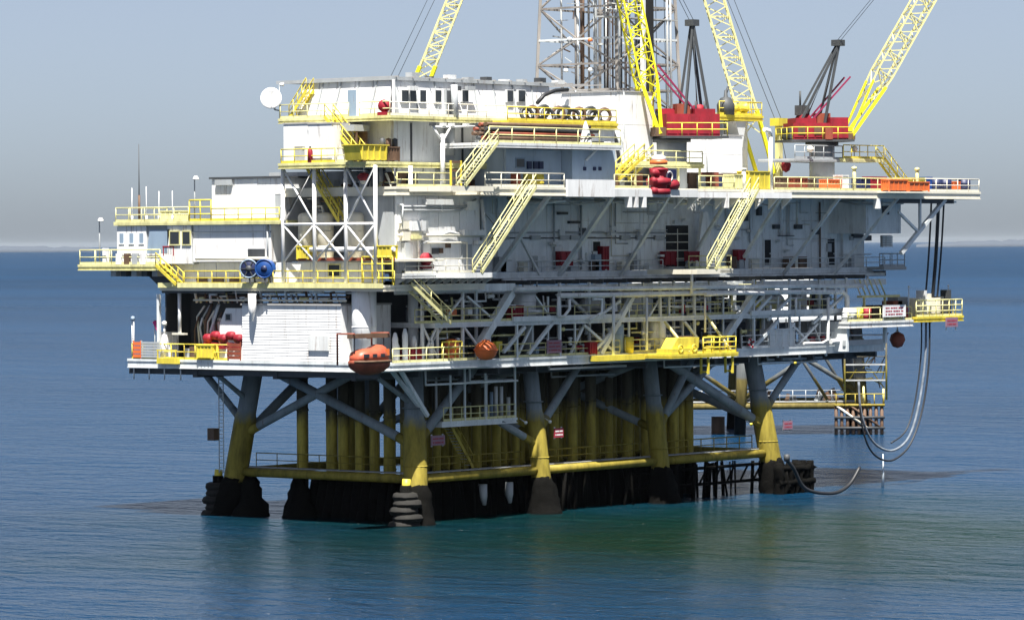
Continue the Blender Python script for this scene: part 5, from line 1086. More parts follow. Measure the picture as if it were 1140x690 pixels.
# ------------------------------------------------------------------ top deck and what stands on it
def top_deck():
    aR = FA(1091, BT, 210); a1, a2, a3 = FA(538, BT, 207), 36.9, 41.8
    deck('top_deck', 'short cream-edged balcony of the top deck left of the forked mast', FA(441, BL_, 207), a1 - .05, BL_, 12, ZTOP, .3, .7, STEEL, CREAM, 2.6)
    t = deck('top_deck', 'left stretch of the pale-edged top deck under the left crane', a1, a2, BT, 12, ZTOP, .3, .7, STEEL, CREAM, 2.6)
    grating_deck('deck_grating', 'open grating bay in the top deck letting sunlight onto the wall below', a2 + .02, a3 - .02, BT, 2.5, ZTOP)
    deck('top_deck', 'right stretch of the pale-edged top deck under the right crane', a3, aR, BT, 12, ZTOP, .3, .7, STEEL, CREAM, 2.6)
    q0, q1 = FA(629, BT, 210), FA(682, BT, 210); MB().box(q0, q1, BT - .25, BT - .08, ZTOP - .75, ZTOP + .65).build('kick_plate', WHITE, t)
    q0, q1 = FA(682, BT, 210), FA(775, BT, 210); MB().box(q0, q1, BT - .2, BT - .08, ZTOP - .72, ZTOP - .1).build('kick_plate', WALL, t)
    q0, q1 = FA(760, BT, 215), FA(880, BT, 215); MB().box(q0, q1, BT - .16, BT - .08, ZTOP - .75, ZTOP - .25).build('kick_plate', WHITE, t)
    for k in range(9): x = q0 + (q1 - q0) * k / 8; MB().extr([(x, BT - .1, ZTOP - .75), (x, BT + 1.0, ZTOP - 1.7), (x, BT + 1.0, ZTOP - .75)], (.18, 0, 0)).build('bracket', WHITE, t)
    for x in (716, 808, 977, 700, 707): q = FA(x, BT, 215); MB().box(q - .2, q + .2, BT - .2, BT + .3, ZTOP - 1.6, ZTOP - .71).build('bracket', WHITE, t)
    def R(label, x0, x1, m=PALE, **k): return railing(label, [(FA(x0, BT + .05, 205), BT + .05, ZTOP), (FA(x1, BT + .05, 205), BT + .05, ZTOP)], m, **k)
    railing('cream-yellow handrail on the top deck left of the white forked mast', [(FA(442, BL_ + .05, 205), BL_ + .05, ZTOP), (FA(503, BL_ + .05, 205), BL_ + .05, ZTOP)], PALE, step=1.9); R('cream handrail on the top deck in front of the blue-grey house', 540, 628, CREAM, step=1.9)
    R('yellow handrail on the top deck left of the red wellhead stack', 684, 722); R('bright yellow handrail on the top deck right of the red wellhead stack', 778, 818)
    R('bright yellow handrail on the top deck below the right crane', 862, 950, PALE); R('pale yellow handrail on the top deck right of the right crane', 950, 1030)
    railing('cream handrail closing off the far right tip of the top deck', [(FA(1030, BT + .05, 205), BT + .05, ZTOP), (aR - .1, BT + .05, ZTOP), (aR - .1, BT + 5, ZTOP)], CREAM, 1.15, 1.7)
    # dark kit behind the left top deck rail
    t = thing('deck_stores', 'dark stacked stores and equipment behind the top deck handrail under the quarters deck', 'equipment', (6, 0, ZTOP))
    rr = random.Random(12)
    for k in range(16):
        x = FA(446 + k * 8, .2, 200); MB().box(x - rr.uniform(.3, .7), x + rr.uniform(.3, .8), .1, 1.5, ZTOP, ZTOP + rr.uniform(.5, 1.5)).build('store_box', (BROWN, DARK, GREY, BROWN, RUSTY)[k % 5], t)
    MB().box(FA(441, 1.8, 195), FA(600, 1.8, 195), 1.8, 2.0, ZTOP, 28.2).build('back_wall', GREY, t)
    q = fbox_px(442, 183, 485, 191, -.6); t = thing('roof_duct', 'pale grey duct box just under the quarters deck near the corner', 'duct', (q[0], -.6, q[2])); MB().box(q[0], q[1], -.6, .6, q[2], q[3]).build('duct', WALL, t); 
    for k in range(4): x = q[0] + (q[1] - q[0]) * k / 3; MB().box(x - .05, x + .05, -.66, -.55, q[2] - .05, q[3] + .05).build('flange', GREY, t)
    q = fbox_px(502, 185, 513, 207, -2.2); t = thing('gate_frame', 'orange-brown gate frame at the foot of the stairway by the mast', 'gate', (q[0], -2.2, ZTOP))
    for z in (.0, .6, 1.2, 1.9): MB().box(q[0] + .08, q[1] - .08, -2.24, -2.16, ZTOP + z, ZTOP + z + .18).build('slat', BROWN, t)
    for x in (q[0], q[1]): MB().box(x - .07, x + .07, -2.26, -2.14, ZTOP, ZTOP + 2.1).build('post', YEL, t)
    # blue-grey house
    b_ = -3.4; q = fbox_px(566, 162, 676, 207, b_); t = thing('blue_grey_house', 'blue-grey steel house on the top deck shaded by the pipe deck', 'deck house', (q[0], b_, ZTOP))
    am = FA(628, b_, 185); wallf(t, q[0], am, ZTOP + .02, 29.9, b_ + .3, HOUSEBLUE, 3.3); MB().box(q[0], q[1], b_ + .5, 8, ZTOP + .02, 29.9).build('core', HOUSEBLUE, t); wallf(t, am, q[1], ZTOP + .02, 29.9, b_ - .8, HOUSEBLUE, 9); MB().box(am + .03, q[1] - .03, b_ - .6, b_ + .49, ZTOP + .02, 29.89).build('projecting_bay', HOUSEBLUE, t)
    for k, x in enumerate((650, 661, 667)): p = fb(x, 190, b_ - .8); MB().box(p[0] - .15, p[0] + .15, b_ - .95, b_ - .8, p[1], p[1] + .3).build('switch_box', NAVY, t)
    p = fb(656, 172, b_ - .8); MB().bar((p[0] - .6, b_ - .95, p[1] - .5), (p[0] + .4, b_ - 1.3, p[1] + .4), .16).build('davit_arm', WALL, t)
    p = fbox_px(577, 177, 586, 186, b_); fopen(t, p[0], p[1], p[2], p[3], b_ + .26, 'window', TANKBLUE)
    for x in (589, 596, 602): p = fb(x, 184, b_ + .2); MB().box(p[0] - .25, p[0] + .25, b_ + .1, b_ + .26, p[1] - .3, p[1] + .3).build('switch_box', NAVY, t)
    for x, m, l in ((574, RUSTY, 'rust red drum behind the rail at the left of the blue-grey house'), (589, YEL, 'bright yellow tank behind the rail, left of a second one at the blue-grey house'), (599, YEL, 'bright yellow tank behind the rail, right of its twin at the blue-grey house')): p = FA(x, -4.2, 200); drum(l, (p, -4.2, ZTOP), .4 if m is RUSTY else .48, 1.1, m)
    # pipe deck above
    zp = 30.3; x0, x1 = FA(545, BT - .3, 160), FA(692, BT - .3, 160)
    t = deck('pipe_deck', 'upper pipe deck with pale rails above the blue-grey house', x0, x1, BT - .3, 8, zp, .25, .4, STEEL, WALL, 2.2)
    railing('pale yellow handrail on the upper pipe deck in front of the brown pipe stacks', [(x0 + .1, BT - .2, zp), (x1, BT - .2, zp)], PALE, 1.25, 2.6, True, None, .055)
    t = thing('pipe_stack', 'stack of long rusty brown drill pipes on the upper pipe deck', 'pipes', (x0 + 2, 0, zp), None)
    rr = random.Random(8)
    for r_ in range(4):
        for k in range(4):
            MB().tube((x0 + .6 + rr.uniform(0, 1.2), -4.4 + k * .48, zp + .4 + r_ * .36), (x1 - 1.2 - rr.uniform(0, 3), -4.4 + k * .48, zp + .4 + r_ * .36), .16, n=7).build('drill_pipe', (BROWN, RUSTY, DARK, BROWN)[(k + r_) % 4], t)
    for x in (x0 + 1.5, x0 + 7, x1 - 4): MB().box(x - .1, x + .1, -4.7, -2.6, zp, zp + .24).build('bearer', STEEL, t)
    p = fb(652, 150, -4.7); t = thing('tarpaulin', 'small white conical tarpaulin cover among the brown pipes', 'cover', (p[0], -4.7, zp)); MB().lathe([(.55, .0), (.5, .5), (.25, 1.4), (.06, 1.9), (0, 1.95)], (p[0], -4.7, zp), 9).build('canvas', WALL, t); MB().torus((p[0], -4.7, zp + .5), .5, .04, n=10, m=5).build('lashing', BROWN, t)
    # white band + upper rail deck with coiled hoses
    z2 = 32.2; x0, x1 = FA(566, -2.8, 130), FA(687, -2.8, 130)
    t = deck('hose_deck', 'yellow-edged narrow deck heaped with coiled hoses above the pipe deck', x0, x1, -2.8, -1.2, z2, .25, .45, STEEL, YEL, 3)
    MB().box(x0, x1, -2.5, -2.3, z2 - 1.5, z2 - .47).build('white_band', WHITE, t); MB().box(x0, x1, -1.4, -1.25, zp, z2 - .5).build('back_plate', DARK, t)
    railing('bright yellow handrail in front of the coiled hoses', [(x0, -2.7, z2), (x1, -2.7, z2)], YEL, 1.1, 2.2)
    t = thing('hose_coils', 'row of dark hose coils lying behind the bright yellow handrail', 'hoses', ((x0 + x1) / 2, 1, z2))
    for k in range(11): x = x0 + 3.2 + k * 1.02; MB().torus((x, -2.1 + .25 * (k % 2), z2 + .55 + .12 * (k % 3)), .55, .16, (.4, 1, .5 * ((k % 3) - 1)), 12, 6).build('coil', (BHOSE, BROWN, DARK)[k % 3], t)
    MB().path([(FA(x, -1.6, 110), -1.6, fb(x, y, -1.6)[1]) for x, y in ((598, 115), (606, 106), (618, 101), (632, 100))], .17, 7).build('hose', BHOSE, t)
    # white blocks
    for lab, px, b_, dep, m in (('tall white windowless block left of the left crane', (687, 104, 726, 210), 2.2, 6, WHITE), ('white block beneath the left crane cab, stepping to the right', (780, 152, 826, 192), 4.5, 6, WHITE), ('small white block between the derrick base and the left crane', (633, 104, 716, 128), 7.5, 5, WHITE), ('tall white block carrying the yellow balcony', (800, 128, 832, 190), 7, 5, WHITE)):
        q = fbox_px(*px, b_); t = thing('white_block', lab, 'block', (q[0], b_, ZTOP)); z0 = ZTOP if px[3] > 140 else q[2]
        MB().box(q[0], q[1], b_ + .15, b_ + dep, z0, q[3]).build('core', m, t); wallf(t, q[0], q[1], z0, q[3], b_, m, 3.6, horiz=3 if q[3] - z0 > 4 else 1)
        MB().box(q[0] - .1, q[1] + .1, b_ - .1, b_ + dep, q[3] + .003, q[3] + .12).build('roof', ROOF, t)
        MB().tube((q[0] + .8, b_ - .15, z0), (q[0] + .8, b_ - .15, q[3]), .07, n=6).build('downpipe', GREY, t)
    q = fbox_px(727, 158, 826, 192, 6.5); t = thing('white_block', 'low white store block behind the left crane pedestal', 'block', (q[0], 6.5, ZTOP)); MB().box(q[0], q[1], 6.6, 10, ZTOP, q[3]).build('core', WALL, t); wallf(t, q[0], q[1], ZTOP, q[3], 6.45, WHITE, 4, horiz=2)
    # vertical pipes beside the left white block
    t = thing('riser_bundle', 'grey flexible riser bundle hanging down beside the tall white block', 'pipes', (FA(690, 1.5, 150), 1.5, ZTOP))
    for k, x in enumerate((682, 686, 690, 694)): MB().path([(FA(x - 4, 1.6, 120), 1.6, 31.8), (FA(x, 1.5, 140), 1.5, 30.9), (FA(x + 3, 1.4, 150), 1.4, 29.4), (FA(x + 3, 1.4, 150), 1.4, ZTOP)], .16, 7).build('pipe', (GREY, BHOSE, STEEL, WALL)[k], t)
    # yellow stairs + mezz platform right of blue house
    stairs('bright yellow stairway left of the red wellhead stack', (FA(712, -1.6, 165), -1.6, 29.6), (FA(684, -1.6, 190), -1.6, 27.6), (0, 1, 0), YEL, 1.1)
    stairs('second bright yellow stairway, right of its twin, left of the red wellhead stack', (FA(722, -.2, 165), -.2, 29.6), (FA(694, -.2, 190), -.2, 27.6), (0, 1, 0), YEL, 1.0)
    t = deck('crane_landing', 'pale yellow landing around the foot of the left crane pedestal', FA(706, -.9, 175), FA(783, -.9, 175), -.9, 3.5, 29.0, .2, .35, STEEL, PALE, 2)
    railing('pale yellow handrail on the landing at the left crane pedestal', [(FA(708, -.8, 175), -.8, 29.0), (FA(782, -.8, 175), -.8, 29.0)], PALE, 1.1, 1.8)
    for x in (708, 735, 756, 780): p = FA(x, -.8, 190); MB().bar((p, -.7, ZTOP), (p, -.7, 28.65), .16).build('post', PALE, t)
    t = thing('wellhead_stores', 'brown and dark equipment crowding the top deck under the left crane', 'equipment', (FA(735, 1, 200), 1, ZTOP))
    rr = random.Random(77)
    for k in range(20): x = FA(684 + k * 7.5, .6, 200); MB().box(x - rr.uniform(.4, .9), x + rr.uniform(.3, .9), .3 + rr.uniform(0, .5), 2.2, ZTOP, ZTOP + rr.uniform(.5, 1.6)).build('crate', (BROWN, GREY, DARK, RUSTY, NAVY, WALL)[k % 6], t)
    # red wellhead stack
    p = FA(737, BT - .25, 200); b_ = BT - .2; t = thing('wellhead_stack', 'red stacked blowout preventer body at the top deck edge', 'wellhead', (p, b_, ZTOP))
    MB().lathe([(0, 0), (1.0, 0), (1.0, .45), (.7, .5), (.7, .75), (1.05, .8), (1.05, 1.3), (.6, 1.4), (.6, 1.9), (.8, 2.0), (.8, 2.15), (.35, 2.3), (0, 2.3)], (p, b_ + .3, ZTOP - .5), 14).build('body', RED, t)
    for z in (.0, .85, 1.5): MB().lathe([(0, -1.35), (.3, -1.3), (.3, 1.3), (0, 1.35)], (p, b_ + .2, ZTOP - .2 + z), 10, (1, .2, 0)).build('ram', RED, t)
    MB().lathe([(0, 0), (.55, 0), (.6, .1), (.6, .35), (.3, .5), (0, .5)], (p, b_ + .3, ZTOP + 2.3), 12).build('cap', WALL, t); MB().lathe([(0, 0), (.75, 0), (.75, .3), (.3, .45), (0, .45)], (p, b_ + .3, ZTOP + 2.0), 12).build('collar', ORANGE, t)
    p2 = FA(750, BT - .2, 206); t = thing('valve_block', 'smaller red and navy valve block beside the red wellhead stack', 'valve', (p2, b_, ZTOP)); MB().lathe([(0, -.6), (.45, -.55), (.45, .55), (0, .6)], (p2, b_ + .2, ZTOP + .3), 10, (1, 0, 0)).build('body', RED, t); MB().box(p2 - .5, p2 + .4, b_, b_ + .7, ZTOP + .8, ZTOP + 1.6).build('actuator', NAVY, t); MB().torus((p2 - .7, b_ - .1, ZTOP + 1.0), .4, .07, (0, 1, 0), 14, 6).build('handwheel', WALL, t)
    # yellow boom-rest box with white cover
    q = fbox_px(834, 193, 857, 207, BT + .3); crate('bright yellow box at the boom foot on the top deck', q[0], q[1], BT + .3, BT + 1.5, ZTOP, ZTOP + 1.5, YEL)
    q = fbox_px(818, 193, 829, 207, BT + .2); crate('dull yellow box left of the boom foot box', q[0], q[1], BT + .3, BT + 1.3, ZTOP, ZTOP + 1.2, PALE)
    for x, lab in ((828, 'white bollard post on the top deck left of the yellow boom foot box'), (858, 'tall white post on the top deck right of the yellow boom foot box')): 
        p = FA(x, BT + .3, 195); h = 1.7 if x == 828 else 4.6; t = thing('post', lab, 'post', (p, BT + .3, ZTOP)); MB().tube((p, BT + .3, ZTOP), (p, BT + .3, ZTOP + h), .2, .18, 10).build('pipe', WHITE, t)
        if x == 858: MB().path([(p, BT + .3, ZTOP + 4.6), (p - .2, BT + .3, ZTOP + 5.1), (p - .9, BT + .3, ZTOP + 5.2)], .2, 8).build('bend', WHITE, t)
        else: MB().lathe([(0, .0), (.26, 0), (.26, .1), (0, .12)], (p, BT + .3, ZTOP + h), 10).build('cap', WHITE, t)
    # yellow balcony on white block
    q = fbox_px(802, 114, 849, 132, 5.5); t = deck('balcony', 'bright yellow balcony high on the white block behind the left crane', q[0], q[1], 5.5, 8.5, q[2] + .35, .2, .5, YEL, YEL, 2, None, YEL, 'balcony'); MB().extr([(q[1] - 4, 5.6, q[2] - .2), (q[1] - 2.4, 5.6, q[2] - .2), (q[1] - 3.0, 5.6, q[2] - 2.6)], (0, 1.2, 0)).build('bracket', WALL, t)
    railing('yellow handrail round the high balcony on the white block', [(q[0], 5.6, q[2] + .35), (q[1], 5.6, q[2] + .35), (q[1], 8.4, q[2] + .35)], YEL, 1.2, 1.6)
    p = FA(822, 6.5, 120); t = thing('winch', 'yellow winch standing on the high balcony', 'winch', (p, 6.5, q[2] + .35)); MB().lathe([(0, -.9), (.55, -.9), (.55, -.8), (.35, -.75), (.35, .75), (.55, .8), (.55, .9), (0, .9)], (p, 6.5, q[2] + 1.05), 12, (1, 0, 0)).build('drum', YEL, t); MB().box(p - 1, p + 1, 6.2, 6.8, q[2] + .36, q[2] + .6).build('base', YEL, t)
    p = FA(808, 5.9, 118); t = thing('dark_machine', 'black winch engine between the red cab and the high balcony', 'engine', (p, 5.9, q[2] + .35)); MB().lathe([(0, 0), (.8, 0), (.85, .9), (.5, 1.5), (.2, 1.6), (.12, 2.2), (0, 2.25)], (p, 5.9, q[2] + .36), 10).build('engine', DARK, t); MB().tube((p, 5.9, q[2] + 2.2), (p + .4, 5.9, q[2] + 2.9), .12, n=6).build('exhaust', DARK, t)
    # cargo at the right part of the top deck
    rr = random.Random(19)
    row = [('orange-red cargo box outside the rail, left of a pair at the right deck edge', 990, 1010, BT - .9, ORANGE, .9), ('orange-red cargo box outside the rail, right of a pair at the right deck edge', 1012, 1034, BT - .9, ORANGE, .75)]
    for lab, x0, x1, b_, m, h in row: crate(lab, FA(x0, b_, 208), FA(x1, b_, 208), b_, b_ + .8, ZTOP - .05, ZTOP + h, m, 'cargo box', 'cargo_box')
    t = thing('cargo_shelf', 'narrow pale shelf outside the rail under the two orange-red cargo boxes', 'shelf', (FA(1010, BT - 1, 211), BT - 1, ZTOP - .2)); MB().box(FA(986, BT - 1, 211), FA(1037, BT - 1, 211), BT - 1.0, BT - .08, ZTOP - .2, ZTOP - .06).build('shelf', CREAM, t)
    for k, x in enumerate((1042, 1052, 1073)):
        p = FA(x, BT + 1.2, 203); drum(('navy blue drum at the far right tip, leftmost of the three', 'navy blue drum at the far right tip, middle of the three', 'navy blue drum at the far right tip, rightmost of the three')[k], (p, BT + 1.2, ZTOP), .62, 1.2, NAVY)
    p = FA(1063, BT + 1.0, 203); crate('orange box between the navy drums at the far right tip', p - .5, p + .5, BT + .8, BT + 1.6, ZTOP, ZTOP + .85, ORANGE)
    for lab, x0, x1, m, h in (('blue covered crate on the top deck right of the right crane', 958, 968, NAVY, 1.1), ('red covered crate on the top deck under the crane stairway', 970, 986, RED, 1.2), ('brown crate on the top deck below the right crane cab, first from the left', 868, 876, BROWN, 1.0), ('red crate on the top deck below the right crane cab', 884, 898, RUSTY, 1.0), ('brown crate on the top deck left of the right crane pedestal', 900, 908, BROWN, .9), ('orange crate on the top deck at the foot of the right crane pedestal', 922, 936, ORANGE, .9), ('yellow chest on the top deck beneath the crane stairway', 1004, 1030, YEL, 1.15), ('white crate on the top deck beside the right crane pedestal', 938, 944, WALL, 1.3), ('blue tarpaulin-covered crate beyond the yellow chest', 1031, 1037, BLUE, 1.25)):
        crate(lab, FA(x0, BT + 1.3, 200), FA(x1, BT + 1.3, 200), BT + 1.3, BT + 2.2, ZTOP, ZTOP + h, m, 'crate', 'crate')
    for x in (1021, 951): p = FA(x, BT + 1, 190); pl_ = thing('vent_post', 'stubby yellow vent post on the top deck %s' % ('left of the navy drums' if x == 1021 else 'under the right crane boom'), 'vent', (p, BT + 1, ZTOP)); MB().tube((p, BT + 1, ZTOP), (p, BT + 1, ZTOP + 2.0), .16, n=8).build('pipe', PALE, pl_); MB().lathe([(0, .2), (.25, .1), (.25, -.1), (0, -.1)], (p, BT + 1, ZTOP + 2.0), 8).build('cap', PALE, pl_)
    # cantilever bracing at the right
    t = thing('cantilever_brace', 'grey bracing under the far right tip of the top deck', 'brace', (70, BT, 22))
    def seg(x0, y0, x1, y1, w_=.28, b_=BT + .6):
        p = fb(x0, y0, b_); q = fb(x1, y1, b_); MB().bar((p[0], b_, p[1]), (q[0], b_, q[1]), w_).build('strut', STEEL, t)
    seg(1003, 282, 1052, 222, .34); seg(1000, 236, 1022, 258, .22); seg(1024, 222, 1024, 256, .22); seg(1000, 225, 1064, 225, .16)
    MB().box(FA(1000, BT + .5, 218), FA(1062, BT + .5, 218), BT + .5, BT + 1.0, ZTOP - 1.1, ZTOP - .68).build('beam', DARK, t)
    # small side platform at the right end of the module
    q = fbox_px(984, 278, 1008, 297, 0); t = deck('side_platform', 'small grey platform at the right end of the module above the signs', q[0], q[1], 0, 3, q[2], .2, .3, GREY, GREY, 1.5)
    railing('grey handrail on the small platform at the right end of the module', [(q[0], .1, q[2]), (q[1], .1, q[2]), (q[1], 2.9, q[2])], GREY, 1.2, 1.2)
    p = fbox_px(982, 262, 993, 275, .4); t = thing('white_grille', 'small white louvre grille at the right end of the module', 'grille', (p[0], .4, p[2])); 
    for k in range(5): z = p[2] + (p[3] - p[2]) * k / 5; MB().box(p[0], p[1], .3, .42, z, z + (p[3] - p[2]) / 7).build('slat', WALL, t)
    MB().box(p[0], p[1], .43, .6, p[2], p[3]).build('backing', GREY, t)
top_deck()
# ------------------------------------------------------------------ derrick
def derrick():
    cx, cy = 39.6, 11.5; z0 = 31.2; s0, s1 = 4.7, 3.6; zt = 62.0
    t = thing('derrick', 'tall grey lattice drilling derrick rising out of frame behind the white blocks', 'derrick', (cx, cy, z0))
    def s_at(z): return s0 + (s1 - s0) * (z - z0) / (zt - z0)
    def cor(i, z): s = s_at(z); return Vector((cx + (-s, s, s, -s)[i], cy + (-s, -s, s, s)[i], z))
    for i in range(4): MB().bar(cor(i, z0), cor(i, zt), .26).build('leg', DERRICK, t)
    levels = [z0, 33.5, 35.7, 38.0, 40.2, 43.0, 46, 49, 52, 55, 58, zt]
    for k, z in enumerate(levels):
        for i in range(4):
            j = (i + 1) % 4
            MB().bar(cor(i, z), cor(j, z), .17).build('girt', STEEL if k % 3 == 1 else DERRICK, t)
            if k < len(levels) - 1:
                z2 = levels[k + 1]; m_ = (cor(i, z2) + cor(j, z2)) / 2; q_ = (cor(i, z) + cor(j, z)) / 2
                if k % 2: MB().bar(cor(i, z), m_, .13).build('brace', DERRICK, t); MB().bar(cor(j, z), m_, .13).build('brace', DERRICK, t)
                else: MB().bar(q_, cor(i, z2), .13).build('brace', DERRICK, t); MB().bar(q_, cor(j, z2), .13).build('brace', DERRICK, t)
    rr = random.Random(6)
    for k in range(34):
        x = cx + rr.uniform(-3.4, 3.4); y = cy + rr.uniform(-3.6, 3.2); MB().tube((x, y, z0), (x + rr.uniform(-.2, .2), y, zt - rr.uniform(0, 14)), rr.uniform(.05, .12), n=6).build('standpipe', (DERRICK, STEEL, BROWN, DARK, WALL)[k % 5], t)
    for k in range(40):
        i = k % 4; z = rr.uniform(z0 + 1, 46); p = cor(i, z).lerp(cor((i + 1) % 4, z), rr.uniform(.1, .6)); q = cor(i, z + rr.uniform(-1, 2)).lerp(cor((i + 1) % 4, z), rr.uniform(.4, .9)); MB().bar(p, q, rr.uniform(.05, .1)).build('sub_brace', (DERRICK, GREY, BROWN)[k % 3], t)
    MB().box(cx - .15 - .65, cx - .15 + .45, cy - 4.9, cy - 4.0, z0, zt).build('guide_channel', BLACK, t); MB().box(cx - 1.15, cx - .85, cy - 4.9, cy - 4.5, z0, zt).build('guide_rail', WALL, t)
    for x in (3.0, 3.5): MB().tube((cx + x - .5, cy - 4.8, z0 - 2), (cx + x - .5, cy - 4.6, zt - 8), .11, n=6).build('mud_pipe', WALL, t)
    for x, y in ((634, 44), (657, 45), (723, 42), (630, 79), (657, 78)): p = fb(x, y, cy - 4.6); lm = MB().lathe([(0, .2), (.16, .15), (.26, -.1), (0, -.14)], (p[0], cy - 4.6, p[1]), 10).build('floodlight', CLAMP if x != 657 or y > 60 else ORANGE, t)
    # working platform at left top
    za = fb(610, 19, cy)[1]; MB().box(cx - s_at(za) - 2.0, cx + 4, cy - 4.8, cy - 3.6, za - .1, za).build('platform', GRATE, t)
    MB().path([(cx - s_at(za) - 2.0, cy - 4.7, za + 1.1), (cx, cy - 4.7, za + 1.1)], .05, 5).path([(cx - s_at(za) - 2.0, cy - 4.7, za + .6), (cx, cy - 4.7, za + .6)], .04, 5).build('platform_rail', WALL, t)
    for k in range(5): MB().tube((cx - s_at(za) - 2 + k * 1.5, cy - 4.7, za), (cx - s_at(za) - 2 + k * 1.5, cy - 4.7, za + 1.1), .04, n=5).build('platform_post', WALL, t)
    # drill floor machinery
    for k in range(22):
        x = cx + rr.uniform(-4.4, 4.4); y = cy - rr.uniform(3.4, 5); zz = z0 + rr.uniform(-.4, 1.6); k3 = k % 3
        if k3 == 0: MB().lathe([(0, 0), (.45, 0), (.5, .6), (.3, 1.0), (0, 1.05)], (x, y, zz), 10).build('machine', (BROWN, GREY, CREAM, DARK)[k % 4], t)
        elif k3 == 1: MB().box(x - .5, x + .5, y - .4, y + .4, zz, zz + rr.uniform(.5, 1.2)).build('machine', (BROWN, CREAM, GREY)[k % 3], t)
        else: MB().path([(x, y, z0), (x, y, zz + 1.2), (x + rr.uniform(-1.2, 1.2), y, zz + 1.8)], .12, 6).build('pipe', (BROWN, CREAM, STEEL)[k % 3], t)
    for x in (-4.4, 4.4): MB().box(cx + x - .4, cx + x + .4, cy - 5, cy + 5, ZTOP, z0).build('substructure', GREY, t)
    MB().box(cx - 5.2, cx + 5.2, cy - 5, cy + 5, z0 - .3, z0).build('drill_floor', GRATE, t)
    # hatch of thin cross cables
    for k in range(6): MB().tube((cx - 3.5 + k * 1.3, cy - 4.2, z0 + 3), (cx - 3.0 + k * 1.1, cy - 4, zt), .03, n=4).build('cable', ROPE, t)
derrick()

# ------------------------------------------------------------------ cranes
def lattice(t, p, q, w0, w1, m, side, n=10, r=.08, rb=.045, name='boom', prong=0):
    """four-chord lattice boom from p to q as one part, with tapered foot"""
    p = Vector(p); q = Vector(q); d = (q - p).normalized(); side = Vector(side).normalized(); nrm = d.cross(side).normalized(); L = (q - p).length
    g = MB()
    def wid(s): return w0 + (w1 - w0) * min(1, s / (L * .18)) 
    def dep(s): return .25 + (w1 * .9 - .25) * min(1, s / (L * .18))
    def c(i, s): return p + d * s + side * wid(s) * (-.5, .5, .5, -.5)[i] + nrm * dep(s) * (-.5, -.5, .5, .5)[i]
    st = [0, L * .18 * .5, L * .18] + [L * .18 + (L * .82) * k / n for k in range(1, n + 1)]
    for i in range(4):
        for s, e in zip(st, st[1:]): g.bar(c(i, s), c(i, e), r * 2)
    for s, e in zip(st[1:], st[2:]):
        mid = (s + e) / 2
        for i in range(4):
            j = (i + 1) % 4; g.bar(c(i, s), c(j, mid), rb * 2); g.bar(c(j, mid), c(i, e), rb * 2)
        for i in range(4): g.bar(c(i, e), c((i + 1) % 4, e), rb * 1.6)
    ob = g.build(name, m, t)
    f = MB()
    for i in (0, 1): f.bar(c(i, -.3), c(i, L * .15), .3)
    for i in (2, 3): f.bar(c(i, -.3), c(i, L * .15), .22)
    f.build('boom_foot', LIME, t)
    return p, q, d, side
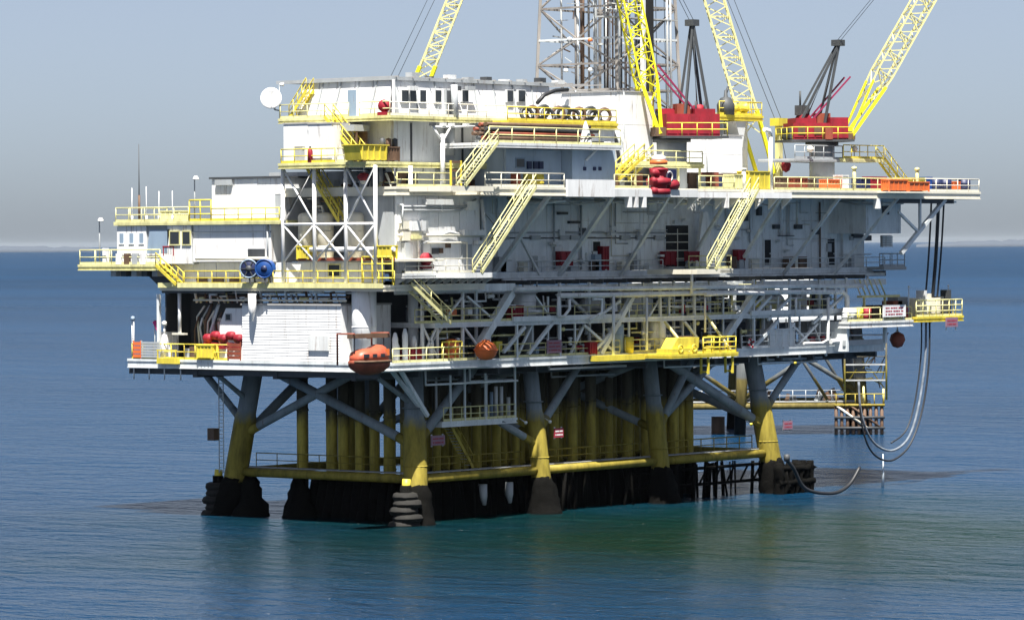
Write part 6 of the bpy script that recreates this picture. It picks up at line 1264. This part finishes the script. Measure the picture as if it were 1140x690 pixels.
def crane(name, label, base, ztab, heading, cab, boom_tip, boom_foot, gantry_top, m, pedr=1.2, w1=1.5, n=12, pm=GREY, cables=()):
    """pedestal crane: pedestal, slewing ring, machinery house with rails, A-frame gantry, lattice boom and ropes; heading = unit vector"""
    t = thing(name, label, 'crane', base); x, y, z = base; h = Vector((heading[0], heading[1], 0)).normalized(); s = Vector((-h.y, h.x, 0)); c = Vector((x, y, ztab))
    MB().tube(base, (x, y, ztab - .3), pedr, n=18).build('pedestal', pm, t); MB().lathe([(0, 0), (pedr + .35, 0), (pedr + .35, .3), (0, .3)], (x, y, ztab - .5), 20).build('slew_ring', DARK, t)
    l0, l1, wd, ht = cab
    def obox(u0, u1, v0, v1, w0, w1, nm, mt, par=t):
        P = [c + h * u + s * v + Vector((0, 0, w0)) for u, v in ((u0, v0), (u1, v0), (u1, v1), (u0, v1))]
        return MB().extr(P, (0, 0, w1 - w0)).build(nm, mt, par)
    obox(l0 - .5, l1 + .4, -wd / 2 - .9, wd / 2 + .9, -.2, .0, 'walk_plate', DARK)
    house_ = obox(l0, l1, -wd / 2, wd / 2, .02, ht, 'machinery_house', RED)
    k = 0
    for u in [l0 + (l1 - l0) * (i + .5) / 5 for i in range(5)]:
        for sg in (-1, 1): obox(u - (l1 - l0) / 11, u + (l1 - l0) / 11, sg * (wd / 2 + .002), sg * (wd / 2 + .05), .2, ht - .2, 'panel', RED, house_)
    obox(l0 + .3, l0 + (l1 - l0) * .45, -wd / 2 + .3, wd / 2 - .3, ht + .003, ht + .45, 'roof_hatch', RED, house_)
    obox(l1 - 1.6, l1 + .1, -wd / 2 - .1, -wd / 2 + 1.3, ht * .1, ht + .5, 'operator_cab', RED); obox(l1 - .3, l1 + .13, -wd / 2 + .0, -wd / 2 + 1.2, ht * .5, ht + .35, 'cab_window', GLASS)
    for u in (l0 + .4, l0 + (l1 - l0) * .38, l0 + (l1 - l0) * .6): obox(u, u + .7, -wd / 2 - .09, -wd / 2 - .055, ht * .3, ht * .8, 'louvre', BROWN, house_)
    obox(l0 - .35, l0 + .0, -wd / 2 + .2, wd / 2 - .2, .1, ht * .7, 'counterweight', DARK); obox(l0 + (l1 - l0) * .5, l0 + (l1 - l0) * .75, -.6, .6, ht + .003, ht + .9, 'engine_cover', RUSTY)
    for u in (l0 + 1.2, l0 + 2.0): MB().tube(c + h * u + s * .9 + Vector((0, 0, ht)), c + h * u + s * .9 + Vector((0, 0, ht + 1.1)), .1, n=6).build('exhaust', DARK, t)
    obox(l1 - .2, l1 + .9, -1.15, 1.15, .0, .75, 'boom_hinge', BROWN); obox(l1 - 2.4, l1 - 1.7, -wd / 2 - .95, -wd / 2 - .15, .0, 1.0, 'locker', RUSTY)
    # rails round the house
    P = [c + h * u + s * v for u, v in ((l1 + .3, -wd / 2 - .8), (l0 - .4, -wd / 2 - .8), (l0 - .4, wd / 2 + .8), (l1 + .3, wd / 2 + .8))]
    g = MB(); 
    for hh in (.55, 1.1): g.path([p + Vector((0, 0, hh)) for p in P], .05, 5)
    g.build('guard_rail', YEL, t)
    me = post_mesh(1.1, .05, YEL)
    for p, q in zip(P, P[1:]):
        nn = max(2, int((q - p).length / 1.3))
        for i in range(nn): inst('rail_post', me, t, p.lerp(q, i / nn))
    # boom
    bf = c + h * boom_foot + Vector((0, 0, .5)); tip = Vector(boom_tip)
    lattice(t, bf, tip, 2.0, w1, m, s, n)
    # gantry
    gt = Vector(gantry_top)
    for sg in (-.55, .55):
        MB().bar(c + h * (l0 + (l1 - l0) * .62) + s * sg * 1.6 + Vector((0, 0, ht)), gt + s * sg * .5, .2).build('gantry_leg', DARK, t)
        MB().bar(c + h * (l0 + .8) + s * sg * 1.6 + Vector((0, 0, ht)), gt + s * sg * .5, .2).build('gantry_leg', DARK, t)
        MB().bar(c + h * (l0 + (l1 - l0) * .35) + s * sg + Vector((0, 0, ht)), c + h * (l1 + .6) + s * sg * 1.4 + Vector((0, 0, ht + 4.2)), .14).build('backstay', PURPLE, t)
    MB().box(gt.x - .45, gt.x + .45, gt.y - .45, gt.y + .45, gt.z - .2, gt.z + .35).build('sheave_head', DARK, t)
    for k in range(4): MB().tube(c + h * (l0 + 1.3 + .15 * k) + Vector((0, 0, ht)) + s * (k - 1.5) * .3, gt + s * (k - 1.5) * .2, .025, n=4).build('rope', ROPE, t)
    for k in (-.5, .5): MB().tube(gt + s * k + Vector((0, 0, .2)), tip + s * k * .6, .03, n=4).build('pendant', ROPE, t)
    MB().lathe([(0, -.7), (.45, -.65), (.45, .65), (0, .7)], c + h * (l0 + 1.5) + Vector((0, 0, ht + .4)), 12, s).build('winch_drum', RED, t)
    return t
RIGHT = Vector((.637, -.770, 0))
def cranes():
    def px(x, y, base, heading_off):     # point in the vertical plane through the crane that faces the viewer
        d = _ray(x, y); n_ = f0; t_ = (Vector(base) - CAM).dot(n_) / d.dot(n_); return CAM + d * t_
    # left crane
    b1 = (FA(748, .8, 180), .8, ZTOP); zt = px(748, 152, b1, 0).z
    tip = px(748 - 38 * 2.3, 148 - 148 * 2.3, b1, 0); ft = px(741, 148, b1, 0)
    crane('pedestal_crane', 'red-housed pedestal crane with bright lime yellow boom, left of the two', b1, zt, (-.45, .3), (-3.9, .9, 2.8, 1.9), tip + RIGHT * 0, 1.4, px(771, 26, b1, 0) + f0 * 1.0, LIME, 1.3, 1.75, 11, GREY)
    # right crane
    b2 = (FA(915, .8, 175), .8, ZTOP); zt = px(915, 156, b2, 0).z
    crane('pedestal_crane', 'red-housed pedestal crane with pale yellow boom leaning right, at the right', b2, zt, (.72, -.5), (-3.2, 1.9, 2.8, 1.5), px(948 + 80 * 2.6, 148 - 144 * 2.6, b2, 0), 2.5, px(933, 49, b2, 0), BOOM, 1.15, 1.75, 15, GREY)
    t = deck('crane_landing', 'grey landing ring around the right crane pedestal', FA(884, -.9, 178), FA(940, -.9, 178), -.9, 3, px(900, 178, b2, 0).z, .15, .25, GREY, GREY, 2)
    zl = px(900, 178, b2, 0).z
    railing('grey handrail on the landing round the right crane pedestal', [(FA(885, -.8, 178), -.8, zl), (FA(938, -.8, 178), -.8, zl)], GREY, 1.2, 1.5)
    xa, xb = FA(940, -1.4, 178), FA(985, -1.4, 178)
    t = deck('stair_landing', 'pale yellow landing leading off the right crane pedestal', xa, xb, -1.4, 1.5, zl + .1, .15, .3, STEEL, PALE, 2)
    railing('yellow handrail on the landing leading off the right crane pedestal', [(xa, -1.3, zl + .1), (xb, -1.3, zl + .1)], YEL, 1.2, 1.2)
    stairs('yellow stairway from the right crane landing down towards the far right tip', (xb, -1.0, zl + .1), (FA(1008, -1.0, 200), -1.0, ZTOP), (0, 1, 0), YEL, .9)
    for x, lab in ((902, 'pale cream float ball left of the right crane pedestal'), (951, 'pale cream float ball right of the right crane pedestal')):
        p = fb(x, 166, -1.1); tt = thing('float_ball', lab, 'float', (p[0], -1.1, p[1])); MB().lathe([(0, -.32), (.25, -.2), (.34, 0), (.25, .2), (0, .32)], (p[0], -1.1, p[1]), 12).build('ball', CREAM, tt); MB().tube((p[0], -1.1, zl), (p[0], -1.1, p[1] - .25), .05, n=5).build('stalk', GREY, tt)
    p = px(893, 125, b2, 0); tt = thing('engine', 'black engine exhaust on the back of the right crane', 'engine', tuple(p)); MB().box(p.x - .6, p.x + .6, p.y - .4, p.y + .4, p.z - .3, p.z + .6).build('engine', DARK, tt); MB().tube(p + Vector((-.3, 0, .5)), p + Vector((-.3, 0, 1.9)), .1, n=6).build('exhaust', DARK, tt); MB().bar(p + Vector((0, 0, -.3)), p + Vector((0, 0, -1.2)), .3).build('mount', DARK, tt)
    # third boom, standing on the top deck
    b3 = Vector((FA(850, 6.5, 190), 6.5, ZTOP)); t = thing('boom_crane', 'pale lattice crane boom leaning left between the two red cranes', 'crane', tuple(b3))
    lattice(t, px(851, 190, b3, 0), px(795 - 75, -255, b3, 0), 1.6, 1.8, BOOM, RIGHT, 16, .08, .045)
    MB().box(b3.x - 1.6, b3.x + 1.6, 5.8, 7.4, ZTOP, px(851, 194, b3, 0).z).build('pivot_base', YEL, t)
    q = px(867, 138, b3, 0); MB().bar((q.x, q.y, ZTOP), q, .5).build('sheave_post', PALE, t); MB().box(q.x - .7, q.x + .7, q.y - .5, q.y + .5, q.z - .2, q.z + .5).build('sheave_head', YEL, t)
    for k, (x0, x1) in enumerate(((864, 808), (871, 816))): MB().tube(px(x0, 136, b3, 0), px(x1 - 62, -160, b3, 0), .035, n=4).build('pendant', ROPE, t)
    # hook block with purple rigging beside it
    q = px(875, 185, b3, 0); t = thing('hook_block', 'red hook block hanging beside the pale boom foot', 'hook', tuple(q)); MB().lathe([(0, -.6), (.35, -.4), (.5, .1), (.3, .6), (0, .7)], q, 10).build('block', RED, t); MB().tube(q + Vector((0, 0, .6)), px(868, 142, b3, 0), .03, n=4).build('rope', ROPE, t)
    # fourth boom far back left, behind the house
    b4 = Vector((FA(468, 20, 130), 20.0, ZTOP)); t = thing('boom_crane', 'pale yellow lattice boom rising from behind the quarters house roof', 'crane', tuple(b4))
    p4 = px(462, 110, b4, 0); lattice(t, p4, px(500 + 58, -130, b4, 0), 1.4, 1.35, BOOM, RIGHT, 13, .08, .045); MB().tube(b4, p4, 1.0, n=14).build('pedestal', GREY, t)
    for x0, x1 in ((430, 476), (438, 484)): MB().tube(px(x0, 96, b4, 0), px(x1 + 62, -130, b4, 0), .03, n=4).build('pendant', ROPE, t)
    for x0 in (430, 438): MB().tube((b4.x - 3, b4.y + 1, ZTOP), px(x0, 96, b4, 0), .1, n=6).build('gantry_leg', DARK, t)
cranes()

# ------------------------------------------------------------------ right end: outrigger deck, hoses
def right_end():
    b = -3.0; f = lambda x, y=345, bb=-3.0: fb(x, y, bb)
    a0, a1 = f(945)[0], f(1016)[0]; z = f(980, 357)[1]
    t = deck('outrigger_deck', 'white-edged outrigger deck at the right end carrying signs and barrels', a0, a1, b, 3, z, .25, .6, STEEL, WALL, 2.4)
    MB().box(a0 + .1, a0 + .4, b + .3, 2.5, 12.4, z - .6).build('support', STEEL, t); MB().box(a0, a0 + 6, b + .4, b + .7, ZLOW - .1, ZLOW + .4).build('support', GREY, t)
    MB().bar((AR - 1, b + 1, ZLOW), (a1 - 3, b + 1, z - .6), .3).build('strut', STEEL, t)
    railing('pale yellow handrail along the outrigger deck at the right end', [(a0, b + .1, z), (a1, b + .1, z)], PALE, 1.2, 1.7)
    # yellow hose basket
    h0, h1 = f(1018)[0], f(1069)[0]; zb = f(1040, 352)[1]
    t = deck('hose_basket', 'pale yellow hose basket at the right extreme above the hanging hose loop', h0, h1, b - .3, 1, zb, .2, .5, PALE, YEL, 1.4, None, YEL, 'basket')
    railing('pale yellow cage rail round the hose basket', [(h0, b - .2, zb), (h1, b - .2, zb), (h1, .8, zb)], PALE, 1.5, 1.1, True, None, .06, 3)
    MB().box(f(1026)[0], f(1050)[0], b + .2, b + 1.4, zb + .05, zb + 1.7).build('hose_clamp', CREAM, t)
    for x in (1031, 1036, 1050, 1058): MB().box(f(x)[0] - .15, f(x)[0] + .15, b, b + 1, zb + .02, zb + 1.8 + .3 * (x % 3)).build('mast', (CREAM, BROWN, DARK, WALL)[x % 4], t)
    for x in (1066, 1022): tt = thing('antenna', 'thin white pole with finial at the %s of the hose basket' % ('right end' if x == 1066 else 'left end'), 'pole', (f(x)[0], b + 1, zb)); MB().tube((f(x)[0], b + 1, zb), (f(x)[0], b + 1, zb + 2.7), .05, n=5).build('pole', WALL, tt); MB().lathe([(0, -.12), (.13, 0), (0, .16)], (f(x)[0], b + 1, zb + 2.75), 8).build('finial', WHITE, tt)
    # signs
    def board(label, x0, y0, x1, y1, m, ink, rows, bb):
        q = fbox_px(x0, y0, x1, y1, bb); t = thing('sign_board', label, 'sign', (q[0], bb, q[2])); MB().box(q[0], q[1], bb - .04, bb + .04, q[2], q[3]).build('panel', m, t); hh = (q[3] - q[2]) / (rows + .8)
        for k in range(rows):
            n = 7
            for i in range(n):
                x = q[0] + (q[1] - q[0]) * (.1 + .8 * i / n); MB().box(x, x + (q[1] - q[0]) * .8 / n * (.85 if (i + k) % 3 else .55), bb - .052, bb - .041, q[2] + hh * (k + .6), q[2] + hh * (k + 1.05)).build('lettering', ink, t)
        for x in (q[0] + .2, q[1] - .2): MB().box(x - .05, x + .05, bb + .041, bb + .12, q[2] - .3, q[3]).build('bracket', STEEL, t)
    board('white sign board with rows of red print on the outrigger deck handrail', 983, 339, 1008, 353, WHITE, REDSIGN, 3, b - .12)
    board('small pink sign board hanging under the right end of the hose basket', 1053, 353, 1066, 364, PINK, REDSIGN, 2, b - .5)
    for lab, x, m in (('yellow barrel on the outrigger deck left of the red barrel', 963, YEL), ('red barrel on the outrigger deck between the yellow barrel and the white sign', 972, RED), ('white barrel at the left end of the outrigger deck', 949, WHITE), ('red barrel right of the white sign on the outrigger deck', 1013, RED), ('green-grey barrel on the outrigger deck left of the yellow barrel', 956, GREY)): drum(lab, (f(x)[0], b + .7, z), .42, 1.25, m)
    for k, x in enumerate((955, 985, 1000, 1006, 992, 978)):
        q = f(x, 330, -.6); tag(MB().box(q[0] - .9, q[0] + .7, -.6, .6, z, z + 1.0 + .35 * (k % 4)).build('deck_box', (BROWN, CREAM, RUSTY, GREY, PALE, BROWN)[k]), ('brown', 'cream', 'rust red', 'grey', 'pale yellow', 'darker brown')[k] + ' equipment box behind the outrigger deck handrail, ' + {955: 'leftmost', 985: 'behind the white sign', 1000: 'right of the cream one', 1006: 'rightmost', 992: 'between cream and rust red', 978: 'left of the white sign'}[x], 'box', 'boxes crowded on the outrigger deck')
    q0, q1 = f(950, 312, -1), f(978, 325, -1)
    t = thing('pipe_rack', 'slanting pale pipes leaning on the outrigger deck rack', 'pipes', (q0[0], -1, q0[1]))
    for k in range(6): p = f(951 + k * 5.5, 311, -1); q = f(958 + k * 5.5, 328, -1); MB().tube((p[0], -1, p[1]), (q[0], -1, q[1]), .07, n=6).build('pipe', (CREAM, PALE)[k % 2], t)
    MB().box(f(958, 330, -1)[0], f(1000, 330, -1)[0], -1.2, -.6, f(970, 330, -1)[1] - .1, f(970, 330, -1)[1] + .1).build('rack_beam', PALE, t)
    for x in (962, 985): p = f(x, 330, -1); MB().box(p[0] - .07, p[0] + .07, -1.1, -.9, z, p[1]).build('rack_post', PALE, t)
    p = f(975, 378, 1.2); t = thing('float_ball', 'big faded red float buoy hanging below the outrigger deck', 'buoy', (p[0], -1.2, p[1])); MB().lathe([(0, -.75), (.45, -.6), (.75, 0), (.6, .5), (.15, .75), (0, .75)], (p[0], -1.2, p[1]), 16).build('float', RUSTY, t); MB().tube((p[0], -1.2, p[1] + .7), (p[0], -1.2, z - .5), .05, n=5).build('rope', ROPE, t); MB().torus((p[0], -1.2, p[1] + .85), .14, .05, (0, 1, 0), 8, 5).build('ring', STEEL, t)
    # hanging hoses from the top deck tip
    for lab, xt, xb in (('thin black hose hanging from the top deck tip, left of three', 1037, 1029), ('thick black hose hanging from the top deck tip, middle of three', 1045, 1037), ('thin black hose hanging from the top deck tip, right of three', 1051, 1042)):
        bb = BT + .8; p = fb(xt, 222, bb); q = fb(xb, 345, b + .6); t = thing('hanging_hose', lab, 'hose', (p[0], bb, p[1]), 'hoses hanging from the top deck tip')
        n = 10; P = [Vector((p[0], bb, p[1])).lerp(Vector((q[0], b + .6, q[1])), k / n) + Vector((.15 * math.sin(k / n * math.pi), 0, 0)) for k in range(n + 1)]
        MB().path(P, .17 if 'thick' in lab else .09, 7).build('hose', BHOSE, t); MB().lathe([(0, 0), (.2, 0), (.2, .4), (0, .4)], (q[0], b + .6, q[1] - .2), 8).build('coupling', STEEL, t)
    # loop
    def loop(label, pts, r, m, bb=-2.6):
        P = [Vector((fb(x, y, bb)[0], bb, fb(x, y, bb)[1])) for x, y in pts]
        Q = []
        for i in range(len(P) - 1):
            a_, b_, c_, d_ = P[max(i - 1, 0)], P[i], P[i + 1], P[min(i + 2, len(P) - 1)]
            for k in range(5):
                u = k / 5; Q.append(.5 * ((2 * b_) + (c_ - a_) * u + (2 * a_ - 5 * b_ + 4 * c_ - d_) * u * u + (3 * b_ - a_ - 3 * c_ + d_) * u ** 3))
        Q.append(P[-1]); t = thing('hose_loop', label, 'hose', P[0], 'hose loops at the right end'); MB().path(Q, r, 8).build('hose', m, t); MB().lathe([(0, -.1), (r + .1, -.1), (r + .1, .5), (0, .5)], P[0], 8).build('coupling', STEEL if m is HOSE else DARK, t)
    loop('thick silver hose loop sweeping from the hose basket down to the water', [(1031, 358), (1030, 400), (1023, 450), (1012, 486), (995, 501), (978, 497), (966, 482), (958, 455), (956, 425)], .11, HOSE)
    loop('thin dark outer hose loop just outside the silver one', [(1035, 358), (1034, 405), (1027, 455), (1014, 493), (998, 510), (984, 512), (970, 502), (961, 480), (957, 450)], .09, BHOSE, -2.9)
    loop('thin dark inner hose loop just inside the silver one', [(1026, 358), (1025, 400), (1018, 450), (1008, 480), (992, 493)], .07, BHOSE, -2.3)
    loop('black mooring hose sagging from the right leg to the water', [(876, 512), (884, 522), (893, 540), (905, 547), (925, 549), (938, 545), (948, 536), (957, 520)], .16, BHOSE, -7.0)
    p = fb(983, 505, -2.6); t = thing('water_jet', 'thin stream of water falling from the bottom of the hose loop', 'water', (p[0], -2.6, 0)); MB().path([(p[0], -2.6, p[1]), (p[0] + .05, -2.6, p[1] * .5), (p[0] - .05, -2.6, -.1)], [.05, .08, .16], 6).build('stream', mat('falling_water', (.6, .66, .7), .15), t)
right_end()

# ------------------------------------------------------------------ second platform far behind
def far_platform():
    D = 465.0
    def P(x, y, off=0): 
        d = _ray(x, y); t_ = (D + off) / d.dot(f0); return CAM + d * t_
    t = thing('far_platform', 'second platform seen past the right end, with its own legs, walkway and deck', 'platform', (P(955, 485).x, P(955, 485).y, 0))
    cx = P(955, 486); R_ = r0; D_ = f0
    def at(u, v, z): return Vector((cx.x, cx.y, 0)) + R_ * u + D_ * v + Vector((0, 0, z))
    def tb(p, q, r, nm='brace', m=FARJACK): return MB().tube(p, q, r, n=8).build(nm, m, t)
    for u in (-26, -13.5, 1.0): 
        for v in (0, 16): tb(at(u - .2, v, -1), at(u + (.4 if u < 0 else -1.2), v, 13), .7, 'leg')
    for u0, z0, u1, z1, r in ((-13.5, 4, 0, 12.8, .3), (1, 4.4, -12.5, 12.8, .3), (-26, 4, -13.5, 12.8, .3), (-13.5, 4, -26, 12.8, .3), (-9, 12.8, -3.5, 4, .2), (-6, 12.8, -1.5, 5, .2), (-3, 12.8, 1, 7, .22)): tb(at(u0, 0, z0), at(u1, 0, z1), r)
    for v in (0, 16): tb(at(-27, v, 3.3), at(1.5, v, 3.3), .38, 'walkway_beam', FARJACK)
    MB().extr([at(-27, 0, 3.75), at(1.5, 0, 3.75), at(1.5, 2.5, 3.75), at(-27, 2.5, 3.75)], (0, 0, .1)).build('walkway', GRATE, t)
    rr = random.Random(15)
    g = MB(); 
    for h in (4.5, 5.1): g.path([at(-27, .1, h), at(-1.5, .1, h)], .05, 5)
    g.build('handrail', GREY, t); me = post_mesh(1.3, .06, GREY)
    for k in range(18): inst('post', me, t, at(-27 + k * 1.5, .1, 3.85))
    for k in range(20): u = rr.uniform(-22, -2); MB().bar(at(u, .8, 3.85), at(u + rr.uniform(-.6, .6), .8, 4.4 + rr.uniform(0, 1)), rr.uniform(.2, .6)).build('fitting', (DARK, BROWN, GREY)[k % 3], t)
    # boat landing: rusty piles with yellow frame
    for k in range(9):
        u = -2.6 + k * .66; tb(at(u, -1.2, -1), at(u, -1.2, 3.4), .2, 'pile', BROWN)
    for z in (.8, 2.0, 3.4): tb(at(-2.8, -1.4, z), at(3.0, -1.4, z), .16, 'rail', DARK if z < 3 else COND)
    tb(at(-2.6, -1.4, 3.4), at(1, -1.4, .8), .14, 'brace', CREAM); tb(at(-1, -1.4, 3.4), at(2.6, -1.4, .8), .12, 'brace', BROWN)
    for k in range(6): tb(at(-2.6 + k * 1.1, -1.4, 3.4), at(-2.6 + k * 1.1, -1.4, 4.7), .06, 'post', COND)
    tb(at(-2.8, -1.4, 4.7), at(3, -1.4, 4.7), .06, 'rail', COND)
    for u, z in ((2.9, 5.3), (.6, 5.6)): tb(at(u, -1, 3.4), at(u, -1, z), .14, 'bollard', PALE)
    # stairs and yellow framework above
    for k in range(34):
        u = rr.uniform(-1.5, 3.2); z = rr.uniform(5, 11); MB().bar(at(u, -.5, z), at(u + rr.uniform(-1.5, 1.5), -.5, z + rr.uniform(-.2, 2.2)), .12).build('stair_member', (COND, BROWN, COND, DARK)[k % 4], t)
    for z in (6.2, 8.0, 9.8, 11.4): MB().extr([at(-1.6, -1.4, z), at(3.2, -1.4, z), at(3.2, 1, z), at(-1.6, 1, z)], (0, 0, .14)).build('landing', GRATE, t); tb(at(-1.6, -1.4, z + 1), at(3.2, -1.4, z + 1), .05, 'landing_rail', COND)
    for u in (-1.6, 3.2): tb(at(u, -1.4, 4), at(u, -1.4, 12.6), .12, 'riser', COND)
    MB().extr([at(-28, -2, 12.7), at(3.6, -2, 12.7), at(3.6, 18, 12.7), at(-28, 18, 12.7)], (0, 0, .7)).build('deck', GREY, t)
    for u0, u1, h in ((-26, -19, 6.2), (-18.6, -12, 4.6), (-11.6, -5, 5.6)):
        MB().extr([at(u0, 1, 13.4), at(u1, 1, 13.4), at(u1, 15, 13.4), at(u0, 15, 13.4)], (0, 0, h)).build('deck_house', MIDGREY, t)
        for k in range(4): u = u0 + .8 + k * 1.6; MB().extr([at(u, .93, 15), at(u + .7, .93, 15), at(u + .7, 1.02, 15), at(u, 1.02, 15)], (0, 0, .9)).build('window', GLASS, t)
        MB().extr([at(u0 - .2, .8, 13.4 + h), at(u1 + .2, .8, 13.4 + h), at(u1 + .2, 15.2, 13.4 + h), at(u0 - .2, 15.2, 13.4 + h)], (0, 0, .25)).build('roof', ROOF, t)
    # small dark pump on a leg in the gap
    p = P(800, 470, -8); 
    tb(at(-16, 3, -1), at(-16, 3, 2), .8, 'pile', BROWN)
far_platform()

# ------------------------------------------------------------------ faint coast
def coast():
    for nm, x0, x1, h, dist in (('coast_hills', -300, 150, 27, 15000.0), ('coast_hills', 1020, 1400, 30, 14000.0)):
        n = 40; mb = MB(); vs = []; fs = []; rr = random.Random(int(x1)); dx = []
        for k in range(n + 1):
            x = x0 + (x1 - x0) * k / n; d = _ray(x, 270); d.z = 0; d.normalize(); p = Vector((CAM.x, CAM.y, 0)) + d * dist
            hh = h * (.35 + .65 * math.sin(math.pi * k / n)) * rr.uniform(.75, 1.15)
            vs += [(p.x, p.y, -2), (p.x, p.y, .4 * hh), (p.x + d.x * 700, p.y + d.y * 700, hh), (p.x + d.x * 1800, p.y + d.y * 1800, -2)]
        for k in range(n):
            for j in range(3): a = k * 4 + j; fs.append((a, a + 4, a + 5, a + 1))
        mb.add(vs, fs, True); mb.build(nm, mat('hazy_coast', (.075, .09, .115), .9, spec=.1), None, kind='structure')
coast()

# ------------------------------------------------------------------ sea haze
def haze():
    m = bpy.data.materials.new('haze'); m.use_nodes = True; n = m.node_tree.nodes; l = m.node_tree.links
    n.remove(n['Principled BSDF']); v = n.new('ShaderNodeVolumePrincipled'); v.inputs['Color'].default_value = (.62, .70, .80, 1); v.inputs['Density'].default_value = HAZE; v.inputs['Anisotropy'].default_value = 0.0
    l.new(v.outputs[0], n['Material Output'].inputs['Volume'])
    o = MB().box(-61000, 61000, -61000, 61000, -4, 75).build('haze', m); o['kind'] = 'stuff'
HAZE = 0.000007
haze()
